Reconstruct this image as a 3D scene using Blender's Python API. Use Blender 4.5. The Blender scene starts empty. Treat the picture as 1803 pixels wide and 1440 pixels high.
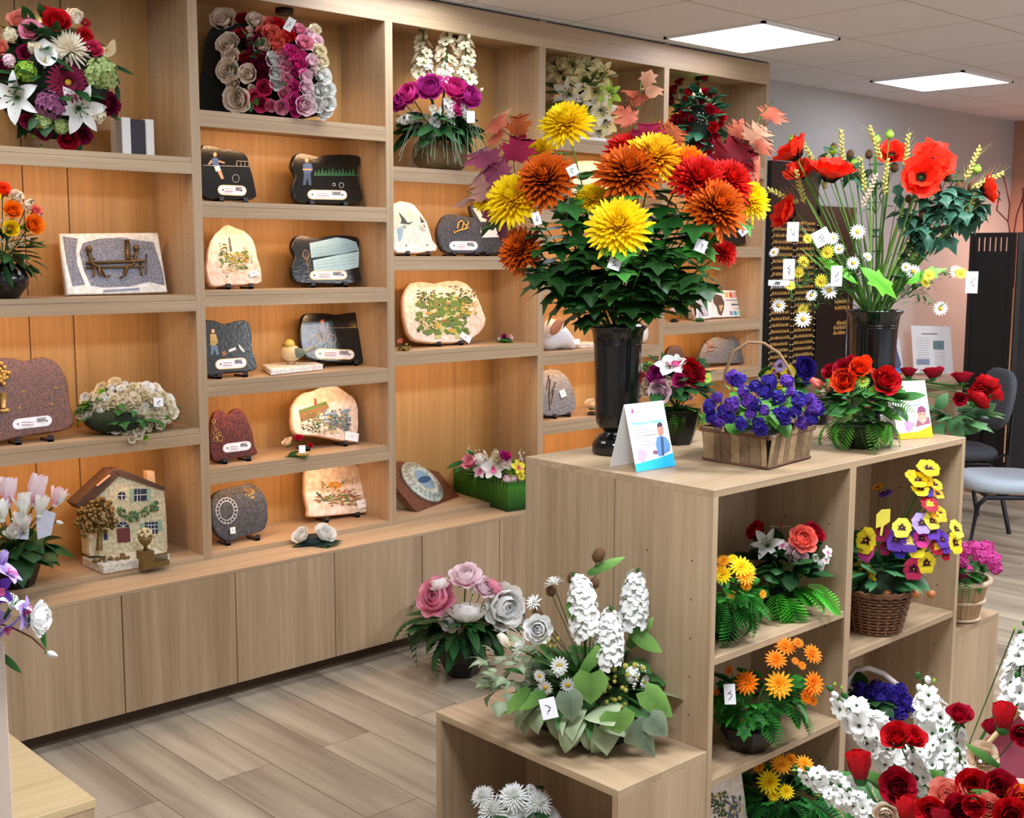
EXPO=0.08
import bpy, math, random
from mathutils import Vector, Matrix
V=Vector; PI=math.pi
S=bpy.context.scene; COL=S.collection
# ---------------------------------------------------------------- camera
F=2122.85; CP=V((-2.114,-3.9092,1.595)); YAW,PIT,ROL=.7518,-.1281,.0038
_fw=V((math.sin(YAW)*math.cos(PIT),math.cos(YAW)*math.cos(PIT),math.sin(PIT)))
_r=V((math.cos(YAW),-math.sin(YAW),0)); _u=_r.cross(_fw)
CR=_r*math.cos(ROL)+_u*math.sin(ROL); CU=-_r*math.sin(ROL)+_u*math.cos(ROL); FW=_fw
cam=bpy.data.objects.new('camera',bpy.data.cameras.new('camera')); COL.objects.link(cam)
cam.data.sensor_width=36; cam.data.lens=F/1803*36; cam.data.clip_start=.05
m3=Matrix((CR,CU,-FW)).transposed(); cam.matrix_world=Matrix.Translation(CP)@m3.to_4x4()
S.camera=cam
def ray(x,y): return FW+CR*((x-901.5)/F)-CU*((y-720)/F)
def at(x,y,ax,v):
    d=ray(x,y); i='XYZ'.index(ax); return CP+d*((v-CP[i])/d[i])
def onp(x,y,P,N):
    d=ray(x,y); return CP+d*((P-CP).dot(N)/d.dot(N))
def dep(P): return (P-CP).dot(FW)
def mpp(P): return dep(P)/F      # metres per pixel at P
def horiz(P):                    # horizontal unit vector from P to the camera
    v=CP-P; v.z=0; return v.normalized()
# ---------------------------------------------------------------- materials
def lin(c):
    if isinstance(c,str): c=[int(c[i:i+2],16)/255 for i in (0,2,4)]
    return tuple(x/12.92 if x<=.04045 else ((x+.055)/1.055)**2.4 for x in c)+(1,)
MC={}
def newmat(n):
    m=bpy.data.materials.new(n); m.use_nodes=True; nt=m.node_tree; nt.nodes.clear()
    o=nt.nodes.new('ShaderNodeOutputMaterial'); b=nt.nodes.new('ShaderNodeBsdfPrincipled'); nt.links.new(b.outputs[0],o.inputs[0])
    return m,nt,b
def N(nt,t,**k):
    n=nt.nodes.new(t)
    for a,v in k.items():
        if a.startswith('i_'): n.inputs[a[2:].replace('_',' ')].default_value=v
        else: setattr(n,a,v)
    return n
def flat(c,rough=.5,metal=0,noise=.12,scale=40,spec=.5,bump=0):
    k=('flat',c,rough,metal,noise,scale,spec,bump)
    if k in MC: return MC[k]
    m,nt,b=newmat('paint'); L=nt.links
    b.inputs['Roughness'].default_value=rough; b.inputs['Metallic'].default_value=metal; b.inputs['Specular IOR Level'].default_value=spec
    co=N(nt,'ShaderNodeNewGeometry'); ns=N(nt,'ShaderNodeTexNoise',i_Scale=scale); ns.inputs['Detail'].default_value=3
    L.new(co.outputs['Position'],ns.inputs['Vector'])
    mx=N(nt,'ShaderNodeMix',data_type='RGBA'); a=lin(c); mx.inputs[6].default_value=tuple(x*(1-noise) for x in a[:3])+(1,); mx.inputs[7].default_value=tuple(min(1,x*(1+noise)) for x in a[:3])+(1,)
    L.new(ns.outputs[0],mx.inputs[0]); L.new(mx.outputs[2],b.inputs['Base Color'])
    if bump:
        bp=N(nt,'ShaderNodeBump'); bp.inputs['Strength'].default_value=bump; bp.inputs['Distance'].default_value=.003
        L.new(ns.outputs[0],bp.inputs['Height']); L.new(bp.outputs[0],b.inputs['Normal'])
    MC[k]=m; return m
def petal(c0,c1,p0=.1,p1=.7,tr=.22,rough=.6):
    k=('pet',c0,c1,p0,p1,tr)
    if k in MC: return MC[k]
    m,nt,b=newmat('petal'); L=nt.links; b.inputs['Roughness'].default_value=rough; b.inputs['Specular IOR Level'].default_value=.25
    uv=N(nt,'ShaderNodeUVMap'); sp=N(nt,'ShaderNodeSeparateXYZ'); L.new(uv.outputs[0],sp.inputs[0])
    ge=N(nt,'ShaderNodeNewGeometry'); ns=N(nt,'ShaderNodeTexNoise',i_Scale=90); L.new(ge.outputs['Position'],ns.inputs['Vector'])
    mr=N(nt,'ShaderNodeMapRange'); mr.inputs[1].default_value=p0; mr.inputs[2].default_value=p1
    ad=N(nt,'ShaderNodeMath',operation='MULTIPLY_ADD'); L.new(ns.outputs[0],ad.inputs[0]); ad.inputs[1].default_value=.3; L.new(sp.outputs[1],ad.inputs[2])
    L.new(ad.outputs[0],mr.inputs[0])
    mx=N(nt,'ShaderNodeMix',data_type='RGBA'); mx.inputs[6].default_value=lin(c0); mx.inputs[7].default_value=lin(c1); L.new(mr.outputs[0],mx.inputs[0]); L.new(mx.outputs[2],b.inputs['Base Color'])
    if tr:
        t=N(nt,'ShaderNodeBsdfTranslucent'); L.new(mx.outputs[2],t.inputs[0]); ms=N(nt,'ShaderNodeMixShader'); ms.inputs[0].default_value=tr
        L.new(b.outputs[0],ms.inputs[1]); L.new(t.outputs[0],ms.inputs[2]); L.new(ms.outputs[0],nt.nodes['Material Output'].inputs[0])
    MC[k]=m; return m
def wood(axis,c0='967b5f',c1='c2a886',rough=.45,planks=False):
    k=('wood',axis,c0,c1,planks)
    if k in MC: return MC[k]
    m,nt,b=newmat('wood'); L=nt.links; b.inputs['Roughness'].default_value=rough
    ge=N(nt,'ShaderNodeNewGeometry'); mp=N(nt,'ShaderNodeMapping'); sc=[60,60,60]; sc['XYZ'.index(axis)]=1.6; mp.inputs['Scale'].default_value=sc
    src=ge.outputs['Position']
    if planks:
        br=N(nt,'ShaderNodeTexBrick'); br.offset=.4; br.inputs['Scale'].default_value=1; br.inputs['Mortar Size'].default_value=.0012; br.inputs['Mortar Smooth'].default_value=0
        br.inputs['Brick Width'].default_value=1.25; br.inputs['Row Height'].default_value=.19; br.inputs['Color1'].default_value=(0,0,0,1); br.inputs['Color2'].default_value=(1,1,1,1); br.inputs['Mortar'].default_value=(.5,.5,.5,1)
        rt=N(nt,'ShaderNodeMapping'); rt.inputs['Rotation'].default_value=(0,0,PI/2); L.new(src,rt.inputs[0]); L.new(rt.outputs[0],br.inputs[0])
        vm=N(nt,'ShaderNodeVectorMath',operation='MULTIPLY_ADD'); vm.inputs[1].default_value=(7,7,7); L.new(br.outputs[0],vm.inputs[0]); L.new(src,vm.inputs[2]); src=vm.outputs[0]
        mp.inputs['Scale'].default_value=[14,.9,14]
    L.new(src,mp.inputs[0])
    ns=N(nt,'ShaderNodeTexNoise',i_Scale=1); ns.inputs['Detail'].default_value=6; ns.inputs['Roughness'].default_value=.62; ns.inputs['Distortion'].default_value=.35; L.new(mp.outputs[0],ns.inputs[0])
    m2=N(nt,'ShaderNodeMapping'); s2=[7,7,7]; s2['XYZ'.index(axis)]=.5
    if planks: s2=[5,.55,5]
    m2.inputs['Scale'].default_value=s2; L.new(src,m2.inputs[0])
    n2=N(nt,'ShaderNodeTexNoise',i_Scale=1); n2.inputs['Detail'].default_value=2; L.new(m2.outputs[0],n2.inputs[0])
    ad=N(nt,'ShaderNodeMath',operation='ADD'); L.new(ns.outputs[0],ad.inputs[0]); L.new(n2.outputs[0],ad.inputs[1])
    mr=N(nt,'ShaderNodeMapRange'); mr.inputs[1].default_value=.62 if not planks else .72; mr.inputs[2].default_value=1.38 if not planks else 1.28; L.new(ad.outputs[0],mr.inputs[0])
    mx=N(nt,'ShaderNodeMix',data_type='RGBA'); mx.inputs[6].default_value=lin(c0); mx.inputs[7].default_value=lin(c1); L.new(mr.outputs[0],mx.inputs[0]); out=mx.outputs[2]
    if planks:
        m4=N(nt,'ShaderNodeMix',data_type='RGBA',blend_type='MULTIPLY'); m4.inputs[0].default_value=1; rp=N(nt,'ShaderNodeMapRange'); rp.inputs[3].default_value=.9; rp.inputs[4].default_value=1.04
        L.new(br.outputs[0],rp.inputs[0]); L.new(out,m4.inputs[6]); L.new(rp.outputs[0],m4.inputs[7])
        m5=N(nt,'ShaderNodeMix',data_type='RGBA'); L.new(br.outputs['Fac'],m5.inputs[0]); L.new(m4.outputs[2],m5.inputs[6]); m5.inputs[7].default_value=lin('4a3c30'); out=m5.outputs[2]
    L.new(out,b.inputs['Base Color']); MC[k]=m; return m
def emis(c,s):
    m,nt,b=newmat('lamp'); b.inputs['Emission Color'].default_value=lin(c); b.inputs['Emission Strength'].default_value=s; b.inputs['Base Color'].default_value=(.8,.8,.8,1); return m
def stone(c0,c1,scale=60,rough=.3,speck=None,contrast=1):
    k=('stone',c0,c1,scale,rough)
    if k in MC: return MC[k]
    m,nt,b=newmat('stone'); L=nt.links; b.inputs['Roughness'].default_value=rough
    ge=N(nt,'ShaderNodeNewGeometry'); ns=N(nt,'ShaderNodeTexNoise',i_Scale=scale); ns.inputs['Detail'].default_value=5; L.new(ge.outputs['Position'],ns.inputs[0])
    mr=N(nt,'ShaderNodeMapRange'); mr.inputs[1].default_value=.38; mr.inputs[2].default_value=.62; L.new(ns.outputs[0],mr.inputs[0])
    mx=N(nt,'ShaderNodeMix',data_type='RGBA'); mx.inputs[6].default_value=lin(c0); mx.inputs[7].default_value=lin(c1); L.new(mr.outputs[0],mx.inputs[0]); L.new(mx.outputs[2],b.inputs['Base Color'])
    bp=N(nt,'ShaderNodeBump'); bp.inputs['Strength'].default_value=.25; bp.inputs['Distance'].default_value=.002; L.new(ns.outputs[0],bp.inputs['Height']); L.new(bp.outputs[0],b.inputs['Normal'])
    MC[k]=m; return m
WV=wood('Z'); WX=wood('X'); WY=wood('Y'); WVB=wood('Z','967240','c69a60')
BLACK=flat('0c0b0c',.22,spec=.6); DKPOT=flat('15120f',.35,spec=.4); WHITE=flat('eeeeec',.45,noise=.02); GOLD=flat('cca45a',.35,.35); STEM=flat('3f6a2a',.6); DSTEM=flat('2a3a20',.6); METAL=flat('8a8c90',.3,.9)
INK=flat('25252c',.6); TAG=flat('f2f2f6',.5,noise=.02); TWIG=flat('6a4630',.7,noise=.3)
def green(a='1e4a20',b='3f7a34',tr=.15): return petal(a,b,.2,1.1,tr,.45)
# ---------------------------------------------------------------- mesh building
class M:
    def __init__(s): s.v=[];s.f=[];s.m=[];s.uv=[];s.sm=[]
    def vert(s,p,uv=(0,0)): s.v.append(tuple(p)); s.uv.append(uv); return len(s.v)-1
    def face(s,idx,mi=0,sm=False): s.f.append(tuple(idx)); s.m.append(mi); s.sm.append(sm)
    def quad(s,a,b,c,d,mi=0):
        i=[s.vert(p) for p in (a,b,c,d)]; s.face(i,mi)
    def box(s,a,b,mi=0,T=None):
        a,b=V(a),V(b); P=[V((x,y,z)) for z in (a.z,b.z) for y in (a.y,b.y) for x in (a.x,b.x)]
        if T is not None: P=[T@p for p in P]
        k=[s.vert(p) for p in P]
        for q in ((0,2,3,1),(4,5,7,6),(0,1,5,4),(2,6,7,3),(0,4,6,2),(1,3,7,5)): s.face([k[i] for i in q],mi)
    def prism(s,front,back,mi=0,ms=None,sm=False):
        n=len(front); a=[s.vert(p) for p in front]; b=[s.vert(p) for p in back]
        s.face(a,mi); s.face(b[::-1],mi if ms is None else ms)
        for i in range(n): j=(i+1)%n; s.face((a[j],a[i],b[i],b[j]),mi if ms is None else ms,sm)
    def tube(s,pts,r,n=6,mi=0,cap=True):
        pts=[V(p) for p in pts]; R=r if isinstance(r,(list,tuple)) else [r]*len(pts); rings=[]; up=V((0,0,1))
        for i,p in enumerate(pts):
            t=(pts[min(i+1,len(pts)-1)]-pts[max(i-1,0)]); t=t.normalized() if t.length>1e-9 else V((0,0,1))
            a=t.cross(up)
            if a.length<.2: a=t.cross(V((1,0,0)))
            a.normalize(); b=t.cross(a)
            rings.append([s.vert(p+(a*math.cos(q)+b*math.sin(q))*R[i],(0,i/max(1,len(pts)-1))) for q in [2*PI*k/n for k in range(n)]])
        for A,B in zip(rings,rings[1:]):
            for k in range(n): s.face((A[k],A[(k+1)%n],B[(k+1)%n],B[k]),mi,True)
        if cap: s.face(rings[0],mi); s.face(rings[-1][::-1],mi)
    def lathe(s,prof,n=24,c=(0,0,0),mi=0,T=None,flute=0,fn=0):
        c=V(c); rings=[]
        for r,z in prof:
            ring=[]
            for k in range(n):
                q=2*PI*k/n; rr=r*(1+(flute*math.cos(fn*q) if fn else 0)); p=V((rr*math.cos(q),rr*math.sin(q),z))
                if T is not None: p=T@p
                ring.append(s.vert(c+p,(k/n,z)))
            rings.append(ring)
        for A,B in zip(rings,rings[1:]):
            for k in range(n): s.face((A[k],A[(k+1)%n],B[(k+1)%n],B[k]),mi,n>8)
        s.face(rings[0][::-1],mi); s.face(rings[-1],mi)
    def ball(s,c,r,mi=0,n=8,m=6,sc=(1,1,1),T=None):
        c=V(c); rings=[]
        for i in range(1,m):
            t=PI*i/m; ring=[]
            for k in range(n):
                q=2*PI*k/n; p=V((math.sin(t)*math.cos(q)*sc[0],math.sin(t)*math.sin(q)*sc[1],math.cos(t)*sc[2]))*r
                if T is not None: p=T@p
                ring.append(s.vert(c+p,(0,i/m)))
            rings.append(ring)
        tp=V((0,0,r*sc[2])); bt=-tp
        if T is not None: tp=T@tp; bt=T@bt
        a=s.vert(c+tp,(0,0)); b=s.vert(c+bt,(0,1))
        for A,B in zip(rings,rings[1:]):
            for k in range(n): s.face((A[k],B[k],B[(k+1)%n],A[(k+1)%n]),mi,True)
        for k in range(n): s.face((a,rings[0][k],rings[0][(k+1)%n]),mi,True); s.face((b,rings[-1][(k+1)%n],rings[-1][k]),mi,True)
    # petal: in local frame axis +Z, opening along +X rotated by phi. angles measured from +Z
    def pet(s,T,L,w,a0=20,a1=80,r0=0,z0=0,phi=0,cup=.25,shape='oval',nu=4,ns=2,mi=0,rng=None,wob=0,twist=0):
        a0,a1=math.radians(a0),math.radians(a1); R=Matrix.Rotation(phi,3,'Z'); r,z=r0,z0; rows=[]
        for i in range(nu+1):
            t=i/nu; a=a0+(a1-a0)*t
            if i: r+=math.sin((a+ap)/2)*L/nu; z+=math.cos((a+ap)/2)*L/nu
            ap=a
            if shape=='oval': wt=math.sin(PI*min(1,.12+.8*t))**.8
            elif shape=='point': wt=math.sin(PI*min(1,.14+.84*t))**.9 if t<1 else .03
            elif shape=='round': wt=min(1,.35+1.3*t)*(1 if t<.8 else .72)
            elif shape=='strap': wt=(.6+.4*math.sin(PI*t)) if t<1 else .25
            else: wt=.3+.7*t
            row=[]
            for j in range(-ns,ns+1):
                q=j/ns; y=q*w*wt; n=V((-math.cos(a),0,math.sin(a)))
                p=V((r,0,z))+V((0,y,0))+n*(cup*w*wt*q*q)
                if rng and wob: p+=n*rng.uniform(-wob,wob)*L*t+V((math.sin(a),0,math.cos(a)))*rng.uniform(-wob,wob)*L*t
                p=R@p
                if T is not None: p=T@p
                row.append(s.vert(p,(q,t)))
            rows.append(row)
        for A,B in zip(rows,rows[1:]):
            for k in range(len(A)-1): s.face((A[k],A[k+1],B[k+1],B[k]),mi,True)
    def mesh(s,name,mats):
        me=bpy.data.meshes.new(name); me.from_pydata(s.v,[],s.f)
        me.polygons.foreach_set('material_index',s.m); me.polygons.foreach_set('use_smooth',s.sm)
        uv=me.uv_layers.new(name='UVMap'); li=[0]*len(me.loops); me.loops.foreach_get('vertex_index',li)
        fl=[]
        for i in li: fl+=s.uv[i]
        uv.data.foreach_set('uv',fl)
        for m in (mats if isinstance(mats,(list,tuple)) else [mats]): me.materials.append(m)
        me.update(); return me
    def build(s,name,mats,parent=None,label=None,**k):
        return link(name,s.mesh(name,mats),parent,label,**k)
def link(name,me,parent=None,label=None,cat=None,group=None,kind=None,mat=None):
    o=bpy.data.objects.new(name,me); COL.objects.link(o)
    if parent is not None: o.parent=parent; o.matrix_parent_inverse=Matrix.Translation(-parent.location) if not mat else Matrix()
    if mat is not None:
        o.matrix_world=mat if parent is None else Matrix(); 
        if parent is not None: o.matrix_basis=Matrix.Translation(-parent.location)@mat
    for a,b in (('label',label),('category',cat),('group',group),('kind',kind)):
        if b: o[a]=b
    return o
def thing(name,label,cat,loc,group=None):
    return link(name,None,None,label,cat=cat,group=group,mat=Matrix.Translation(V(loc)))
def bevel(o,w=.004,n=2):
    md=o.modifiers.new('bevel','BEVEL'); md.width=w; md.segments=n; md.limit_method='ANGLE'; md.angle_limit=.9; return o
def frame(z,x=None):      # rotation matrix (3x3) with +Z along z
    z=V(z).normalized(); x=V(x) if x is not None else V((0,0,1))
    x=x-z*x.dot(z)
    if x.length<.05: x=V((1,0,0))-z*z.x
    x.normalize(); y=z.cross(x); return Matrix((x,y,z)).transposed()
# ---------------------------------------------------------------- flowers (unit radius, facing +Z)
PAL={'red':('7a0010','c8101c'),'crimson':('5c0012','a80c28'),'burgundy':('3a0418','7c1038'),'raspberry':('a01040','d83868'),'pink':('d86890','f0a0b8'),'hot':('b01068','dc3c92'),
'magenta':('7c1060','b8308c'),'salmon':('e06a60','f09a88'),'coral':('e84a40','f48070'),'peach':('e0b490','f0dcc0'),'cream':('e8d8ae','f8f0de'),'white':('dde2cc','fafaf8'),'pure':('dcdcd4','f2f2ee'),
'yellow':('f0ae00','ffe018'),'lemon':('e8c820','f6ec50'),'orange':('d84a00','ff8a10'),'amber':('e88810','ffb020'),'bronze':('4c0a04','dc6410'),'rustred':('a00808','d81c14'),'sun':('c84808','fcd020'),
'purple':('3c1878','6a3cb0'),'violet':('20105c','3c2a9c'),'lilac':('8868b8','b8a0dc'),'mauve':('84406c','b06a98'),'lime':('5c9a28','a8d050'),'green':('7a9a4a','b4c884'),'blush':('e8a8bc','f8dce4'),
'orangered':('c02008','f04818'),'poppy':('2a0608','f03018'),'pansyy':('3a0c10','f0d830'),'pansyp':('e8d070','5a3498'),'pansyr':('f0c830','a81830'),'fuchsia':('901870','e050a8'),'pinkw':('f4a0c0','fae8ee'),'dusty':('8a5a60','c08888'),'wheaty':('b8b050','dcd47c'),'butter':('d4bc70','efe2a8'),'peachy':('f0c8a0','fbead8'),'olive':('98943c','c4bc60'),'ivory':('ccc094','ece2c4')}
BC={}
def bloom_mesh(kind,col,var=0):
    k=(kind,col,var)
    if k in BC: return BC[k]
    rng=random.Random(hash((len(kind)*31+ord(kind[0])*7+ord(col[0])+ord(col[-1])*3+var*101))); m=M()
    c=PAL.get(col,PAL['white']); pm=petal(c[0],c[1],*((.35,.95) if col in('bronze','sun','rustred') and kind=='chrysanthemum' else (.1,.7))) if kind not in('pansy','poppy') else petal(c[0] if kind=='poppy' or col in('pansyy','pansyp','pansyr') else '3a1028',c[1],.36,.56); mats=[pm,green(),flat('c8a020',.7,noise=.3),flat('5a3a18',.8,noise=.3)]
    P=lambda **q: m.pet(None,rng=rng,**q)
    if kind in('rose','peony','ranunculus'):
        rings=[(2,.04,.66,2,-10,.17),(3,.09,.7,4,-8,.24),(4,.15,.74,7,-6,.3),(5,.21,.79,12,0,.36),(5,.27,.84,20,12,.42),(6,.33,.84,34,44,.48)]
        if kind=='peony': rings=[(5,.1,.75,6,-20,.26),(6,.2,.86,20,-22,.34),(7,.28,.98,38,-20,.42),(8,.34,1.02,55,-6,.46),(7,.36,.95,75,38,.46)]
        for ri,(n,r0,L,a0,a1,w) in enumerate(rings):
            o=rng.uniform(0,6)
            for i in range(n): P(L=L*rng.uniform(.93,1.07),w=w,a0=a0,a1=a1+rng.uniform(-8,8),r0=r0,z0=-.25,phi=o+2*PI*i/n,cup=.5 if a1<60 else .2,shape='round',nu=4,ns=2,wob=.025)
        m.ball((0,0,-.3),.3,1,8,4,(1,1,.8))
        for i in range(5): P(L=.5,w=.12,a0=70,a1=110,r0=.15,z0=-.35,phi=i*1.257,shape='point',mi=1,ns=1)
    elif kind=='rosebud':
        for n,r0,L,a0,a1,w in ((3,.1,1.3,3,-8,.4),(4,.22,1.35,14,-12,.5),(5,.3,1.2,22,8,.5)):
            for i in range(n): P(L=L,w=w,a0=a0,a1=a1,r0=r0,z0=-.7,phi=r0*9+2*PI*i/n,cup=.55,shape='round',nu=4,wob=.02)
        m.ball((0,0,-.7),.34,1,8,5)
    elif kind in('chrysanthemum','pompom','spider'):
        n={'chrysanthemum':200,'pompom':110,'spider':120}[kind]
        for i in range(n):
            t=i/n; t2=t**.75; el=4+t2*112; 
            L=(.36+.5*t2)*rng.uniform(.88,1.1); w=.078 if kind!='spider' else .05
            curl=-38*(1-t)+rng.uniform(-14,14)+(18*t if kind=='spider' else 0)
            P(L=L,w=w*(.8+.4*t),a0=el-6,a1=el+curl+(8 if t<.5 else -18),r0=.05+.22*t2,z0=.08-.28*t2,phi=i*2.39996,cup=.55,shape='strap',nu=4,ns=1)
        m.ball((0,0,-.12),.26,0 if kind!='spider' else 0,8,5); m.ball((0,0,-.3),.22,1,8,5)
    elif kind in('daisy','gerbera','double'):
        rows={'daisy':[(15,.24,.78,82,98,.13)],'gerbera':[(26,.2,.82,78,96,.09),(22,.2,.66,62,84,.09),(18,.14,.42,42,66,.07)],'double':[(16,.16,.84,74,94,.12),(13,.14,.66,56,78,.11),(10,.1,.44,36,58,.08),(8,.04,.3,10,30,.06)]}[kind]
        for n,r0,L,a0,a1,w in rows:
            for i in range(n): P(L=L*rng.uniform(.9,1.05),w=w,a0=a0+rng.uniform(-5,5),a1=a1,r0=r0,z0=0,phi=(i+r0*9)*2*PI/n,cup=.2,shape='point' if kind=='double' else 'oval',nu=4,ns=1)
        m.ball((0,0,.02),.3 if kind=='daisy' else .16,2,10,6,(1,1,.5)); m.ball((0,0,-.1),.2,1,8,5)
    elif kind=='lily':
        for i in range(6):
            P(L=1.15,w=.27 if i%2 else .2,a0=28,a1=105,r0=.05,z0=-.35,phi=i*PI/3,cup=.3,shape='point',nu=6)
            a=i*PI/3+.3; m.tube([(0,0,-.3),(math.cos(a)*.15,math.sin(a)*.15,.2),(math.cos(a)*.25,math.sin(a)*.25,.35)],.018,4,1); m.ball((math.cos(a)*.25,math.sin(a)*.25,.36),.045,3,5,4,(1.6,.7,.7))
        m.tube([(0,0,-.9),(0,0,-.3)],[.05,.12],6,1)
    elif kind=='tulip':
        for i in range(6): P(L=1.5,w=.42,a0=35 if i%2 else 28,a1=-18,r0=.05,z0=-.7,phi=i*PI/3,cup=.5,shape='oval',nu=5)
        m.tube([(0,0,-1.2),(0,0,-.65)],.06,5,1)
    elif kind=='cyclamen':
        for i in range(6): P(L=1.5,w=.36,a0=20+rng.uniform(-8,20),a1=-5+rng.uniform(-20,35),r0=.1,z0=-.6,phi=i*PI/3+rng.uniform(-.3,.3),cup=.4,shape='oval',nu=5,wob=.04)
        m.ball((0,0,-.62),.2,0,8,5)
    elif kind=='calla':
        n=14
        rows=[]
        for i in range(7):
            t=i/6; row=[]
            for j in range(n+1):
                q=2*PI*j/n*1.0; r=.1+.75*t**2.0; tip=max(0,math.cos(q))**3*.7*t**3
                p=V((math.cos(q)*(r+tip),math.sin(q)*r,-.9+1.5*t-.5*t**3*(math.cos(q)<0)*abs(math.cos(q)) +tip*.1)); row.append(m.vert(p,(0,t)))
            rows.append(row)
        for A,B in zip(rows,rows[1:]):
            for j in range(n): m.face((A[j],A[j+1],B[j+1],B[j]),0,True)
        m.tube([(0,0,-.7),(0,0,.25)],[.06,.05],6,2); m.tube([(0,0,-1.6),(0,0,-.85)],.1,6,1)
    elif kind=='poppy':
        for n,L,a0,a1 in ((4,1.12,42,62),(4,1.0,22,40)):
            for i in range(n): P(L=L,w=.68,a0=a0,a1=a1+rng.uniform(-14,14),r0=.03,z0=-.4,phi=i*PI/2+L*3,cup=.3,shape='round',nu=6,ns=4,wob=.045)
        m.ball((0,0,-.15),.15,1,8,5)
        for i in range(26): a=i*2.4; m.tube([(0,0,-.25),(math.cos(a)*.2,math.sin(a)*.2,.05)],.012,3,3); m.ball((math.cos(a)*.2,math.sin(a)*.2,.06),.03,4,4,3)
        mats.append(flat('140810',.8))
    elif kind=='pansy':
        for i,(ph,L,w) in enumerate(((90,.95,.5),(90+52,.85,.46),(90-52,.85,.46),(205,.8,.42),(-25,.8,.42),(270,.95,.62))):
            P(L=L,w=w,a0=80,a1=94+rng.uniform(-8,8),r0=.02,z0=.03*i,phi=math.radians(ph),cup=.12,shape='round',nu=4,ns=2,wob=.04)
        m.ball((0,0,.2),.08,2,6,4)
    elif kind in('hydrangea','violets'):
        n=46 if kind=='hydrangea' else 16
        for i in range(n):
            z=1-i/n*1.15; r=math.sqrt(max(0,1-z*z)); a=i*2.39996; d=V((r*math.cos(a),r*math.sin(a),z*.8)); T=Matrix.Translation(d*rng.uniform(.7,.95))@frame(d+V((rng.uniform(-.4,.4),rng.uniform(-.4,.4),rng.uniform(-.4,.4))),(rng.random(),rng.random(),.3)).to_4x4()
            q=.28 if kind=='hydrangea' else .5
            for j in range(4 if kind=='hydrangea' else 5): m.pet(T,q,q*.5,75,88,.01,0,j*PI/2 if kind=='hydrangea' else j*1.257,.2,'round',2,1,0)
            m.ball(T@V((0,0,.02)),.03,2,4,3)
        m.ball((0,0,-.15),.45,1,8,6,(1,1,.7))
        if kind=='violets': mats[1]=petal('180c40','2c2070')
    elif kind in('orchid','stargazer'):
        for i,(ph,L,w) in enumerate(((90,.95,.34),(18,.95,.42),(162,.95,.42),(234,.9,.3),(306,.9,.3))): P(L=L,w=w,a0=70,a1=95,r0=.05,z0=0,phi=math.radians(ph),cup=.2,shape='oval' if kind=='orchid' else 'point',nu=5)
        mats.append(petal('901848','e86aa0')); P(L=.5,w=.2,a0=30,a1=100,r0=0,z0=.05,phi=-PI/2,cup=.6,shape='round',mi=4,nu=4); P(L=.28,w=.12,a0=20,a1=60,r0=0,z0=.05,phi=PI/2,cup=.6,shape='round',mi=4,nu=3)
    elif kind in('stock','hyacinth','delphinium'):     # spike: base at -1, tip at +1 along Z
        n={'stock':19,'hyacinth':40,'delphinium':16}[kind]; W_={'stock':.42,'hyacinth':.52,'delphinium':.36}[kind]
        m.tube([(0,0,-1.15),(0,0,.9)],.03,5,1)
        for i in range(n):
            t=i/(n-1); z=-.92+1.85*t+rng.uniform(-.04,.04); a=i*2.39996+rng.uniform(-.4,.4); top=t>(.8 if kind!='hyacinth' else .97); s_=W_*(1-.55*t**2.2 if kind!='hyacinth' else (1-.5*t**5)*(.8+.2*min(1,t*5))); d=V((math.cos(a),math.sin(a),rng.uniform(.1,.6)+t*.5)).normalized()
            T=Matrix.Translation(V((d.x*s_*.8,d.y*s_*.8,z)))@frame(d,(rng.random(),rng.random(),.3)).to_4x4()
            if top: m.ball(T@V((0,0,0)),.085*(1.5-t*.6),0 if i%3 else 1,6,4,(1,1,1.3)); continue
            q=s_*rng.uniform(.62,.9) if kind!='hyacinth' else s_*.58
            for j in range(5): m.pet(T,q,q*.42,60,95 if kind!='hyacinth' else 125,.02,0,j*1.257,.25,'round' if kind!='hyacinth' else 'oval',3,1,0)
            m.ball(T@V((0,0,.03)),.04,1 if kind!='hyacinth' else 0,4,3)
            if kind!='hyacinth' and i%2:
                for j in range(5): m.pet(T,q*.6,q*.3,35,60,.02,0,j*1.257+.6,.25,'round',2,1,0)
    elif kind=='pod':
        m.ball((0,0,0),.8,0,12,8,(1,1,.95)); m.lathe([(.25,.66),(.5,.72),(.5,.82),(.1,.84)],10,mi=0); m.tube([(0,0,-1.3),(0,0,-.7)],.1,5,1)
    elif kind=='bud':
        for i in range(5): P(L=1.4,w=.4,a0=35,a1=-30,r0=.05,z0=-.7,phi=i*1.257,cup=.5,shape='oval',nu=4)
        m.ball((0,0,-.1),.42,0,8,6,(1,1,1.4)); m.ball((0,0,-.72),.2,1,6,4)
    elif kind=='wheat':
        for i in range(24):
            z=-1+2*i/24; a=(i%3)*2.09+(i//3)*.35; e=1-.5*(i/24)**3; T=Matrix.Translation(V((math.cos(a)*.11*e,math.sin(a)*.11*e,z)))@frame(V((math.cos(a)*1.0,math.sin(a)*1.0,1))).to_4x4()
            m.ball(T@V((0,0,0)),.14,0,6,4,(.55,.55,1.0),T.to_3x3())
            if i%3==0: m.tube([T@V((0,0,.08)),T@V((.1,0,.9))],.006,3,0)
        m.tube([(0,0,-1.2),(0,0,.9)],.025,4,0)
    elif kind=='thistle':
        m.ball((0,0,0),.6,3,10,8,(1,1,1.25))
        for i in range(60):
            z=1-i/60*1.7; r=math.sqrt(max(0,1-z*z)); a=i*2.4; d=V((r*math.cos(a),r*math.sin(a),z*1.2)); m.tube([d*.55,d*.82],[.03,.004],3,3,False)
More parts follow.
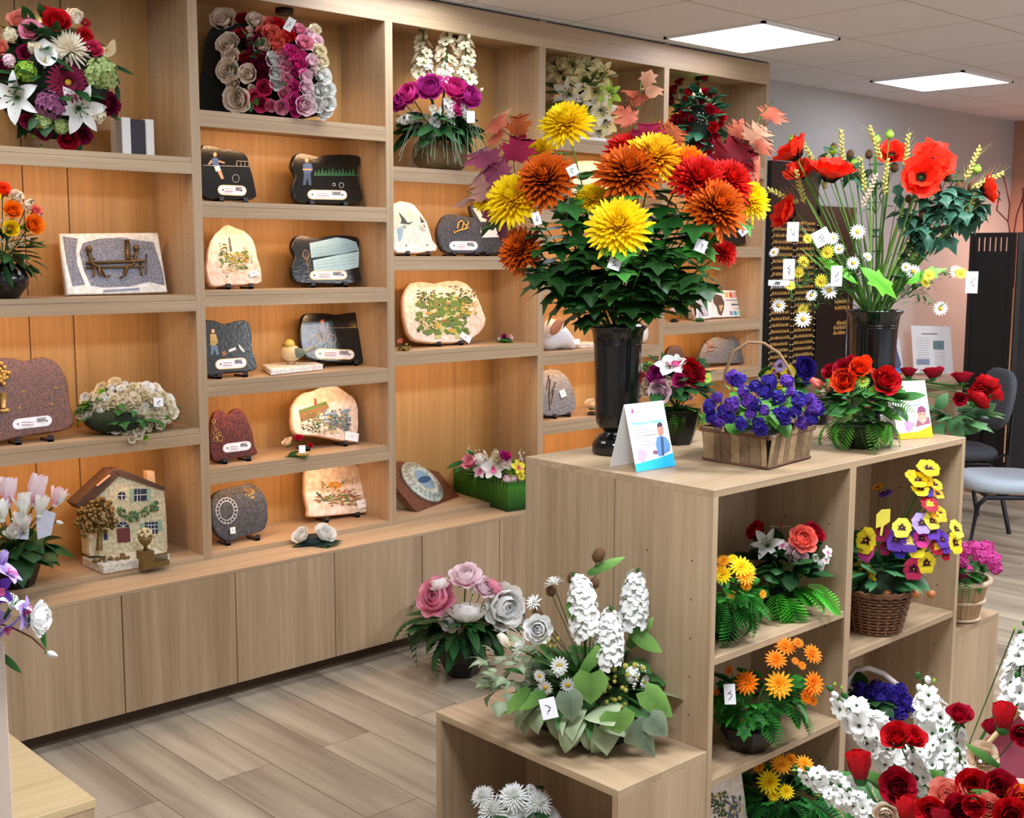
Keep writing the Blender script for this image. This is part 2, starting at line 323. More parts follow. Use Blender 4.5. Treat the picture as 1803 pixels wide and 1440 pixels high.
        for i in range(10): P(L=.9,w=.07,a0=60,a1=80,r0=.1,z0=-.7,phi=i*.628,shape='point',mi=1,ns=1)
    elif kind=='berries':
        for i in range(11):
            d=V((rng.uniform(-.8,.8),rng.uniform(-.8,.8),rng.uniform(-.2,.8))); m.tube([(0,0,-.8),d],.025,4,1); m.ball(d,.17,0,8,6)
    elif kind=='gyp':
        for i in range(14):
            d=V((rng.uniform(-1,1),rng.uniform(-1,1),rng.uniform(-.2,.8))); m.tube([(0,0,-.7),d],.012,3,1)
            for j in range(4): m.ball(d+V((rng.uniform(-.1,.1),rng.uniform(-.1,.1),rng.uniform(-.1,.1))),.09,0,5,4)
    elif kind=='dusty':    # silvery many-leaved rosette
        for i in range(34):
            t=i/34; P(L=.5+.5*t,w=.09,a0=10+75*t,a1=30+70*t,r0=.05,z0=-.2*t,phi=i*2.4,cup=.3,shape='point',nu=3,ns=1)
    r=m.mesh(kind,mats); BC[k]=r; return r
PARTN={'double':'daisy_bloom','daisy':'daisy','gerbera':'gerbera','pompom':'carnation','spider':'spider_chrysanthemum','violets':'violet_cluster','gyp':'baby_breath','dusty':'silver_rosette','pod':'seed_pod','berries':'berry_cluster','wheat':'wheat_ear','thistle':'thistle_head','stock':'stock_spike','hyacinth':'hyacinth_spike','delphinium':'delphinium_spike','calla':'calla_lily','stargazer':'lily','bud':'flower_bud','rosebud':'rose'}
# ---------------------------------------------------------------- leaves
def leaf(m,P,d,L,w,kind='ovate',up=None,droop=25,mi=0,rng=random,fold=.25):
    d=V(d).normalized(); up=V(up) if up is not None else V((0,0,1))
    y=up.cross(d)
    if y.length<.1: y=V((1,.3,0)).cross(d)
    y.normalize(); z=d.cross(y); T=Matrix.Translation(P)@Matrix((y,-z,d)).transposed().to_4x4()  # local: petal along +Z bending to +X? -> use frame
    T=Matrix.Translation(V(P))@Matrix((-z,y,d)).transposed().to_4x4()
    if kind in('ovate','lance','round','grass'):
        sh={'ovate':'point','lance':'point','round':'oval','grass':'strap'}[kind]
        m.pet(T,L,w,0,droop,0,0,0,-fold,sh,5 if kind!='grass' else 6,1,mi)
    elif kind=='fern':
        n=12; c=[]
        for i in range(n+1):
            t=i/n; a=math.radians(droop)*t; c.append(T@V((math.sin(a)*L*t,0,math.cos(a)*L*t)))
        m.tube(c,L*.008,3,mi,False)
        for i in range(1,n):
            t=i/n; q=w*math.sin(PI*(.15+.8*t))*1.0; dd=(c[i+1]-c[i]).normalized()
            for sg in (-1,1):
                e=(T.to_3x3()@V((0,sg,0))+dd*.6).normalized(); leaf(m,c[i],e,q,q*.13,'lance',z*-1,10,mi)
    else:
        pts={'maple':[(0,0),(.06,.1),(.3,.0),(.26,.09),(.46,.1),(.36,.2),(.66,.38),(.5,.38),(.54,.5),(.34,.44),(.3,.5),(.46,.76),(.3,.68),(.28,.8),(.14,.64),(.13,.82),(0,1),(-.13,.82),(-.14,.64),(-.28,.8),(-.3,.68),(-.46,.76),(-.3,.5),(-.34,.44),(-.54,.5),(-.5,.38),(-.66,.38),(-.36,.2),(-.46,.1),(-.26,.09),(-.3,.0),(-.06,.1)],
             'lobed':[(0,0),(.2,.12),(.3,.3),(.5,.3),(.34,.48),(.46,.7),(.22,.72),(0,1),(-.22,.72),(-.46,.7),(-.34,.48),(-.5,.3),(-.3,.3),(-.2,.12)],
             'ivy':[(0,0),(.3,.0),(.55,.3),(.3,.5),(.15,.75),(0,1),(-.15,.75),(-.3,.5),(-.55,.3),(-.3,.0)],
             'heart':[(0,.08),(.3,-.02),(.52,.22),(.46,.5),(.22,.8),(0,1),(-.22,.8),(-.46,.5),(-.52,.22),(-.3,-.02)]}[kind]
        a=math.radians(droop); 
        def Q(x,t): 
            b=a*t; return T@V((math.sin(b)*L*t+abs(x)*w*fold+rng.uniform(-.02,.02)*L,x*w*1.6,math.cos(b)*L*t))
        mid=[m.vert(Q(0,t),(0,.4)) for t in (.1,.4,.7)]; n=len(pts); pv=[m.vert(Q(x,t),(x,.5+.5*abs(x)+.3*t)) for x,t in pts]
        for i in range(n):
            j=(i+1)%n; t=(pts[i][1]+pts[j][1])/2; c=mid[0 if t<.3 else (1 if t<.62 else 2)]; m.face((c,pv[i],pv[j]),mi,True)
        h=n//2
        # close the gaps between the three midrib fans
        ts=[0 if (pts[i][1]+pts[(i+1)%n][1])/2<.3 else (1 if (pts[i][1]+pts[(i+1)%n][1])/2<.62 else 2) for i in range(n)]
        for i in range(n):
            j=(i+1)%n
            if ts[i]!=ts[j]: m.face((mid[ts[i]],pv[j],mid[ts[j]]),mi,True)
def rdir(rng,zmin=-.3,zmax=1):
    z=rng.uniform(zmin,zmax); a=rng.uniform(0,2*PI); r=math.sqrt(max(0,1-z*z)); return V((r*math.cos(a),r*math.sin(a),z))
def foliage(m,C,rad,n,kind,L,w,rng,zmin=-.3,zmax=.9,inner=.35,droop=40,mi=0,bias=None):
    for i in range(n):
        d=rdir(rng,zmin,zmax)
        if bias is not None: d=(d+bias*rng.random()).normalized()
        p=V(C)+V((d.x*rad[0],d.y*rad[1],d.z*rad[2]))*rng.uniform(inner,1)
        leaf(m,p,(d+V((rng.uniform(-.3,.3),rng.uniform(-.3,.3),rng.uniform(-.2,.3)))),L*rng.uniform(.7,1.2),w*rng.uniform(.8,1.2),kind,V((rng.uniform(-.5,.5),rng.uniform(-.5,.5),1)),droop*rng.uniform(.4,1.5),mi,rng)
def octpot(m,C,r,h,n=8,top=1.0,bot=.62,lip=.01,a=.3,mi=0,mid=None):
    pr=[(r*bot,0),(r*(mid or (bot+top)/2*1.04),h*.5),(r*top,h),(r*top*.93,h),(r*top*.9,h*.8)]
    m.lathe(pr,n,C,mi,Matrix.Rotation(a,3,'Z'))
def tag(P,N_,w,h,root,rot=0,text=None):
    m=M(); R=frame(N_,(0,0,1)); R=R@Matrix.Rotation(rot,3,'Z'); T=Matrix.Translation(P)@R.to_4x4()
    m.box((-h/2,-w/2,-.0006),(h/2,w/2,.0006),0,T)
    rg=random.Random(int(P.x*1e4)); 
    for i in range(3):
        a=-.3+.25*i; m.tube([T@V((a*h*.6-.1*h,rg.uniform(-.2,.2)*w,.001)),T@V((a*h*.6+.02*h,rg.uniform(-.25,.25)*w,.001)),T@V((a*h*.6+.08*h,rg.uniform(-.2,.2)*w,.001))],.0009,3,1)
    return m.build('price_tag',[TAG,INK],root,'white price tag')
# ---------------------------------------------------------------- arrangement DSL
class Arr:
    def __init__(s,name,label,cat,base,C=None,seed=1,group=None):
        s.b=V(base); s.n=horiz(s.b); s.r=thing(name,label,cat,s.b,group); s.k=mpp(s.b); s.rng=random.Random(seed); s.C=C; s.off=0
        s.c3=s.P(C[0],C[1],0) if C else s.b
    def P(s,x,y,off=None): return onp(x,y,s.b+s.n*(s.off if off is None else off),s.n)
    def dome(s,x,y,Rp=None,f=.8):
        Rx,Ry=s.C[2],s.C[3]; q=1-((x-s.C[0])/Rx)**2-((y-s.C[1])/Ry)**2
        return f*min(Rx,Ry)*s.k*math.sqrt(max(0,q))
    def flowers(s,spec,f=.8,cam=.6,up=.15,stems=None):
        sm=M()
        for e in spec.split(';'):
            e=e.split()
            if not e: continue
            kind,col=e[0],e[1]; x,y,d=float(e[2]),float(e[3]),float(e[4]); opt=e[5:] 
            off=s.dome(x,y,f=f) if s.C else 0; ax=None; sq=1
            for o in opt:
                if o[0]=='o': off=float(o[1:])
                elif o[0]=='>': a,b=o[1:].split(','); ax=CR*float(a)+CU*float(b)
                elif o[0]=='c': ax=(ax or V())+s.n*float(o[1:])
            P=s.P(x,y,off); R=d/2*mpp(P)*(1.28 if kind in('rose','rosebud') else 1)
            if ax is None:
                dd=(P-s.c3); dd=dd.normalized() if dd.length>1e-6 else V((0,0,1)); ax=s.n*cam+dd*.8+V((0,0,up))
            me=bloom_mesh(kind,col,s.rng.randint(0,1)); nm=PARTN.get(kind,kind)
            spin=s.rng.uniform(0,6.28) if kind not in('pansy','calla','orchid') else s.rng.uniform(-.4,.4)
            Rm=frame(ax)
            if kind in('pansy','orchid'): Rm=Rm@Matrix.Rotation(-PI/2,3,'Z')
            if kind not in('pansy','orchid','calla'): Rm=Rm@Matrix.Rotation(spin,3,'Z')
            link(nm,me,s.r,mat=Matrix.Translation(P)@Rm.to_4x4()@Matrix.Scale(R,4))
            if stems is not None:
                q=V(stems); mid=(P+q)/2+V((0,0,.1*(P-q).length)); sm.tube([q,mid*.5+P*.2+q*.3,P-ax.normalized()*R*.5],max(.0012,R*.05),4)
        if stems is not None and sm.v: sm.build('stems',STEM,s.r)
        return s
    def leaves(s,spec,col=('1e4a20','3f7a34'),C=None,rad=None,name='foliage',fz=(-.3,.9),inner=.35,droop=40,bias=None):
        m=M(); C=C if C is not None else s.c3+s.n*0; rad=rad if rad is not None else (s.C[2]*s.k*.9,)*2+(s.C[3]*s.k*.9,)
        for e in spec.split(';'):
            kind,n,L,w=e.split(); foliage(m,C,rad,int(n),kind,float(L)*s.k,float(w)*s.k,s.rng,fz[0],fz[1],inner,droop,0,bias)
        m.build(name,green(*col),s.r); return s
    def leafat(s,spec,col=('1e4a20','3f7a34'),name='leaf'):
        for e in spec.split(';'):
            e=e.split()
            if not e: continue
            kind=e[0]; x,y,x2,y2,w=map(float,e[1:6]); off=float(e[6]) if len(e)>6 else 0; A=s.P(x,y,off); B=s.P(x2,y2,off+.01)
            m=M(); leaf(m,A,B-A,(B-A).length,w*s.k*(.55 if kind!='fern' else .7),kind,V((0,0,.4))+s.n*1.2,18,0,s.rng); m.build(name,green(*col),s.r)
        return s
    def tag(s,x,y,w,h,off,rot=0):
        P=s.P(x,y,off); tag(P,s.n+V((0,0,.2)),w*s.k,h*s.k,s.r,rot); return s
    def pot(s,r,h,n=8,mat=None,top=1,bot=.62,name='pot',a=.3,mid=None):
        m=M(); octpot(m,s.b,r*s.k,h*s.k,n,top,bot,a=a,mid=mid); m.lathe([(r*s.k*top*.9,h*s.k*.86),(.001,h*s.k*.9)],n,s.b,1,Matrix.Rotation(a,3,'Z')); m.build(name,[mat or DKPOT,flat('1c2a14',.9)],s.r); return s
# ================================================================ ROOM
W=.85; ZC=2.4976; ZT=2.6122; UW=.0373; D=.30; LED=.1913
WALLY=.37; XR=7.15
def struct(n,m,mats): return m.build(n,mats,None,kind='structure')
m=M(); m.box((-3.2,-6.5,-.05),(XR,WALLY,0)); struct('floor',m,wood('Y','827464','bfb29c',.38,True))
def tilemat():
    ma,nt,b=newmat('ceiling'); L=nt.links; b.inputs['Roughness'].default_value=.9
    ge=N(nt,'ShaderNodeNewGeometry'); mp=N(nt,'ShaderNodeMapping'); mp.inputs['Location'].default_value=(-2.4876/.622,.0607/.622,0); mp.inputs['Scale'].default_value=(1/.622,1/.622,1); L.new(ge.outputs['Position'],mp.inputs[0])
    br=N(nt,'ShaderNodeTexBrick'); br.offset=0; br.inputs['Scale'].default_value=1; br.inputs['Brick Width'].default_value=1; br.inputs['Row Height'].default_value=1; br.inputs['Mortar Size'].default_value=.008; br.inputs['Mortar Smooth'].default_value=0
    br.inputs['Color1'].default_value=lin('e2e5ea'); br.inputs['Color2'].default_value=lin('e2e5ea'); br.inputs['Mortar'].default_value=lin('b8b4ac'); L.new(mp.outputs[0],br.inputs[0])
    ns=N(nt,'ShaderNodeTexNoise',i_Scale=180); L.new(ge.outputs['Position'],ns.inputs[0]); mx=N(nt,'ShaderNodeMix',data_type='RGBA',blend_type='MULTIPLY'); mr=N(nt,'ShaderNodeMapRange'); mr.inputs[3].default_value=.88; mr.inputs[4].default_value=1.06
    L.new(ns.outputs[0],mr.inputs[0]); mx.inputs[0].default_value=1; L.new(br.outputs[0],mx.inputs[6]); L.new(mr.outputs[0],mx.inputs[7]); L.new(mx.outputs[2],b.inputs['Base Color']); return ma
m=M(); m.box((-3.2,-6.5,ZT+.004),(XR,WALLY,ZT+.06)); struct('ceiling',m,tilemat())
m=M(); m.box((-3.2,WALLY,0),(XR,WALLY+.1,ZT+.06)); struct('wall_back',m,flat('b4b2ae',.9,noise=.03))
m=M(); m.box((XR,-6.5,0),(XR+.1,WALLY+.1,ZT+.06)); struct('wall_right',m,flat('b88a76',.9,noise=.03))
m=M(); m.box((-3.3,-6.5,0),(-3.2,WALLY+.1,ZT+.06)); struct('wall_left',m,flat('c8c2b8',.9,noise=.03))
m=M(); m.box((-3.3,-6.6,0),(XR+.1,-6.5,.5)); struct('wall_front',m,flat('c8c2b8',.9,noise=.03))
# ceiling lights
LCOL='e6ecff'
def ceil_light(x,y,sx,sy,label,group=None):
    t=thing('ceiling_light',label,'light',(x,y,ZT),group)
    m=M(); f=.018
    for a,b in (((x-sx/2,y-sy/2),(x+sx/2,y-sy/2+f)),((x-sx/2,y+sy/2-f),(x+sx/2,y+sy/2)),((x-sx/2,y-sy/2),(x-sx/2+f,y+sy/2)),((x+sx/2-f,y-sy/2),(x+sx/2,y+sy/2))): m.box((a[0],a[1],ZT-.006),(b[0],b[1],ZT+.004))
    m.build('frame',WHITE,t)
    m=M(); m.box((x-sx/2+f,y-sy/2+f,ZT-.002),(x+sx/2-f,y+sy/2-f,ZT+.003)); m.build('diffuser',emis(LCOL,7),t,'glowing white diffuser')
LB=[at(1171,66,'Z',ZT),at(1303.6,93,'Z',ZT),at(1349.6,37,'Z',ZT),at(1474.6,69,'Z',ZT)]
c=sum(LB,V())/4; s1=(LB[1].x-LB[0].x+LB[3].x-LB[2].x)/2; ceil_light(c.x,c.y,s1,abs(LB[2].y-LB[0].y),'bright square ceiling panel light nearest the oak shelving')
LB=[at(1537,142,'Z',ZT),at(1618,160,'Z',ZT),at(1706,124,'Z',ZT),at(1776,146,'Z',ZT)]
c2=sum(LB,V())/4; s2=(LB[1].x-LB[0].x+LB[3].x-LB[2].x)/2; ceil_light(c2.x,c2.y,s2,abs(LB[2].y-LB[0].y),'smaller looking square ceiling panel light further back on the right')
for x,y in ((c.x-1.87,c.y),(c.x-3.74,c.y),(c.x-1.87,c.y-2.49),(c.x,c.y-2.49),(c.x-3.74,c.y-2.49),(c2.x,c.y-2.49)):
    L_=bpy.data.lights.new('panel_lamp','AREA'); L_.shape='SQUARE'; L_.size=.58; L_.energy=12 if y>-1.5 else 58; L_.color=(.88,.93,1); o=bpy.data.objects.new('panel_lamp',L_); COL.objects.link(o); o.location=(x,y,ZT-.01)
# warm lamp of the consulting corner, far right
L_=bpy.data.lights.new('warm_lamp','AREA'); L_.shape='DISK'; L_.size=.3; L_.energy=30; L_.color=(1,.55,.42); o=bpy.data.objects.new('warm_lamp',L_); COL.objects.link(o); o.location=(6.6,-.5,2.2)
wd=bpy.data.worlds.new('w'); S.world=wd; wd.use_nodes=True; wd.node_tree.nodes['Background'].inputs[0].default_value=(.8,.86,1,1); wd.node_tree.nodes['Background'].inputs[1].default_value=1.1
# ================================================================ SHELVING
SH=.057  # slab thickness
bays=[(-1,[1.868,1.388,.909],'tall oak shelf bay at the far left holding the round mixed wreath at its top'),
(0,[2.035,1.719,1.4015,1.076,.7547],'second tall oak shelf bay from left, six rows of plaques under a rose cushion'),
(1,[1.883,1.526,1.137],'tall middle oak shelf bay holding the log basket of magenta peonies at its top'),
(2,[2.06,1.736,1.413,1.089,.766],'tall oak shelf bay behind the chrysanthemum vase with white lilies at its top'),
(3,[2.0,1.58,1.19,.93],'rightmost tall oak shelf bay with the red rose cascade, next to the black boards'),
(-2,[1.868,1.388,.909],'')]
def bay(n,zs,label):
    x0=n*W+UW/2; x1=(n+1)*W+UW/2
    t=thing('shelf_unit',label,'shelf unit',(x0,0,.478),'oak shelf bays along the wall')
    tb=.0182
    for a in (x0,x1-tb):
        m=M(); m.box((a,0,.479),(a+tb,D,ZT)); 
        for z in [.56+.064*i for i in range(30)]:      # peg holes
            xx=a+tb if a==x0 else a
            for yy in (.05,.25): m.lathe([(.0025,-.0004),(.0025,.0004)],6,(xx,yy,z),1,Matrix.Rotation(PI/2,3,'Y'))
        bevel(m.build('side_panel',[WV,flat('3a2c20',.8)],t),.0008,1)
    m=M(); m.box((x0+tb,D,.479),(x1-tb,D+.008,ZT))
    if n==-1:
        for xp in (at(52,600,'Y',D).x,at(130,600,'Y',D).x): m.box((xp,D-.0015,.5),(xp+.004,D,ZC),1)
    m.build('back_panel',[WVB,flat('5a4028',.8)],t,'warm toned back panel')
    m=M(); m.box((x0+tb,0.0,.479),(x1-tb,D,.497)); m.build('bottom_shelf',WX,t)
    for z in zs:
        m=M(); m.box((x0+tb,.0,z),(x1-tb,.02,z+.0385)); m.box((x0+tb,.002,z+.0395),(x1-tb,D,z+SH)); m.box((x0+tb,.02,z+.02),(x1-tb,D,z+.0385))
        m.build('shelf',WX,t)
    m=M(); m.box((x0,-.0005,ZC),(x1-.0006,.018,ZT-.006)); m.box((x0+tb,.018,ZC+.02),(x1-tb,D,ZC+.04)); m.build('fascia',WX,t)
    # under-shelf strip lamps (hidden behind the front laths) and one ceiling spot
    for i,z in enumerate([ZC+.02]+zs):
        if i==0:
            xm=(x0+x1)/2+.05; m=M(); m.lathe([(.035,0),(.035,-.02),(.028,-.024),(.02,-.018)],16,(xm,.16,z),0); m.build('spot_fitting',flat('3c3430',.4,.5),t,'small dark downlight')
            L_=bpy.data.lights.new('bay_spot','SPOT'); L_.energy=SPOTE[n]; L_.spot_size=2.2; L_.spot_blend=.7; L_.color=(1,.66,.38); L_.shadow_soft_size=.02; o=bpy.data.objects.new('bay_spot',L_); COL.objects.link(o); o.location=(xm,.16,z-.03)
        else:
            m=M(); m.box((x0+.15,.03,z+.012),(x1-.2,.05,z+.02)); m.build('strip_lamp',flat('d8d0c0',.5),t)
            L_=bpy.data.lights.new('strip_light','AREA'); L_.shape='RECTANGLE'; L_.size=.62; L_.size_y=.02; L_.energy=STRE; L_.color=(1,.58,.3); o=bpy.data.objects.new('strip_light',L_); COL.objects.link(o); o.location=((x0+x1)/2-.03,.06,z+.008); o.rotation_euler=(math.radians(28),0,0)
SPOTE={-2:2,-1:4,0:7,1:6,2:5,3:4}; STRE=1.45
for b in bays: 
    if b[2]: bay(*b)
# base cabinets
for n in range(-1,4):
    x0=n*W+UW/2; x1=x0+W
    lab={-1:'low oak cupboard at the far left under the wreath bay',0:'low two-door oak cupboard under the bay of plaques',1:'low two-door oak cupboard behind the pink and white peony pot',2:'low oak cupboard mostly hidden behind the island',3:'rightmost low oak cupboard of the wall run, behind the island'}[n]
    t=thing('base_cabinet',lab,'cabinet',(x0,-LED,0),'low oak cupboards along the wall')
    m=M(); m.box((x0,-LED+.02,.0605),(x1-.001,D,.465)); m.build('carcass',WV,t)
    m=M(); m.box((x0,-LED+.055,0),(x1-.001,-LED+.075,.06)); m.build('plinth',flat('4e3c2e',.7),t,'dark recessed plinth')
    for k in range(2):
        m=M(); a=x0+k*W/2; m.box((a+.0018,-LED,.0605),(a+W/2-.0018,-LED+.0185,.4655)); bevel(m.build('door',WV,t),.0008,1)
m=M(); m.box((-W+UW/2-.6,-LED+.0,.4665),(4*W+UW/2,D,.4785)); o=m.build('worktop',WX,None,'long continuous oak worktop on the low cupboards below the shelf bays',cat='worktop'); 
# ================================================================ ISLAND
IX0,IX1,IXM=.124,1.362,.731; IY0,IY1,IYS=-2.208,-1.571,-1.897; IH=1.048; T_=.0185
def opencab(name,label,x0,x1,y0,y1,z0,z1,face,divs=(),shelves=(),holes=True,group=None):
    t=thing(name,label,'shelf unit',((x0+x1)/2,(y0+y1)/2,z0),group)
    inx0,inx1=x0,x1
    if face in('-Y','+Y'):
        yb0,yb1=(y1-.008,y1) if face=='-Y' else (y0,y0+.008)
        for a in (x0,x1-T_)+tuple(divs):
            m=M(); w=T_ if a in (x0,x1-T_) else T_*1.6
            m.box((a,y0,z0),(a+w,y1,z1))
            if holes:
                for z in [z0+.1+.096*i for i in range(int((z1-z0-.1)/.096))]:
                    for yy in (y0+.06,y0+.2):
                        for xx in (a,a+w): m.lathe([(.0026,-.0004),(.0026,.0004)],6,(xx,yy,z),1,Matrix.Rotation(PI/2,3,'Y'))
            bevel(m.build('side_panel' if w==T_ else 'divider',[WV,flat('3a2c20',.8)],t),.0008,1)
        m=M(); m.box((x0+T_,yb0,z0+.0005),(x1-T_,yb1,z1-.0005)); m.build('back_panel',WV,t)
        for a,b,z in shelves: m=M(); m.box((a,y0+.002,z-T_),(b,y1-.009,z)); bevel(m.build('shelf',WX,t),.0008,1)
    else:
        for a in (y0,y1-T_): m=M(); m.box((x0,a,z0),(x1,a+T_,z1)); bevel(m.build('side_panel',WV,t),.0008,1)
        xb=(x1-.008,x1) if face=='-X' else (x0,x0+.008)
        m=M(); m.box((xb[0],y0+T_,z0),(xb[1],y1-T_,z1)); m.build('back_panel',WV,t)
        m=M(); m.box((x0,y0+T_,z0+.02),(x1,y1-T_,z0+.02+T_)); m.build('shelf',WY,t)
        m=M(); m.box((x0,y0,z1),(x1,y1,z1+T_)); bevel(m.build('top',WX if face=='+X' else WY,t),.0008,1)
    return t
dv=IXM-T_*.8
opencab('display_cabinet','tall open oak display cabinet facing front with four compartments of potted flowers',IX0,IX1,IY0,IYS-.002,0,IH-T_,'-Y',(dv,),
 [(IX0+T_,dv,.6365),(IX0+T_,dv,.329),(dv+T_*1.6,IX1-T_,.508),(IX0+T_,dv,.04),(dv+T_*1.6,IX1-T_,.04)])
opencab('display_cabinet','open oak display cabinet set back to back behind the island, facing the wall shelves',IX0,IX1,IYS+.002,IY1,0,IH-T_,'+Y',(),[(IX0+T_,IX1-T_,.5)],False)
m=M(); m.box((IX0,IY0,IH-T_),(IX1,IY1,IH)); bevel(m.build('worktop',WX,None,'oak top of the island carrying the two tall vases and flower pots',cat='worktop'),.0008,1)
opencab('low_cabinet','low open oak cabinet in the foreground under the white hyacinth planter',-.195,IX0-.0015,IY0,IY1,0,.410-T_,'-X')
opencab('low_cabinet','low oak cabinet at the right end of the island under the pink geranium basket',IX1+.0015,1.654,IY0,IY1,0,.441-T_,'+X')
# near left foreground units
nc=at(168,1406,'Z',.44)
t=thing('low_cabinet','low pale oak cabinet cut off at the lower left corner of the photo','cabinet',(nc.x-.3,nc.y+.3,0))
m=M(); m.box((nc.x-.62,nc.y,.42),(nc.x,nc.y+.66,.44)); bevel(m.build('top',wood('X','b89c70','d8c094'),t),.001,1)
m=M(); m.box((nc.x-.618,nc.y+.002,0),(nc.x-.002,nc.y+.658,.4195)); m.build('carcass',WV,t)
q=at(8,1130,'Z',1.05)
t=thing('display_cabinet','pale tall cabinet edge at the extreme left under the violet blossoms','cabinet',(q.x-.3,q.y-.1,0))
m=M(); m.box((q.x-.5,q.y,0),(q.x,q.y+.4,1.049)); bevel(m.build('carcass',flat('c8b4a4',.5,noise=.05),t),.002,1)
QN=q
# ================================================================ BLACK TEXT BOARDS on the back wall
def letters(m,x0,x1,z,y,h,rng,mi=1):
    x=x0
    while x<x1:
        w=rng.uniform(.012,.03); 
        if x+w>x1: break
        for xx in (x,x+w*.5): m.box((xx,y-.002,z-h*.5),(xx+w*.42,y,z+h*rng.uniform(.1,.5)),mi)
        x+=w+rng.uniform(.003,.009)
rg=random.Random(5)
by=WALLY-.03; X0=at(1354,450,'Y',by).x; X1=at(1438,450,'Y',by).x; X2=at(1500,450,'Y',by).x; Zt=at(1400,286,'Y',by).z
t=thing('sample_board','black board with two columns of small gold lettering strips beside the shelving','sign',((X0+X1)/2,by,0))
m=M(); m.box((X0,by,0),(X1,WALLY-.002,Zt)); m.build('backing',flat('0c0a0a',.35),t)
zz=at(1400,392,'Y',by).z; dz=.0385; xm=(X0+X1)/2
for cI,(a,b) in enumerate(((X0+.02,xm-.012),(xm+.012,X1-.01))):
    z=zz
    m=M()
    while z>.8: 
        m.box((a,by-.006,z-.013),(b,by-.0005,z+.012),0); letters(m,a+.012,b-.012,z,by-.006,.02,rg)
        for xx in (a,b): m.ball((xx,by-.006,z-.012),.006,2,6,4)
        z-=dz
    m.build('lettering_strips',[flat('2e2410',.4),GOLD,flat('d8c8a0',.3,.5)],t,'rows of gold lettering')
m=M(); a=at(1356,498,'Y',by); b=at(1397,503,'Y',by); m.box((a.x,by-.008,b.z-.012),(b.x,by-.001,a.z+.012)); m.build('title_strip',TAG,t,'white strip')
t=thing('sample_board','black board with a few gold lines of script behind the poppy vase','sign',((X1+X2)/2,by,0))
m=M(); m.box((X1+.004,by-.01,0),(X2+.02,WALLY-.002,Zt-.25)); m.build('backing',flat('0c0a0a',.35),t)
for k,(px,py) in enumerate(((1481,530),(1481,541),(1481,568),(1479,576),(1478,585))):
    p=at(px,py,'Y',by-.01); m=M(); letters(m,p.x-.075+.02*(k==2),p.x+.10-.02*(k==2),p.z,by-.01,.026,rg,0); m.build('gold_script',GOLD,t)
m=M(); p=at(1491,500,'Y',by-.02); m.tube([(p.x+.02,by-.02,.85),(p.x+.02,by-.02,1.35)],.004,5); m.build('edge_rod',METAL,t)
# ================================================================ FOLDING SCREEN, DESK, CHAIRS
SX=5.6
a=at(1710,410,'X',SX); b=at(1790,412,'X',SX)
def screen_panel(t,P,Q,h):
    d=(Q-P); d.z=0; Lh=d.length; d.normalize(); n=V((-d.y,d.x,0)); T=Matrix.Translation((P.x,P.y,0))@Matrix((d,n,V((0,0,1)))).transposed().to_4x4()
    for u in (0,Lh-.03): m=M(); m.box((u,-.012,0),(u+.03,.012,h),0,T); m.build('post',flat('1a1210',.5),t)
    m=M(); m.box((.03,-.006,.08),(Lh-.03,.006,h-.12),0,T); m.build('panel_cloth',flat('0c0808',.7),t)
    m=M(); m.box((.03,-.01,h-.03),(Lh-.03,.01,h),0,T); k=6
    for i in range(k+1): u=.03+(Lh-.06-.024)*i/k; m.box((u,-.008,h-.12),(u+.024,.008,h-.03),0,T)
    m.build('slatted_rail',flat('1a1210',.5),t)
t=thing('folding_screen','tall black folding screen with a slatted top rail beside the desk','screen',(SX,b.y,0)); h=a.z
screen_panel(t,V((a.x,a.y,0)),V((b.x,b.y,0)),h); screen_panel(t,V((b.x,b.y-.012,0)),V((b.x+.35,b.y-.42,0)),h)
m=M(); m.tube([(b.x-.02,b.y-.01,.25),(b.x-.02,b.y-.01,h-.35)],.006,6); m.build('hinge_strip',flat('a8805a',.5),t,'pale strip down the hinge')
# curly red twigs above the screen
t=thing('twig_bunch','thin reddish curly twigs rising behind the black folding screen','branch',(SX+.3,b.y+.1,0))
rg=random.Random(3)
for k,(xs) in enumerate((((1783,430),(1775,390),(1755,370),(1760,340),(1748,325)),((1783,430),(1790,380),(1803,340)),((1775,390),(1778,360),(1772,330),(1765,305)),((1798,460),(1803,400),(1801,330)))):
    m=M(); m.tube([at(x,y,'X',SX+.3) for x,y in xs],.006,5); m.build('twig',flat('7c3430',.7),t)
m=M(); pp=at(1783,430,'X',SX+.3); m.tube([pp,(pp.x,pp.y,.4)],.012,5); m.lathe([(.09,0),(.12,.3),(.08,.42)],16,(pp.x,pp.y,0),1); m.build('vase',[flat('7c3430',.7),BLACK],t,'dark vase holding the twigs')
# desk
da=at(1695,671,'Z',.75); db=at(1545,700,'Z',.75)
t=thing('desk','pale wooden desk standing against the grey wall behind the roses','desk',(da.x-.6,(.05),0))
dy0=-.35; dx1=at(1690,668,'Z',.75).x
fr=at(1690,668,'Z',.785); dx0=fr.x-1.15
m=M(); m.box((dx0,fr.y,.757),(fr.x,WALLY-.02,.785)); bevel(m.build('tabletop',wood('X','a08468','c0a484'),t),.002)
for x in (dx0,fr.x-.03): m=M(); m.box((x,fr.y+.01,0),(x+.03,WALLY-.03,.757)); m.build('leg_panel',WV,t)
m=M(); m.box((dx0+.03,fr.y+.06,.62),(fr.x-.03,fr.y+.075,.757)); m.build('apron',WV,t)
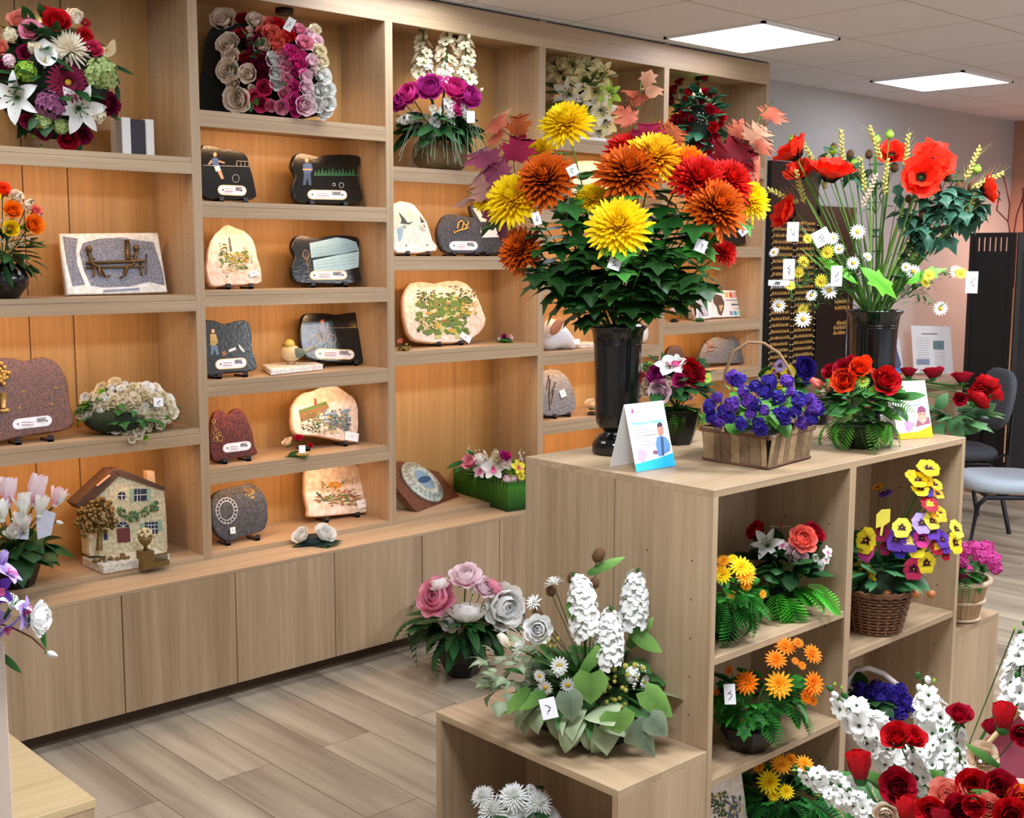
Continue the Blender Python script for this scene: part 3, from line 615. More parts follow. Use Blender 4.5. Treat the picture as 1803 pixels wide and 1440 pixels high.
# displays on the desk
def quadpx(pts,P,Nn): return [onp(x,y,P,Nn) for x,y in pts]
def panel(m,pts,P,Nn,off=.0006,mi=0,th=.0004):
    q=quadpx(pts,P+Nn*off,Nn); m.prism(q,[p-Nn*th for p in q],mi)
def rect(x0,y0,x1,y1,sk=0): return [(x0,y0),(x1,y0+sk),(x1,y1+sk),(x0,y1)]
ty=.26
P=at(1645,658,'Z',.787); Nn=(horiz(P)+V((0,0,.14))).normalized(); P=V((P.x,P.y,.787)); 
t=thing('document_stand','white document with two small pictures propped on the desk','document',P)
m=M(); q=quadpx([(1604,573),(1673,575),(1679,659),(1609,658)],P,Nn); m.prism(q,[p-Nn*.012 for p in q]); m.build('board',WHITE,t)
m=M(); panel(m,[(1623,587),(1651,587),(1651,588.5),(1623,588.5)],P,Nn,.002,0)
for i in range(14): 
    y=595+i*4.2
    if not (i<5): panel(m,rect(1646,y,1664,y+1),P,Nn,.002,1)
    if i<9: panel(m,rect(1613+i*.3,y,1636,y+1),P,Nn,.002,1)
m.build('text_lines',[flat('6a7080',.7),flat('c8ccd8',.7)],t)
for r_,c_ in (((1643,600,1662,615),'6a8a90'),((1614,632,1637,642),'9098b0')): m=M(); panel(m,rect(*r_),P,Nn,.002,0); m.build('small_picture',flat(c_,.6,noise=.4,scale=120),t)
for x in (1621,1663): m=M(); panel(m,rect(x,650,x+2,659),P,Nn,.006,0,.004); m.build('clip',METAL,t)
P=at(1578,656,'Z',.787); Nn=(horiz(P)+V((0,0,.14))).normalized(); P=V((P.x,P.y,.787))
t=thing('leaflet','narrow leaflet picturing a standing man, on the desk by the black vase','leaflet',P)
m=M(); q=quadpx([(1571,594),(1583,594),(1591,655),(1566,655)],P,Nn); m.prism(q,[p-Nn*.004 for p in q]); m.build('sheet',flat('dfe6f0',.5),t)
m=M(); panel(m,[(1574,620),(1580,618),(1587,642),(1584,648),(1572,648),(1571,640)],P,Nn,.002,0); panel(m,[(1575,612),(1579,611),(1580,618),(1575,619)],P,Nn,.0021,1); m.build('printed_man',[flat('5a5c80',.6),flat('8a5a50',.6)],t)
m=M(); panel(m,[(1567,647),(1590,647),(1591,655),(1566,655)],P,Nn,.002,0); m.build('blue_band',flat('2898e0',.5),t)
# visitor chair
SEAT=flat('a4b0bc',.75,noise=.08,scale=200)
def rbox(m,cx,cy,cz,lx,ly,lz,T,p=3.2,mi=0):
    n=24; 
    for si in (1,):
        pr=[(.0,-1),(.8,-1),(.95,-.8),(1,-.3),(1,.3),(.95,.8),(.8,1),(0,1)]
        rings=[]
        for r,z in pr:
            ring=[]
            for k in range(n):
                a=2*PI*k/n; c_,s_=math.cos(a),math.sin(a); u=(abs(c_)**p+abs(s_)**p)**(-1/p)
                ring.append(m.vert(T@V((cx+lx/2*c_*u*max(r,.01),cy+ly/2*s_*u*max(r,.01),cz+lz/2*z))))
            rings.append(ring)
        for A,B in zip(rings,rings[1:]):
            for k in range(n): m.face((A[k],A[(k+1)%n],B[(k+1)%n],B[k]),mi,True)
def chair(label,pos,rot,seatmat,backmat,frm):
    t=thing('visitor_chair',label,'chair',pos); T=Matrix.Translation(pos)@Matrix.Rotation(rot,4,'Z')
    m=M(); rbox(m,0,0,.45,.48,.47,.07,T); m.build('seat',seatmat,t)
    m=M(); rbox(m,0,0,0,.44,.36,.05,T@Matrix.Translation((0,.25,.76))@Matrix.Rotation(math.radians(80),4,'X')); m.build('backrest',backmat,t)
    for sx in (-1,1):
        m=M(); m.tube([T@V(p) for p in ((sx*.24,-.26,0),(sx*.215,-.2,.36),(sx*.21,-.16,.4),(sx*.21,0,.402),(sx*.21,.14,.4),(sx*.215,.19,.36),(sx*.24,.27,0))],.0125,8); m.build('leg_frame',frm,t)
        m=M(); m.tube([T@V(p) for p in ((sx*.2,.1,.41),(sx*.2,.25,.46),(sx*.19,.27,.8))],.011,8); m.build('back_support',frm,t)
    m=M(); 
    for y in (-.15,.13): m.tube([T@V((-.21,y,.402)),T@V((.21,y,.402))],.011,6)
    m.build('crossbar',frm,t)
cp=at(1772,846,'Z',.45); chair('visitor chair with pale grey-blue seat and dark legs right of the island',V((cp.x,cp.y,0)),math.radians(-138),SEAT,flat('4a4c54',.8),flat('20222a',.35,.6))
cp=at(1722,786,'Z',.47); chair('dark grey visitor chair further back in front of the folding screen',V((cp.x-.13,cp.y+.1,0)),math.radians(-133),flat('34363c',.8),flat('4c5058',.85),flat('101014',.4,.5))
# ================================================================ PLAQUES AND SHELF ORNAMENTS
def smooth_poly(pts,k=3,jit=0,seed=1):
    rg=random.Random(seed); n=len(pts); out=[]
    for i in range(n):
        p0,p1,p2,p3=[pts[(i+j)%n] for j in (-1,0,1,2)]
        for s in range(k):
            t=s/k; f=lambda a,b,c,d: .5*((2*b)+(c-a)*t+(2*a-5*b+4*c-d)*t*t+(3*b-a-3*c+d)*t**3)
            out.append((f(p0[0],p1[0],p2[0],p3[0])+rg.uniform(-jit,jit),f(p0[1],p1[1],p2[1],p3[1])+rg.uniform(-jit,jit)))
    return out
class Plq:
    def __init__(s,label,pts,zsh,Y=None,tilt=14,yaw=0,th=.022,mat=None,edge=None,sm=3,jit=0,feet=None,name='grave_plaque',cat='plaque',lift=.012,group=None,seed=1):
        lo=max(pts,key=lambda p:p[1]); cx=(min(p[0] for p in pts)+max(p[0] for p in pts))/2
        if Y is None:
            P=at(cx,lo[1],'Z',zsh+lift); Y=min(.2,max(.03,P.y)) if abs(P.y)<3 else .1
        P=at(cx,lo[1],'Y',Y); s.N=V((math.sin(math.radians(yaw))*math.cos(math.radians(tilt)),-math.cos(math.radians(yaw))*math.cos(math.radians(tilt)),math.sin(math.radians(tilt)))).normalized(); s.P=P
        if sm: pts=smooth_poly(pts,sm,jit,seed)
        q=[onp(x,y,s.P,s.N) for x,y in pts]; s.dz=V((0,0,zsh+lift-min(p.z for p in q))); q=[p+s.dz for p in q]
        c=sum(q,V())/len(q); s.zsh=zsh; s.c=c
        s.r=thing(name,label,cat,(c.x,Y,zsh),group); m=M()
        # bevelled slab: front face slightly smaller
        f=[p+(c-p)*.03+s.N*.0 for p in q]; mid=[p-s.N*.004 for p in q]; b=[p-s.N*th for p in q]
        a=[m.vert(p) for p in f]; m.face(a,0); d=[m.vert(p) for p in mid]; e=[m.vert(p) for p in b]; n=len(a); m.face(e[::-1],1)
        for i in range(n): j=(i+1)%n; m.face((a[j],a[i],d[i],d[j]),1,True); m.face((d[j],d[i],e[i],e[j]),1,True)
        m.build('slab',[mat,edge or mat],s.r)
        if feet:
            for x in feet:
                y=lo[1]; p=onp(x,y-3,s.P,s.N)+s.dz; m=M(); u=V((.009,0,0)); 
                m.box((p.x-.009,p.y-.012,zsh+.0005),(p.x+.009,p.y+.06,zsh+.008)); m.box((p.x-.009,p.y-.012,zsh+.0005),(p.x+.009,p.y-.006,zsh+.022)); m.build('foot',flat('3c3c42',.4,.4),s.r)
    def q(s,pts,off): return [onp(x,y,s.P-s.dz*0,s.N)+s.dz+s.N*off for x,y in pts]
    def art(s,name,shapes,th=.0008,label=None,par=None):
        # shapes: list of (material, [pts]) laid on the face
        m=M(); mats=[]
        for i,(mt,pts) in enumerate(shapes):
            if mt not in mats: mats.append(mt)
            q=s.q(pts,th*(1+i*.25)); m.prism(q,[p-s.N*th*.9 for p in q],mats.index(mt))
        s.last=m.build(name,mats,s.r if par is None else par,label); 
        if par is not None: s.last.matrix_parent_inverse=Matrix()
        return s
    def nameplate(s,x0,y0,x1,y1,sk=0,gold=True):
        h=(y1-y0)/2; cy=(y0+y1)/2; 
        def cap(g,nn=6):
            pts=[]
            for k in range(nn+1): a=PI/2+PI*k/nn; pts.append((x0+h+math.cos(a)*(h+g),cy-math.sin(a)*(h+g)))
            for k in range(nn+1): a=-PI/2+PI*k/nn; pts.append((x1-h+math.cos(a)*(h+g),cy-math.sin(a)*(h+g)))
            return [(x,y+sk*(x-x0)/(x1-x0)) for x,y in pts]
        bo=s.art('nameplate_border',[(flat('c8a860',.35,.6) if gold else flat('c8b8c8',.4),cap(1.2))],.0012)
        sh=[(TAG,cap(0))]
        for cxx in (x0+h,x1-h): sh.append((INK,[(cxx+1.6*math.cos(a),cy+sk*(cxx-x0)/(x1-x0)+1.6*math.sin(a)) for a in [k*PI/3 for k in range(6)]]))
        rg=random.Random(int(x0))
        w=x1-x0
        for k in range(9): xx=x0+w*(.62+.025*k); yy=cy-h*.45+sk*(xx-x0)/w; sh.append((flat('7c7c88',.6),[(xx,yy-h*.3),(xx+w*.012,yy-h*.3),(xx+w*.012,yy+h*.5),(xx,yy+h*.5)]))
        for k in range(2): xx=x0+w*.22; yy=cy-h*.3+k*h*.55+sk*.3; sh.append((flat('b8a8b8',.6),[(xx,yy),(xx+w*.3,yy),(xx+w*.3,yy+h*.16),(xx,yy+h*.16)]))
        s.art('nameplate',sh,.0022,'white price strip with two studs',bo.last); return s
    def wire(s,name,lines,r=.0008,mt=None,off=.001,label=None):
        m=M()
        for l in lines: m.tube([p for p in s.q(l,off)],r,4)
        m.build(name,mt or flat('d8c8a8',.5),s.r,label); return s
    def blobs(s,name,spec,mats,off=.001,seed=3,label=None):   # painted patches: (mi,cx,cy,rx,ry,n)
        m=M(); rg=random.Random(seed); lay=0
        for mi,cx,cy,rx,ry,n in spec:
            f_=1 if n==1 else .55; m0=mi
            for k in range(n if n==1 else n*4):
                mi=m0 if rg.random()<.7 else rg.choice([0,1,2,5,7])
                x=cx+rg.uniform(-rx,rx); y=cy+rg.uniform(-ry,ry); a=rg.uniform(.1,.3)*rx*f_; b=rg.uniform(.1,.3)*ry*f_; lay+=1
                if n==1: x,y,a,b=cx,cy,rx,ry
                q=s.q([(x+a*math.cos(t)*rg.uniform(.75,1.15),y+b*math.sin(t)*rg.uniform(.75,1.15)) for t in [j*PI/5 for j in range(10)]],off+lay*.00001); m.face([m.vert(p) for p in q],mi)
        m.build(name,mats,s.r,label); return s
    def tag(s,pts,label='white price tag'):
        m=M(); q=s.q(pts,.006); m.prism(q,[p-s.N*.0008 for p in q],0); c=sum(pts[i][0] for i in range(len(pts)))/len(pts),sum(pts[i][1] for i in range(len(pts)))/len(pts)
        q=s.q([(c[0]-2,c[1]-1),(c[0]+2,c[1]-1),(c[0]+2,c[1]),(c[0]-2,c[1])],.0064); m.face([m.vert(p) for p in q],1); m.build('price_tag',[TAG,INK],s.r,label); return s
BG=stone('0a0b0c','15181a',90,.2); CREAM=stone('d4bcaa','e8dcd2',50,.6); CREAME=flat('d8b090',.7,noise=.2,bump=.4); BROWNS=stone('4a2c22','7c4c3a',160,.35); GREYS=stone('26272c','4a4a50',120,.5); WSTONE=stone('d8d4cc','f0eee8',60,.4)
PG=[flat('5a7a34',.7),flat('2c4a24',.7),flat('b8a040',.7),flat('7890a8',.7),flat('a04830',.7),flat('c8b890',.7),flat('506070',.7),flat('8c6a40',.7)]
z1,z2,z3,z4,z5=[z+SH for z in (2.035,1.719,1.4015,1.076,.7547)]; zb=.4975
fig=lambda col:flat(col,.5)
SK=flat('c89878',.6); BL=flat('3c5c90',.6); WH=flat('d8dce0',.5); GN=flat('1c5a34',.6); LB=flat('8cb4c8',.5); TAN=flat('a89870',.6)
def ring(cx,cy,rx,ry=None,n=14,a0=0,a1=2*PI): ry=ry or rx; return [(cx+rx*math.cos(a0+(a1-a0)*k/n),cy+ry*math.sin(a0+(a1-a0)*k/n)) for k in range(n+1)]
# --- second bay, row 1: footballer and petanque player
p=Plq('black granite plaque engraved with a footballer and a goal, second bay',[(353,268),(372,263),(390,268),(404,268),(432,277),(441,300),(450,336),(448,356),(400,357),(364,355),(354,330)],z2,.1,mat=BG,feet=(388,430)) 
p.nameplate(384,333,433,349,2).art('footballer',[(BL,[(371,289),(376,284),(383,285),(386,291),(385,300),(376,301)]),(SK,ring(378.5,279,3.2,4,8)),(SK,[(371,289),(366,296),(369,297),(374,292)]),(SK,[(385,289),(396,293),(395,295),(385,292)]),(WH,[(377,300),(386,299),(389,307),(380,309)]),(SK,[(382,308),(389,307),(394,321),(390,323)])],label='engraved footballer')
p.wire('goal_and_ball',[[(416,300),(417,290),(437,291),(438,300)],[(424,300),(424,291)],[(431,300),(431,291)],[(358,298),(438,300)],ring(415,321,6,7)],.0007,WH)
p=Plq('black granite plaque engraved with a man playing petanque, second bay',[(518,278),(530,272),(560,278),(580,275),(630,276),(635,290),(629,305),(635,330),(634,359),(560,360),(523,357),(515,330),(521,312),(514,296)],z2,.12,mat=BG,feet=(547,606))
p.nameplate(542,338,610,353,1).art('petanque_player',[(BL,[(533,293),(538,290),(548,291),(551,302),(546,309),(535,309)]),(SK,ring(540,285,3.5,4.5,8)),(flat('34506c',.6),[(535,309),(547,309),(548,329),(543,329),(541,315),(538,329),(533,329)]),(SK,[(533,300),(548,300),(548,303),(533,303)])],label='engraved man in blue')
p.art('hedge',[(GN,[(552+i*6,312),(555+i*6,302-(i%3)*2),(559+i*6,312)]) for i in range(12)]+[(GN,[(552,311),(632,311),(632,313),(552,313)])]).wire('boules',[ring(601,329,4,4.5),ring(588,328,2.5)],.0008,WH)
# row 2: arch landscape, book
p=Plq('cream arch-shaped plaque painted with a garden and obelisk, second bay',[(368,446),(374,428),(392,408),(402,404),(416,410),(432,416),(446,432),(454,460),(461,492),(455,508),(400,511),(372,511),(364,480)],z3,.12,tilt=16,mat=CREAM,edge=CREAME,jit=.8,feet=(400,440))
p.blobs('painted_garden',[(0,412,468,24,16,26),(1,395,448,10,10,10),(2,420,462,18,8,12),(5,412,482,20,8,12),(1,430,447,4,7,5),(4,436,466,8,8,6)],PG).art('obelisk',[(flat('4c4c58',.6),[(402,427),(405,427),(409,451),(405,453)])]).tag([(437,488),(452,485),(454,494),(439,497)])
p.wire('stud_holes',[ring(400,496,1.5),ring(440,494,1.5)],.001,flat('8a4a30',.5))
p=Plq('black granite plaque with an open pale blue book, second bay',[(517,424),(530,418),(560,423),(585,418),(627,420),(634,434),(629,450),(634,480),(632,502),(560,503),(521,500),(514,474),(520,456),(514,440)],z3,.12,mat=BG,feet=(549,606))
p.nameplate(546,482,610,496,-1).art('painted_book',[(LB,[(545,432),(592,422),(610,424),(627,430),(632,444),(606,450),(548,458)]),(flat('a8d0e0',.5),[(551,462),(600,452),(632,446),(631,474),(606,480),(553,482)])],label='open pale blue book').wire('faint_lines',[[(552,441+i*5),(626,433+i*4)] for i in range(4)]+[[(556,466+i*5),(626,455+i*6)] for i in range(3)],.0005,flat('5c88a0',.6)).wire('palm_branch',[[(537,446),(540,462),(543,480)],[(532,452),(540,462)],[(545,450),(541,464)],[(534,464),(541,470)],[(547,462),(542,472)],ring(538,452,5,8)],.0009,flat('b89a78',.5))
# row 3: hiker, bird, cyclist
p=Plq('black granite plaque engraved with a hiker and a small dog, second bay',[(360,572),(378,568),(396,574),(420,568),(437,570),(444,590),(445,618),(451,640),(449,655),(400,660),(362,664),(361,620)],z4,.06,yaw=0,mat=BG,feet=(384,430))
p.nameplate(380,638,433,654,-4).art('hiker',[(SK,ring(375,587,3,4,8)),(flat('a89058',.6),[(370,592),(380,592),(384,606),(378,614),(370,612)]),(flat('5c7890',.6),[(371,612),(382,612),(386,628),(381,629),(377,618),(375,630),(371,628)])],label='engraved hiker').art('dog_and_rabbit',[(flat('a06840',.6),[(390,624),(396,621),(400,628),(393,631)]),(WH,[(402,620),(414,615),(416,619),(404,624)]),(WH,[(420,609),(424,614),(431,622),(428,624),(421,616)])]).wire('ground_lines',[[(364,606),(442,600)],[(366,628),(444,624)]],.0005,flat('4c6450',.6))
t=thing('bird_ornament','small painted bird on a white slab between two black plaques','ornament',at(515,655,'Y',-.0)); z0=z4
A=at(463,655,'Z',z0); 
q=[at(x,y,'Z',z0+.002) for x,y in ((477,661),(569,651),(548,643),(461,651))]; m=M(); top=[v+V((0,0,.022)) for v in q]; m.prism(top,q,0); bevel(m.build('base_slab',WSTONE,t),.003)
B=sum(q,V())/4+V((-.005,0,.024)); k=mpp(B); n=horiz(B)
m=M(); Rb=Matrix((CR,-n,V((0,0,1)))).transposed(); m.ball(B+V((0,0,.043)),.04,0,14,10,(1.05,.85,.85),Rb); m.ball(B+CR*-.004+V((0,0,.078))+n*.004,.021,1,10,8); m.tube([B+CR*-.022+V((0,0,.076)),B+CR*-.036+V((0,0,.072))],[.005,.001],5,2)
m.build('bird_body',[flat('c8bc98',.5,noise=.3,scale=120),flat('b8a850',.5,noise=.3),flat('6a4a20',.5)],t)
m=M(); m.ball(B+CR*.028+n*.02+V((0,0,.046)),.026,0,10,6,(1.1,.45,.8),Rb); m.build('wing',flat('5c7068',.6,noise=.3,scale=150),t); m=M(); m.tube([B+CR*.03+V((0,0,.04)),B+CR*.075+V((0,0,.056)),B+CR*.098+V((0,0,.066))],[.016,.008,.006],6); m.build('tail',flat('98a098',.6),t)
m=M()
for sgn in (-.012,.014): m.tube([B+CR*sgn,B+CR*sgn+V((0,0,.02))],.003,5)
m.build('legs',flat('8a7040',.6),t)
p=Plq('black granite plaque engraved with a cyclist and a low sun, second bay',[(532,566),(545,558),(575,558),(592,560),(625,556),(646,560),(652,580),(649,600),(653,625),(648,642),(600,644),(540,636),(529,600)],z4,.17,mat=BG,feet=(565,625))
p.nameplate(555,621,623,637,2).wire('bicycle',[ring(555,605,8.5,9),ring(583,604,8.5,9),[(555,605),(562,592),(577,590),(583,604)],[(562,592),(568,606),(577,590)],[(568,606),(555,605)],[(576,590),(575,585)],[(560,591),(564,590)]],.0011,flat('d0b8a0',.5),label='engraved bicycle').art('rider',[(flat('8898b8',.6),[(561,588),(563,578),(570,576),(573,583),(569,592)]),(SK,ring(567,573,3,4,8)),(flat('a04030',.6),[(564,570),(570,569),(571,572),(565,573)]),(flat('7888a0',.6),[(562,589),(570,590),(570,604),(567,605),(566,594)])]).wire('sun_rays',[[(625,582),(625+14*math.cos(a),582-12*math.sin(a))] for a in [PI*k/8 for k in range(9)]]+[[(545,584),(648,583)]],.0006,flat('c8a868',.5))
# row 4: brown heart, lighthouse, posy
p=Plq('reddish brown notched plaque with a small gold flower spray, second bay',[(376,732),(384,725),(392,725),(402,732),(412,722),(424,722),(434,735),(444,760),(450,790),(452,802),(420,808),(388,814),(374,808),(369,770)],z5,.07,mat=stone('40160c','6c2c18',110,.2),feet=(394,436))
p.nameplate(393,785,441,799,-6,False).wire('gold_flower_spray',[[(382,776),(380,762),(376,748),(382,738)],[(380,762),(386,752)],[(378,770),(373,758)],ring(387,774,5),ring(380,776,4),ring(376,744,3),ring(386,766,3)],.0011,GOLD)
p=Plq('cream plaque painted with cliffs, sea and a lighthouse, second bay',[(516,722),(530,703),(553,696),(576,684),(592,687),(612,700),(626,712),(632,740),(629,775),(620,787),(560,776),(520,772),(514,745)],z5,.12,tilt=16,mat=CREAM,edge=CREAME,jit=.6,feet=(540,606))
p.blobs('painted_coast',[(1,548,762,16,8,16),(0,556,744,14,10,16),(7,546,740,16,9,12),(3,592,745,22,16,30),(6,598,755,18,12,24),(0,572,768,14,5,10)],PG).art('lighthouse_and_cliff',[(PG[7],[(526,732),(574,716),(580,726),(566,736),(550,744),(530,752)]),(PG[0],[(526,731),(574,715),(576,720),(528,736)]),(flat('a03028',.6),[(553,711),(557,710),(558,722),(554,723)]),(PG[5],[(576,752),(600,772),(582,772)])]).tag([(607,768),(631,772),(629,787),(606,783)])
def posy(label,x,y,z,spec,base=None,w=30,seed=1,leafc=('1e4a20','3f7a34'),Y=None,name='flower_ornament'):
    b=at(x,y,'Z',z+.001) if Y is None else V((at(x,y,'Y',Y).x,Y,z+.001)); a=Arr(name,label,'ornament',b,(x,y-8,w/2,w/3),seed); a.flowers(spec,f=.3,cam=.4,up=.6)
    m=M(); c=a.b+V((0,0,.008))
    for k in range(14): d=rdir(a.rng,-.05,.3); leaf(m,c,d,w*.55*a.k,w*.14*a.k,'ovate',None,30,0,a.rng)
    m.ball(c,w*.28*a.k,0,10,5,(1.2,1,.5)); m.build('leaves',green(*leafc),a.r)
    return a
a=posy('tiny rose posy ornament with a card in front of the lighthouse plaque',522,800,z5,'rose peach 507 780 20;rose crimson 525 774 18;rose crimson 545 785 12;bud cream 532 786 9',w=44,Y=.03)
P_=a.P(532,791,.03); m=M(); T=Matrix.Translation(P_)@frame(a.n+V((0,0,1))).to_4x4(); m.box((-.018,-.012,-.001),(.018,.012,.001),0,T); m.build('card',TAG,a.r); m=M(); m.ball(a.P(533,799,.02),.02,0,10,6,(1.5,1,.5)); m.build('gold_leaf_base',GOLD,a.r)
# row 5: grey round, still life, white flowers
p=Plq('dark grey rounded plaque with a pale stitched rectangle, second bay bottom row',[(374,892),(384,876),(410,868),(440,862),(455,868),(470,890),(472,925),(462,945),(430,954),(405,964),(388,956),(375,935)],zb,.08,yaw=0,mat=GREYS,feet=(400,452),jit=.3)
p.wire('stitched_rectangle',[ring(399,910,19,23,16),ring(399,910,13,17,16)]+[[(399+13*math.cos(a),910+17*math.sin(a)),(399+19*math.cos(a),910+23*math.sin(a))] for a in [k*PI/9 for k in range(18)]],.0018,flat('b8c0c8',.6)).blobs('leaf_motif',[(2,440,880,8,8,8),(4,436,874,9,4,5)],PG).tag([(404,940),(413,938),(414,950),(405,951)])
p=Plq('cream plaque painted with a fruit and bottle still life, second bay bottom row',[(538,845),(548,832),(580,828),(615,826),(632,836),(644,846),(652,860),(655,890),(652,912),(620,918),(548,924),(543,910),(537,880)],zb,.16,tilt=16,mat=CREAM,edge=CREAME,jit=.6,feet=(573,628))
p.blobs('painted_still_life',[(7,595,895,40,9,22),(2,585,872,18,10,12),(4,606,882,20,8,14),(0,590,890,26,6,12),(1,568,868,5,10,5),(3,612,860,10,6,6),(5,574,886,12,8,6)],PG+[flat('d07828',.6)]).art('painted_basket',[(flat('e09030',.6),ring(590,868,12,6,12)),(INK,[(558,880),(574,894),(572,896),(556,882)])]).tag([(626,896),(648,890),(651,904),(630,910)])
posy('low white silk flower pair on dark leaves at the ledge, second bay',555,962,.4795,'rose pure 533 946 34;rose pure 570 943 38;bud cream 592 954 9',w=90,seed=4,leafc=('101c30','24402c'),Y=-.05)
# --- first bay
zA,zB,zC,zD=1.925,1.445,.966,.4975
t=thing('small_speaker','small box with two white sides and a dark front on the top left shelf','speaker',at(243,275,'Y',.1)); X0,X1=at(216,275,'Y',.08).x,at(273,275,'Y',.08).x; w=(X1-X0); hh=at(240,208,'Y',.08).z-zA
for a_,b_,mt,nn in ((X0,X0+w*.28,WHITE,'side_cover'),(X0+w*.28,X0+w*.74,flat('2a2834',.6),'front_grille'),(X0+w*.74,X1,WHITE,'side_cover')):
    m=M(); m.box((a_,.08+(.004 if nn[0]=='f' else 0),zA+.001),(b_,.17,zA+hh-(.004 if nn[0]=='f' else 0))); bevel(m.build(nn,mt,t),.003)
p=Plq('white rectangular plaque with a bronze scene of two figures on a bench',[(106,415),(279,413),(296,518),(118,523)],zB,.12,tilt=15,mat=WSTONE,sm=0,lift=.006)
sl=stone('4c4c58','9c9ca8',300,.5)
p.art('slate_inlay',[(sl,[(110,420),(137,424),(134,445),(136,470),(150,505),(128,508),(118,470)]),(sl,[(146,432),(176,424),(215,422),(236,426),(270,430),(286,480),(290,506),(262,500),(230,508),(180,510),(160,506),(148,480),(140,450)])],.001,'grey slate inlay')
BZ=flat('6a5230',.45,.6,noise=.4,scale=200)
m=M()
def bz(pts,r): m.tube(p.q(pts,.008),r,6)
for pts,r in (([(150,468),(252,464)],.006),([(150,476),(252,474)],.004),([(165,470),(164,492)],.004),([(246,468),(248,490)],.004),([(175,478),(185,492),(192,490)],.004),([(225,475),(215,492),(210,494)],.004),([(152,440),(157,455),(160,470),(172,474),(176,490)],.006),([(240,440),(238,455),(234,470),(222,474),(218,490)],.006),([(222,428),(224,462)],.009),([(152,452),(166,462)],.003),([(236,452),(222,460)],.003),([(256,452),(256,488)],.002)): bz(pts,r)
for x,y in ((155,444),(238,442)): m.ball(p.q([(x,y)],.01)[0],.012,0,8,6)
m.build('bronze_figures',BZ,p.r,'bronze figures seated on a bench')
p.art('bronze_strip',[(flat('787888',.4,.5),[(182,515),(245,511),(245,514),(182,518)])],.004)
p=Plq('large brown stone plaque with a bronze vase of flowers, first bay',[(-60,650),(-20,642),(20,641),(45,646),(62,641),(82,640),(105,654),(120,685),(123,720),(128,740),(124,764),(60,776),(-60,786)],zC,.06,mat=BROWNS,sm=3,feet=(31,88))
p.nameplate(23,750,91,767,-8,False)
m=M()
for i in range(16): m.ball(p.q([(3+math.cos(i*2.4)*(3+i*.7),672+math.sin(i*2.4)*(4+i*1.1))],.006)[0],.008,0,6,4)
q=p.q([(5,704),(5,730)],.008); m.tube([q[0],q[1]],[.012,.007],8); m.ball(p.q([(8,734)],.006)[0],.014,0,8,4,(1.4,.5,.5)); m.build('bronze_vase_ornament',GOLD,p.r)
p.wire('stud_holes',[ring(42,700,1.5),ring(98,693,1.5),ring(35,729,1.5),ring(91,722,1.5)],.0015,GOLD)
# --- house ornament
t=thing('house_ornament','cream ceramic cottage plaque with a bronze tree and tiny urn','ornament',at(220,990,'Z',zD)); YH=.1
def hq(pts,y): return [at(x,yy,'Y',y) for x,yy in pts]
HS=stone('b8ac88','dcd4b4',90,.6); RF=flat('4c3428',.6,noise=.3)
def hp(nm,pts,y,th,mt,label=None,par=None):
    m=M(); q=hq(pts,y); q=[v+V((0,0,HZ)) for v in q]; m.prism(q,[v+V((0,th,0)) for v in q]); o=m.build(nm,mt,t if par is None else par,label)
    if par is not None: o.matrix_parent_inverse=Matrix()
    return o
HZ=0; lowz=at(200,985,'Y',YH).z; HZ=zD+.03-lowz
WL=hp('wall',smooth_poly([(152,900),(200,838),(212,836),(289,868),(293,915),(295,970),(292,985),(200,985),(158,985)],1),YH,.06,HS)
hp('roof_slope',[(133,894),(198,834),(214,840),(206,848),(158,894),(142,903)],YH-.008,.075,RF,'dark brown roof'); hp('roof_slope',[(198,834),(214,833),(292,864),(289,870),(210,843)],YH-.008,.075,RF,'dark brown roof')
hp('chimney',[(259,836),(272,836),(274,857),(260,853)],YH+.015,.03,flat('d8b088',.6)); hp('skylight',[(170,861),(193,842),(195,844),(172,863)],YH-.012,.004,flat('e0a078',.5))
BLU=flat('283450',.4); SHU=flat('8cae98',.6)
hp('round_window',ring(215,879,7,7,12),YH-.003,.004,BLU,None,WL); hp('door_panel',[(206,937),(229,935),(230,960),(208,962)],YH-.003,.004,flat('6a3434',.5),'dark red door',WL); 
hp('fan_window',[(206,934)]+ring(217,934,11,9,8,PI,2*PI)+[(228,934)],YH-.003,.004,BLU,None,WL)
for a_,nm_ in ((((237,867),(247,867),(247,888),(237,889)),1),(((249,867),(258,867),(258,887),(249,888)),1),(((256,926),(277,925),(278,945),(257,946)),1),(((183,943),(189,943),(190,956),(184,957)),1)): hp('window_pane',a_,YH-.003,.004,BLU,None,WL)
for a_ in (((230,866),(236,867),(236,889),(230,889)),((259,867),(265,866),(265,887),(259,888)),((278,924),(286,923),(286,940),(279,942)),((248,928),(255,927),(255,944),(249,945))): hp('shutter',a_,YH-.004,.004,SHU,None,WL)
m=M(); sh=V((0,0,HZ))
for l in ([(215,872),(215,886)],[(208,879),(222,879)],[(261,926),(262,945)],[(266,926),(267,945)],[(272,926),(273,945)],[(256,931),(278,930)],[(256,938),(278,937)],[(217,934),(217,925)],[(217,934),(209,928)],[(217,934),(225,928)],[(242,867),(242,889)],[(237,878),(258,877)]): m.tube([v+sh for v in hq(l,YH-.005)],.0012,4)
m.build('window_bars',WHITE,t)
m=M(); rg=random.Random(2)
for i in range(90): x=208+rg.random()*70; y=906+10*math.sin((x-208)*.06)+rg.uniform(-9,7); m.ball(at(x,y,'Y',YH-.008)+sh,rg.uniform(.003,.007),i%2,5,4)
m.build('ivy',[flat('5c8454',.7),flat('3c6040',.7)],t)
m=M(); q0=at(161,1002,'Z',zD+.001); q1=at(288,985,'Z',zD+.001); m.box((q0.x,YH-.11,zD+.001),(q1.x+.0,YH+.06,zD+.032)); bevel(m.build('plinth',stone('b8b4a8','dcd8cc',80,.6),t),.003)
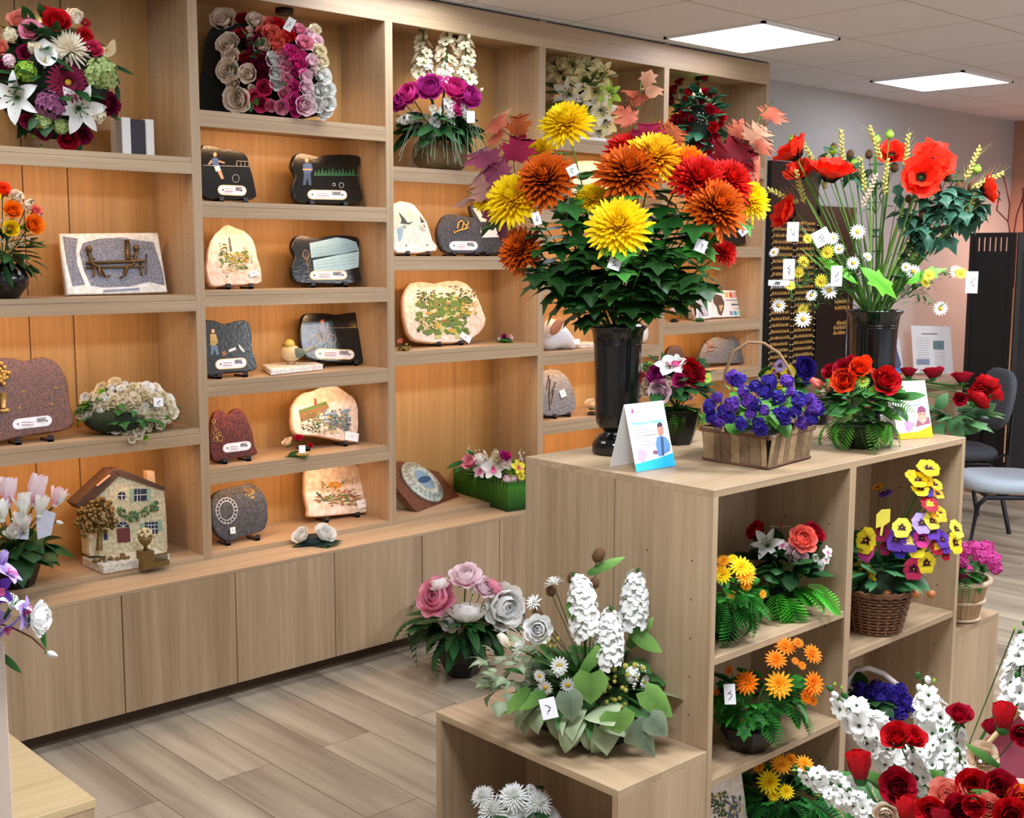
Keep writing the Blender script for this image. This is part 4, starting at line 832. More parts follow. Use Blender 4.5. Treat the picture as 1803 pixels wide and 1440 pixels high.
BT=flat('7a6234',.5,.5,noise=.4,scale=200); m=M(); yy=YH-.05
m.tube([at(175,975,'Y',yy)+sh,at(176,945,'Y',yy)+sh,at(172,925,'Y',yy)+sh],[.012,.009,.007],8); 
for i in range(160): d=rdir(rg,-.8,1); c_=at(170,920,'Y',yy)+sh; m.ball(c_+V((d.x*.075,d.y*.04,d.z*.075))*rg.uniform(.6,1),.0085,0,5,4)
for i in range(24): m.ball((q0.x+rg.uniform(.0,.11),yy+rg.uniform(-.03,.03),zD+.036),.007,0,5,4)
m.build('bronze_tree',BT,t)
m=M(); u=at(245,1000,'Z',zD+.001); zz=zD+.001; m.box((u.x-.0,u.y-.03,zz),(u.x+.1,u.y+.02,zz+.018)); m.box((u.x,u.y-.028,zz+.018),(u.x+.045,u.y+.018,zz+.06)); m.lathe([(.008,0),(.006,.015),(.02,.03),(.026,.05),(.02,.05)],12,(u.x+.024,u.y-.005,zz+.06))
for i in range(7): m.box((u.x+.05+i*.007,u.y-.026,zz+.018),(u.x+.053+i*.007,u.y-.022,zz+.04))
m.box((u.x+.045,u.y-.027,zz+.04),(u.x+.1,u.y-.02,zz+.045))
for i in range(20): d=rdir(rg,0,1); m.ball(V((u.x+.024,u.y-.005,zz+.115))+d*.022,.007,1,5,4)
m.build('bronze_urn_and_fence',[BT,flat('c8b890',.6)],t)
# --- third bay
z1c,z2c,z3c=[z+SH for z in (1.883,1.526,1.137)]
p=Plq('white pointed plaque with dark fir trees and snow, third bay',[(690,366),(722,363),(735,374),(752,398),(762,430),(769,448),(700,452),(692,430)],z2c,.1,mat=WSTONE,edge=CREAME,sm=2,feet=(716,752))
p.art('fir_tree_drawing',[(flat('3c4c54',.7),[(702,380),(706,384),(713,392),(718,399),(729,396),(720,402),(714,401),(705,400),(707,394)]),(flat('3c4c54',.7),[(739,386),(743,392),(748,398),(741,399)]),(LB,[(699,410),(706,405),(710,412),(706,430),(702,432)]),(flat('8cb0a8',.7),[(708,404),(714,402),(716,408),(710,410)])]).blobs('drawn_marks',[(6,742,408,7,6,6),(6,732,428,4,3,3)],PG).wire('stud_holes',[ring(715,439,1.3),ring(752,438,1.3)],.0012,flat('7a5a60',.5))
p=Plq('dark grey stone plaque with a gold relief and price strip, third bay',[(772,408),(782,388),(796,384),(820,388),(840,394),(846,415),(849,440),(846,452),(800,453),(782,448),(773,430)],z2c,.09,mat=GREYS,feet=(797,836)).nameplate(792,433,840,447,0,False)
m=M()
for l in ([(799,418),(806,414),(818,411),(824,408)],[(804,410),(806,400),(812,396),(816,402)],[(812,412),(815,402),(822,406)],[(818,410),(824,400),(820,396)],[(799,418),(797,414)]): m.tube(p.q(l,.004),.0035,6)
m.build('gold_relief',GOLD,p.r)
p=Plq('half hidden dark plaque with a white snowy top behind the yellow bloom, third bay',[(828,372),(838,372),(860,378),(890,382),(893,410),(890,450),(850,454),(842,430),(836,400)],z2c,.16,mat=GREYS,sm=2,feet=(856,)).art('snow_panel',[(WSTONE,[(832,376),(843,377),(850,390),(858,384),(880,392),(884,400),(846,400)]),(TAG,[(845,411),(872,410),(878,427),(848,428)])])
p=Plq('large oval cream plaque painted with a country lane, third bay',[(712,518),(722,501),(745,499),(765,501),(790,497),(812,497),(828,506),(842,528),(852,550),(856,570),(845,588),(820,603),(760,606),(728,600),(716,580),(710,548)],z3c,.13,tilt=18,mat=CREAM,edge=CREAME,jit=1,feet=(771,810),seed=5)
p.blobs('painted_lane',[(0,780,560,44,32,60),(1,750,525,16,12,16),(0,790,535,30,16,24),(2,825,545,14,12,14),(5,752,572,16,12,14),(1,822,524,14,12,10),(6,744,536,8,8,4),(4,750,553,7,3,3),(1,800,512,12,6,8)],PG,off=.0012).art('painted_road',[(flat('b8bc7c',.7),[(797,522),(803,522),(814,598),(802,600),(798,560),(792,560),(776,598),(764,600)])],.0025).tag([(812,587),(829,598),(825,608),(808,596)])
posy('tiny dark flower ornament right of the oval lane plaque',890,598,z3c,'rose magenta 888 593 10;rose blush 898 594 9;rose pure 881 597 8',w=36,Y=.12,seed=6); posy('tiny gilded flower ornament left of the oval lane plaque',712,612,z3c,'rose salmon 706 602 10;bud cream 716 606 8;bud lime 722 610 7',w=34,Y=.05,seed=7,leafc=('5c4a20','a08840'))
# brown wedge with plate
t=thing('round_dial_ornament','brown slanted slab carrying a pale round plate with a sea picture','ornament',at(750,905,'Z',.479))
q=[at(x,y,'Z',.48) for x,y in ((735,909),(810,880))]; A_,B_=q; u=(B_-A_); L_=u.length; u.normalize(); nb=V((-u.y,u.x,0)); dep_=.30; ht=.19
C_=A_+nb*.2; th=math.atan2(ht,.20)
top=[A_,B_,B_+nb*.2+V((0,0,ht)),A_+nb*.2+V((0,0,ht))]; Nw=(top[1]-top[0]).cross(top[3]-top[0]).normalized()
m=M(); f=[v+Nw*.012 for v in top]; m.prism(f,[v-Nw*.012+V((0,0,.004)) for v in top]); bevel(m.build('slab',BROWNS,t),.002)
m=M(); m.prism([A_+nb*.03+u*.04,A_+nb*.19+u*.04,A_+nb*.19+u*.04+V((0,0,ht-.03))],[A_+nb*.03+u*(L_-.04),A_+nb*.19+u*(L_-.04),A_+nb*.19+u*(L_-.04)+V((0,0,ht-.03))]); m.build('support',flat('a89c80',.7),t)
cc=sum(top,V())/4+Nw*.013; T=Matrix.Translation(cc)@frame(Nw,u).to_4x4(); T3=T.to_3x3(); R_=.115
m=M(); m.lathe([(R_,0),(R_,.008),(R_*.97,.013),(R_*.72,.014),(R_*.72,.022),(R_*.66,.026),(R_*.5,.027),(R_*.48,.022)],40,cc,0,T3); m.build('plate_ring',stone('98a49c','ccd4cc',70,.4),t)
m=M(); m.lathe([(R_*.48,.0225),(R_*.48,.0235)],32,cc,0,T3); m.build('sea_picture',flat('7ca4c0',.4,noise=.3,scale=60),t,'blue sea and sky picture'); 
m=M(); m.lathe([(R_*.46,.0236),(R_*.46,.0242)],32,cc,0,T3@Matrix.Diagonal((1,.32,1))); m.build('painted_sea',flat('2c5880',.4,noise=.3),t)
m=M()
for k in range(24): a_=k*PI/12; m.tube([T@V((math.cos(a_)*R_*.78,math.sin(a_)*R_*.78,.0145)),T@V((math.cos(a_)*R_*.92,math.sin(a_)*R_*.92,.0135))],.002,4)
m.build('ring_marks',flat('54605c',.6),t)
# --- fourth bay
y4=[z+SH for z in (2.06,1.736,1.413,1.089,.766)]
p=Plq('plain pale plaque half hidden between chrysanthemum heads, fourth bay',[(1012,296),(1030,290),(1052,291),(1066,300),(1072,340),(1070,372),(1014,374),(1008,340)],y4[1],.12,mat=CREAM,edge=CREAME,sm=2)
t=thing('boulder_ornament','glossy white boulder-shaped ornament with a brown hollow, fourth bay','ornament',at(985,618,'Y',.08)); q=at(988,598,'Y',.1); k_=mpp(q)
m=M(); m.ball((q.x,.11,y4[3]+.055),.075,0,20,14,(1.45,.9,.95)); 
for v in range(len(m.v)): x,y,z=m.v[v]; m.v[v]=(x-(z-y4[3])*.35,y,max(y4[3]+.001,z+.02*math.sin(x*30)))
m.build('boulder',flat('e4e4e8',.12,noise=.03),t); q=at(980,575,'Y',.03)
m=M(); m.ball(q,.04,0,14,8,(1.25,.25,.7),Matrix.Rotation(-.7,3,'Y')); m.build('hollow',flat('b06a48',.5,noise=.5,scale=150),t,'mottled brown hollow'); m=M(); T=Matrix.Translation(at(1016,601,'Y',.0))@frame(V((-.5,-.8,.4))).to_4x4(); m.box((-.012,-.014,0),(.012,.014,.001),0,T); m.build('price_tag',TAG,t)
m=M(); m.box((at(1022,606,'Y',.06).x,.06,y4[3]+.001),(at(1060,606,'Y',.06).x,.17,y4[3]+.024)); o=bevel(m.build('stone_base',CREAM,None,'flat cream stone slab beside the white boulder ornament',cat='ornament'),.004)
m=M(); q=at(1136,592,'Y',.1); m.ball((q.x,.1,y4[3]+.052),.05,0,12,8,(.8,.6,1)); o=m.build('white_egg_ornament',WHITE,None,'white rounded ornament glimpsed right of the tall vase rim',cat='ornament')
p=Plq('grey oval stone plaque with bronze stems and a white tag, fourth bay',[(940,690),(950,662),(966,653),(985,655),(1003,672),(1013,700),(1014,718),(1006,730),(985,734),(962,734),(945,720)],y4[4],.08,mat=stone('5c5c62','88888c',140,.5),feet=(975,1000))
p.tag([(983,692),(992,688),(996,700),(987,704)]).wire('bronze_stems',[[(968,726),(966,700),(968,670)],[(966,704),(978,676)],[(970,715),(974,690)],[(962,690),(966,664)]],.003,flat('4c3020',.4,.4))
posy('small pale silk rose beside the tall black vase, fourth bay',1042,729,y4[4],'rose peach 1042 714 24',w=24,Y=.05,seed=9,leafc=('302418','4c4430'))
# --- fifth bay
y5=[z+SH for z in (2.0,1.58,1.19,.93)]
p=Plq('black plaque corner showing behind the right-hand yellow bloom, fifth bay',[(1270,392),(1300,388),(1312,392),(1313,430),(1290,432),(1268,430)],y5[1],.1,mat=BG,sm=0).tag([(1303,399),(1311,404),(1307,412),(1299,407)])
p=Plq('white rectangular plaque with colour swatches and a brown figure, fifth bay',[(1212,508),(1314,508),(1327,554),(1218,557)],y5[2],.13,tilt=16,mat=WHITE,sm=0,lift=.004)
cl=['e8b050','e06838','e0a090','7c2038','502840','201c38']; p.art('swatch_row',[(flat(c_,.5),[(1276+i*7.2,512),(1281+i*7.2,512),(1283+i*7.2,521),(1278+i*7.2,521)]) for i,c_ in enumerate(cl)],label='row of warm colour swatches')
cl=['9090a8','58a8e0','90e0a8','204860','202048']; p.art('swatch_row',[(flat(c_,.5),[(1284+i*7+(i==4)*7,545),(1289+i*7+(i==4)*7,545),(1291+i*7+(i==4)*7,552),(1286+i*7+(i==4)*7,552)]) for i,c_ in enumerate(cl)],label='row of cool colour swatches')
p.art('grey_bars',[(flat('6c7088',.5),[(1287,532),(1318,532),(1319,535),(1288,535)]),(flat('8c8c98',.5),[(1277,525),(1317,525),(1317,526.5),(1277,526.5)]),(flat('8c8c98',.5),[(1294,540),(1320,540),(1320,541),(1294,541)])]).art('brown_figure',[(flat('5c4438',.6,noise=.4,scale=200),[(1255,520),(1260,515),(1270,518),(1275,530),(1274,542),(1270,553),(1265,550),(1262,538),(1256,530)]),(flat('c8a870',.6),[(1265,535),(1273,534),(1270,545),(1268,546)])],.002)
p=Plq('white framed picture leaning in front of the swatch plaque, fifth bay',[(1217,511),(1237,507),(1248,500),(1254,552),(1226,556)],y5[2],.08,tilt=14,mat=WHITE,sm=0,lift=.004,name='picture_frame',cat='picture').art('pale_picture',[(flat('b8bcc8',.5,noise=.3,scale=120),[(1226,513),(1243,508),(1248,549),(1230,551)])])
posy('tiny flower ornament in front of the framed picture, fifth bay',1232,561,y5[2],'rose blush 1224 552 8;rose pinkw 1238 552 8;bud cream 1231 555 6',w=28,Y=.03,seed=11)
posy('small white and black flower ornament at the left of the swatch shelf',1187,562,y5[2],'rose blush 1188 550 16',w=22,Y=.08,seed=12,leafc=('101014','303038'))
p=Plq('grey scalloped plaque with a bronze twig above the handled basket',[(1236,640),(1246,622),(1262,616),(1278,619),(1290,614),(1302,626),(1308,645),(1308,660),(1270,662),(1236,661)],y5[3],.1,mat=stone('4c4c50','707074',140,.5)).wire('bronze_twig',[[(1243,650),(1246,630),(1249,612)],[(1245,636),(1258,628)],[(1246,630),(1240,622)],[(1245,642),(1256,640)],[(1250,634),(1262,634)]],.0035,flat('7c5438',.4,.4))
p=Plq('small dark round plaque hidden behind the white lily, fifth bay',[(1178,622),(1190,616),(1200,622),(1206,640),(1202,656),(1182,657),(1174,640)],y5[3],.1,mat=stone('2c1c18','4c3028',140,.4))
p=Plq('dark stone plaque partly covered by pink stocks, behind the basket',[(1330,643),(1330,643)],y5[3],.1,mat=BG) if 0 else None
# --- picture stone inside the island
p=Plq('pinkish cream stone plaque with dark plants, bottom compartment of the island',[(1236,1376),(1262,1366),(1290,1352),(1302,1358),(1308,1390),(1314,1440),(1318,1516),(1236,1528)],.041,-2.17,tilt=10,mat=CREAM,edge=CREAME,sm=2)
p.blobs('painted_plants',[(1,1262,1430,16,22,26),(6,1290,1440,12,26,20)],PG)
# ================================================================ TENT CARDS on the island
def tent(label,front,side,accent,head,hcol,seed):
    # front: 4 px corners TL,TR,BR,BL standing on the island top
    BLp=at(*front[3],'Z',IH+.001); BRp=at(*front[2],'Z',IH+.001); u=(BRp-BLp); w=u.length; u.normalize(); n=V((u.y,-u.x,0)); 
    if n.dot(horiz(BLp))<0: n=-n
    Hh=(front[2][1]-front[1][1]+front[3][1]-front[0][1])/2*mpp(BLp)*1.02; tl=math.radians(16); up=(V((0,0,math.cos(tl)))-n*math.sin(tl))
    t=thing('tent_card',label,'sign',(BLp+BRp)/2); T=Matrix.Translation(BLp)@Matrix((u,up,u.cross(up))).transposed().to_4x4(); Ls=Hh
    m=M(); m.box((0,0,-.0012),(w,Ls,0),0,T); m.build('front_sheet',WHITE,t)
    ap=BLp+up*Ls; bk=BLp-n*(2*Ls*math.sin(tl)); m=M(); m.prism([ap,ap+u*w,bk+u*w,bk],[ap-n*.0012,ap+u*w-n*.0012,bk+u*w-n*.0012,bk-n*.0012]); m.build('back_sheet',WHITE,t)
    def pg(nm,pts,c,o=.0006,lab=None): m=M(); q=[T@V((x*w,y*Ls,o)) for x,y in pts]; m.prism(q,[v-u.cross(up)*.0004 for v in q]); m.build(nm,c,t,lab)
    return t,T,w,Ls,pg
def text(body,size,T,mt,root,nm='lettering',bold=0):
    c=bpy.data.curves.new('t','FONT'); c.body=body; c.size=size; c.extrude=.0002; c.offset=bold; c.resolution_u=2; o=bpy.data.objects.new('t',c); COL.objects.link(o); dg=bpy.context.evaluated_depsgraph_get(); me=bpy.data.meshes.new_from_object(o.evaluated_get(dg)); bpy.data.objects.remove(o); me.materials.clear(); me.materials.append(mt)
    return link(nm,me,root,mat=T)
t,T,w,Ls,pg=tent('white tent card with a blue foot and a smiling man in a blue jacket',[(1108,711),(1178,703),(1189,820),(1121,831)],None,'','','',1)
pg('blue_band',[(0,0),(1,0),(1,.2),(.62,.155),(0,.115)],flat('28b8f0',.5))
pg('printed_jacket',[(.62,.17),(.94,.235),(.97,.34),(.9,.44),(.78,.48),(.66,.46),(.6,.36)],flat('5c8cc8',.6),.0008,'printed man in a blue jacket'); pg('printed_face',[(.72,.5),(.78,.47),(.84,.5),(.87,.58),(.85,.63),(.73,.63),(.71,.57)],flat('c08070',.6),.0011); pg('printed_hair',[(.72,.61),(.86,.62),(.85,.665),(.79,.68),(.73,.66)],flat('3c3038',.6),.0014); pg('printed_shirt',[(.7,.18),(.76,.18),(.82,.45),(.76,.46)],flat('3c4c6c',.6),.0012); pg('printed_hand',[(.48,.23),(.6,.21),(.62,.26),(.52,.28)],flat('905070',.6),.001)
pg('pink_badge',[(.08,.2),(.14,.14),(.24,.13),(.3,.19),(.36,.26),(.26,.32),(.12,.32)],flat('e8a8d8',.6),.0009); pg('logo_mark',[(.13,.87),(.165,.92),(.175,.95),(.19,.9),(.18,.86)],flat('b0309c',.6),.0009)
text('Protection Obsèques',w*.092,T@Matrix.Translation((w*.1,Ls*.68,.0006)),flat('60c4e0',.6),t,bold=.0002)
for k,(a_,b_,y_) in enumerate(((.12,.55,.6),(.12,.62,.555),(.12,.3,.5),(.34,.66,.505),(.28,.55,.42),(.2,.58,.375),(.38,.52,.34),(.24,.36,.86))): pg('printed_line',[(a_,y_),(b_,y_),(b_,y_+.012),(a_,y_+.012)],flat('a8a8b8' if k!=3 else '8c8c98',.6))
t,T,w,Ls,pg=tent('white tent card with a yellow foot and a woman in a red hat',[(1576,672),(1636,669),(1643,770),(1581,774)],None,'','','',2)
pg('yellow_band',[(0,0),(1,0),(1,.21),(.6,.12),(0,.1)],flat('f8b818',.5))
pg('printed_scarf',[(.55,.2),(.98,.25),(.96,.36),(.62,.32)],flat('9c5c70',.6),.0008); pg('printed_face',[(.66,.3),(.76,.24),(.88,.3),(.9,.42),(.84,.48),(.68,.48),(.64,.38)],flat('d8a088',.6),.0011,'printed woman'); pg('printed_hat',[(.64,.44),(.9,.45),(.88,.52),(.78,.56),(.68,.53)],flat('8c4868',.6),.0014); pg('printed_smile',[(.73,.315),(.82,.315),(.8,.29),(.75,.29)],flat('f0e8e8',.5),.0016)
for xx in (.7,.81): pg('printed_eye',[(xx,.41),(xx+.035,.41),(xx+.035,.425),(xx,.425)],INK,.0016)
pg('purple_badge',[(.26,.16),(.34,.12),(.46,.18),(.54,.26),(.4,.3),(.24,.3)],flat('d898e8',.6),.0009); pg('logo_mark',[(.04,.9),(.18,.86),(.26,.8),(.14,.92)],flat('3c7c78',.6),.0009)
for k,(a_,b_,y_,c_) in enumerate(((.34,.76,.68,'e8a888'),(.3,.8,.63,'e8b8a0'),(.36,.78,.57,'90a8c8'))): pg('printed_line',[(a_,y_),(b_,y_),(b_,y_+.022),(a_,y_+.022)],flat(c_,.6))
# ================================================================ FLOWER ARRANGEMENTS
random.seed(7)
def base(x,y,z,Y=None): 
    p=at(x,y,'Z',z+.001)
    return p if Y is None else V((at(x,y,'Y',Y).x,Y,z+.001))
DG=('0e2c14','2c5a2c'); MG=('1e4a20','3f7a34'); LG=('3a7a20','70b840'); BGn=('123430','3c6c58')
# --- 1 round mixed wreath, first bay top
a=Arr('mixed_wreath','round leaning cushion of white lilies, calla, burgundy gerbera and green hydrangea','flower arrangement',base(92,262,zA,.1),(92,140,118,118),11); a.off=.03
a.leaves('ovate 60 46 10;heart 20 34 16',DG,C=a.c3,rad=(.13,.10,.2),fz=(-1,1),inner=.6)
m=M(); m.ball(a.c3-a.n*.03,.19,0,20,12,(1,1,1),Matrix((CR,a.n*.35,V((0,0,1)))).transposed()); m.build('moss_base',flat('1c2c18',.9,noise=.4,bump=.5),a.r,'dark mossy base')
a.flowers('''rose red 100 42 46;rose crimson 78 22 22;rose pink 56 58 40;rose salmon 34 38 36;hydrangea cream 130 30 34;pompom red 150 60 34;rose raspberry 164 88 28;spider cream 124 84 76;calla white 80 104 46 >.1,.9 c1.2;
rose burgundy 46 94 28;hydrangea lime 45 126 40;hydrangea green 178 130 60;gerbera burgundy 120 145 74;lily white 26 172 92;lily white 140 192 92;hydrangea mauve 88 184 54;peony burgundy 190 184 40;rose burgundy 6 120 30;rose salmon 4 86 28;calla ivory 188 88 30 >.9,-.5 c.5;
hydrangea green 74 212 36;rose burgundy 50 212 26;rose burgundy 78 232 26;rose crimson 120 244 36;rose burgundy 145 238 30;bud lime 28 200 20;bud lime 48 226 18;bud lime 60 240 18;bud lime 73 262 18 >0,-1;hydrangea cream 172 202 30;hydrangea ivory 18 62 30;hydrangea ivory 60 84 26;hydrangea blush 16 108 26;gerbera crimson 150 40 22;hydrangea green 108 222 30''',f=.4,cam=1.4)
a.leafat('ovate 200 115 238 130 7 .05;ovate 195 125 212 148 8 .05;ovate 205 150 210 178 8 .04;ovate 195 200 212 212 7 .03;grass 165 70 188 82 3 .05;ovate 90 100 128 118 6 .1',DG)
# --- 3 orange rose bowl
a=Arr('rose_bouquet','orange and yellow rose dome in a round black vase, first bay second shelf','flower arrangement',base(8,522,zB,.08),(5,400,75,72),12)
m=M(); k=a.k; m.lathe([(r*k,z*k) for r,z in ((24,0),(26,3),(40,22),(42,36),(34,50),(26,56),(28,60))],28,a.b); m.build('vase',BLACK,a.r)
a.leaves('lance 60 42 7;round 24 26 9',DG,C=a.P(5,440,0),rad=(.1,.1,.09),fz=(-.8,.8))
a.flowers('''rose orange 22 372 32;rose orange 57 396 34;rose yellow 18 402 28;rose orangered 4 338 30;stock cream 50 360 36;stock blush 66 382 30;rose peach 28 348 24;rose coral 62 374 22;gyp pure 12 424 24;gyp pure 38 424 22;gyp pure 2 398 20;rose orange -20 380 34;rose yellow -14 350 30;stock cream 32 350 30;rose salmon -30 412 30''',stems=a.P(5,470,0))
# --- 6 cream cushion
a=Arr('flower_cushion','low oval cushion of tightly packed cream flowers with ivy, first bay third shelf','flower arrangement',base(226,766,zC,.1),(226,735,92,62),13)
m=M(); m.ball(a.b+V((0,0,.05)),.155,0,24,12,(1.0,.7,.38)); m.build('moss_base',flat('22301c',.9,noise=.4,bump=.5),a.r)
rg=random.Random(4); sp=[]
for i in range(88):
    r=math.sqrt((i+.5)/88); an=i*2.39996; x=226+82*r*math.cos(an); y=718+44*r*math.sin(an); sp.append('%s %s %.0f %.0f %.0f'%(rg.choice(['rose','rose','pompom','rosebud']),rg.choice(['cream','cream','ivory','lime' if i%9==0 else 'cream','white']),x,y,rg.uniform(14,24)))
a.flowers(';'.join(sp),f=.7); a.leaves('ivy 46 24 14',MG,C=a.b+V((0,0,.05)),rad=(.16,.12,.085),fz=(-.1,1),inner=.95)
a.flowers('rose cream 232 774 12 o.13;rose cream 245 768 12 o.13;rose lime 256 770 10 o.12'); a.tag(279,708,16,15,.12)
# --- 7 cyclamen
a=Arr('potted_cyclamen','pale pink and white cyclamen with paper ribbon in a black pot','potted plant',base(30,1020,zD,.05),(40,930,95,90),14)
a.pot(46,60,8); a.leaves('heart 34 48 26;ovate 12 50 16',DG,C=a.b+V((0,0,.12)),rad=(.1,.1,.05),fz=(-.2,.8),inner=.5)
a.flowers('''cyclamen pinkw 14 868 65 >0,1;cyclamen pinkw 64 866 72 >.1,1;cyclamen blush 100 876 46 >.3,1;cyclamen white 42 890 54 >0,1;cyclamen white 70 892 52 >.1,1;cyclamen white 104 880 39 >.5,.8;cyclamen pure 42 920 54 >-.2,.8 c.6;cyclamen pinkw -16 880 59 >0,1;cyclamen white 4 900 52 >0,1;bud pure 105 920 20 >.8,-.2;cyclamen pure 22 940 44 >0,.5 c.8''',stems=a.b+V((0,0,.1)))
m=M()
for i,(pts) in enumerate((((62,892),(98,905),(90,942),(66,950)),((30,925),(54,905),(50,950),(22,948)))): q=[a.P(x,y,.1) for x,y in pts]; m.prism(q,[p-a.n*.012 for p in q])
m.build('paper_ribbon',flat('d4d8ec',.4),a.r,'folded white paper ribbon')
# --- 9 rose half moon cushion
a=Arr('rose_cushion','half-moon rose cushion shading from cream through red and magenta to white','flower arrangement',base(470,205,z1,.12),(470,150,120,115),15); a.off=.02
m=M(); q=[a.P(x,y,.02) for x,y in smooth_poly([(362,200),(358,120),(364,68),(386,48),(470,45),(540,60),(566,100),(575,200)],4)]; mz=min(p.z for p in q); q=[p+V((0,0,z1+.004-mz)) for p in q]; m.prism(q,[p-a.n*.09 for p in q]); m.build('cushion_body',flat('16160f',.9,noise=.4,bump=.6),a.r,'near-black cushion body')
rows=[('peachy',[(395,40,40),(404,82,36),(408,102,28),(404,127,38),(412,147,24),(421,175,42),(438,132,30),(386,60,12),(443,155,12)]),
('crimson',[(428,36,22),(424,64,24),(433,102,22),(431,120,14),(414,32,14)]),('burgundy',[(448,78,24),(452,95,26),(458,112,28),(460,130,26),(455,62,16),(472,120,16),(445,112,14)]),('raspberry',[(465,155,26),(447,170,22),(460,182,26)]),
('peachy',[(450,40,28),(462,85,26),(443,68,14),(440,55,14)]),('pure',[(482,108,26),(486,130,24),(487,147,24),(505,0,0)]),('coral',[(472,42,20),(478,62,30),(462,58,20),(484,76,28),(498,70,24),(490,88,20)]),('red',[(488,44,22),(508,50,18),(506,66,24),(500,80,14)]),
('pink',[(497,100,24),(500,118,24),(503,140,22),(500,165,22),(495,188,24),(477,186,20),(526,54,20),(534,78,28),(525,95,14)]),('hot',[(512,95,26),(524,114,28),(518,128,18),(516,152,22),(514,178,26),(520,196,18),(530,100,18)]),
('blush',[(548,110,24),(536,135,22),(537,155,26),(535,185,34),(550,128,16),(545,62,20),(556,75,22)]),('ivory',[(560,92,24),(553,55,20),(566,108,22),(560,120,18)]),('pure',[(566,135,28),(575,158,26),(560,160,24),(575,180,28),(557,185,24),(566,200,20),(574,195,20),(545,170,18)])]
sp=';'.join('rose %s %d %d %d'%(c,x,y,d*1.12) for c,l in rows for x,y,d in l if d)
a.flowers(sp,f=.32,cam=1.5); a.leaves('ovate 40 18 6',MG,C=a.P(470,125,.05),rad=(.15,.06,.14),fz=(-.9,.9),inner=.8); a.tag(510,43,14,24,.1,-.5)
# --- 23 log basket
a=Arr('flower_basket','bark log basket with magenta peonies, tall cream delphiniums and trailing grass','flower arrangement',base(775,296,z1c,.08),(770,205,85,90),16)
m=M(); R_=Matrix.Rotation(PI/2,3,'Y'); pr=[(25,-42),(27,-30),(26,0),(27,25),(26,42)]; m.lathe([(r*a.k,z*a.k) for r,z in pr],20,a.b+V((0,0,27*a.k)),0,Matrix.Rotation(0,3,'Z')@R_); m.build('bark_log',flat('6a5434',.9,noise=.5,scale=60,bump=1),a.r)
a.leaves('lance 70 52 9;ovate 30 34 12;heart 16 30 15',DG,C=a.P(772,222,0),rad=(.13,.12,.07),fz=(-.5,.6))
a.flowers('''peony hot 722 168 44;peony magenta 708 180 37;peony magenta 758 158 51;peony hot 800 158 46;peony magenta 824 172 44;peony hot 804 190 29;pompom hot 838 172 27;stock pure 768 210 37 >0,-1;delphinium ivory 745 100 103 >0,1;delphinium white 752 118 61 >0,1;delphinium ivory 787 96 107 >0,1;delphinium white 784 130 51 >0,1;delphinium ivory 820 98 99 >0,1;delphinium white 818 122 51 >0,1;stock pure 795 200 44 >.2,-1;stock pure 820 200 37 >.5,-1;stock white 715 210 41 >-1,-.3;stock pure 766 228 41 >0,-1;daisy pure 762 190 15;bud cream 848 158 15''',stems=a.b+V((0,0,.1)),f=.5)
m=M(); rg=random.Random(8)
for i in range(34):
    x=rg.uniform(725,835); s_=-1 if x<775 else 1; ex=x+s_*rg.uniform(5,45)*(1 if i%3 else .3); m.tube([a.P(775+(x-775)*.5,215,.02),a.P(x,200,.1),a.P((x+ex)/2,235,.13),a.P(ex,rg.uniform(262,294),.11)],.0011,3)
m.build('trailing_grass',green('6c8468','9cb494'),a.r,'grey-green trailing grass'); a.tag(829,206,13,20,.14)
# --- 31 green leaf box
a=Arr('flower_box','leaf-wrapped green box filled with orchids, roses and small pastel flowers','flower arrangement',base(868,900,.479,-.02),(865,830,75,45),17)
q=[at(x,y,'Z',.48) for x,y in ((797,868),(884,901),(960,884),(872,858))]; q=[at(800,872,'Z',.48),at(893,901,'Z',.48)]; u=(q[1]-q[0]); n_=V((-u.y,u.x,0)).normalized(); hb=.125
fl=[q[0]-u*.02,q[1],q[1]+n_*.16,q[0]+n_*.16]; m=M(); m.prism([p+V((0,0,hb)) for p in fl],fl); m.build('box_body',flat('16300e',.6,noise=.3),a.r)
m=M(); rg=random.Random(3)
for (A_,B_) in ((fl[0],fl[1]),(fl[1],fl[2]),(fl[3],fl[0])):
    nseg=16; dd=(B_-A_)/nseg; o_=V((dd.y,-dd.x,0)).normalized()
    for i in range(nseg):
        b0=A_+dd*(i+.5)+o_*.002; w=dd.length*.62; m.pet(Matrix.Translation(b0)@Matrix((o_,dd.normalized(),V((0,0,1)))).transposed().to_4x4(),hb+rg.uniform(0,.012),w,2,-2,0,0,0,.2,'strap',4,1)
m.build('leaf_wrapping',green('1c4410','44882a',0),a.r,'overlapping upright green leaves')
cb=sum(fl,V())/4+V((0,0,hb)); a.leaves('ovate 34 26 9;lance 24 34 6',MG,C=cb,rad=(.11,.08,.03),fz=(0,.8)); a.off=.02
a.flowers('''rose pink 829 815 28;orchid pinkw 846 830 30;orchid pure 868 826 46;orchid lemon 912 823 30;rose blush 888 812 20;daisy pure 894 818 22;rose magenta 888 805 20;stock cream 852 802 30;stock ivory 872 798 28;hydrangea white 842 808 22;hydrangea blush 898 846 30;rose lime 900 832 18;stock lilac 894 850 26;gyp white 918 804 22;rose hot 893 803 14;hydrangea white 888 818 18;daisy lemon 918 838 18;gyp cream 832 798 20;rose ivory 875 810 16''',f=.25,cam=1,up=.7); a.leafat('ovate 815 812 785 824 8 .06;ovate 812 822 800 832 6 .06;ovate 835 800 822 792 6 .05',MG)
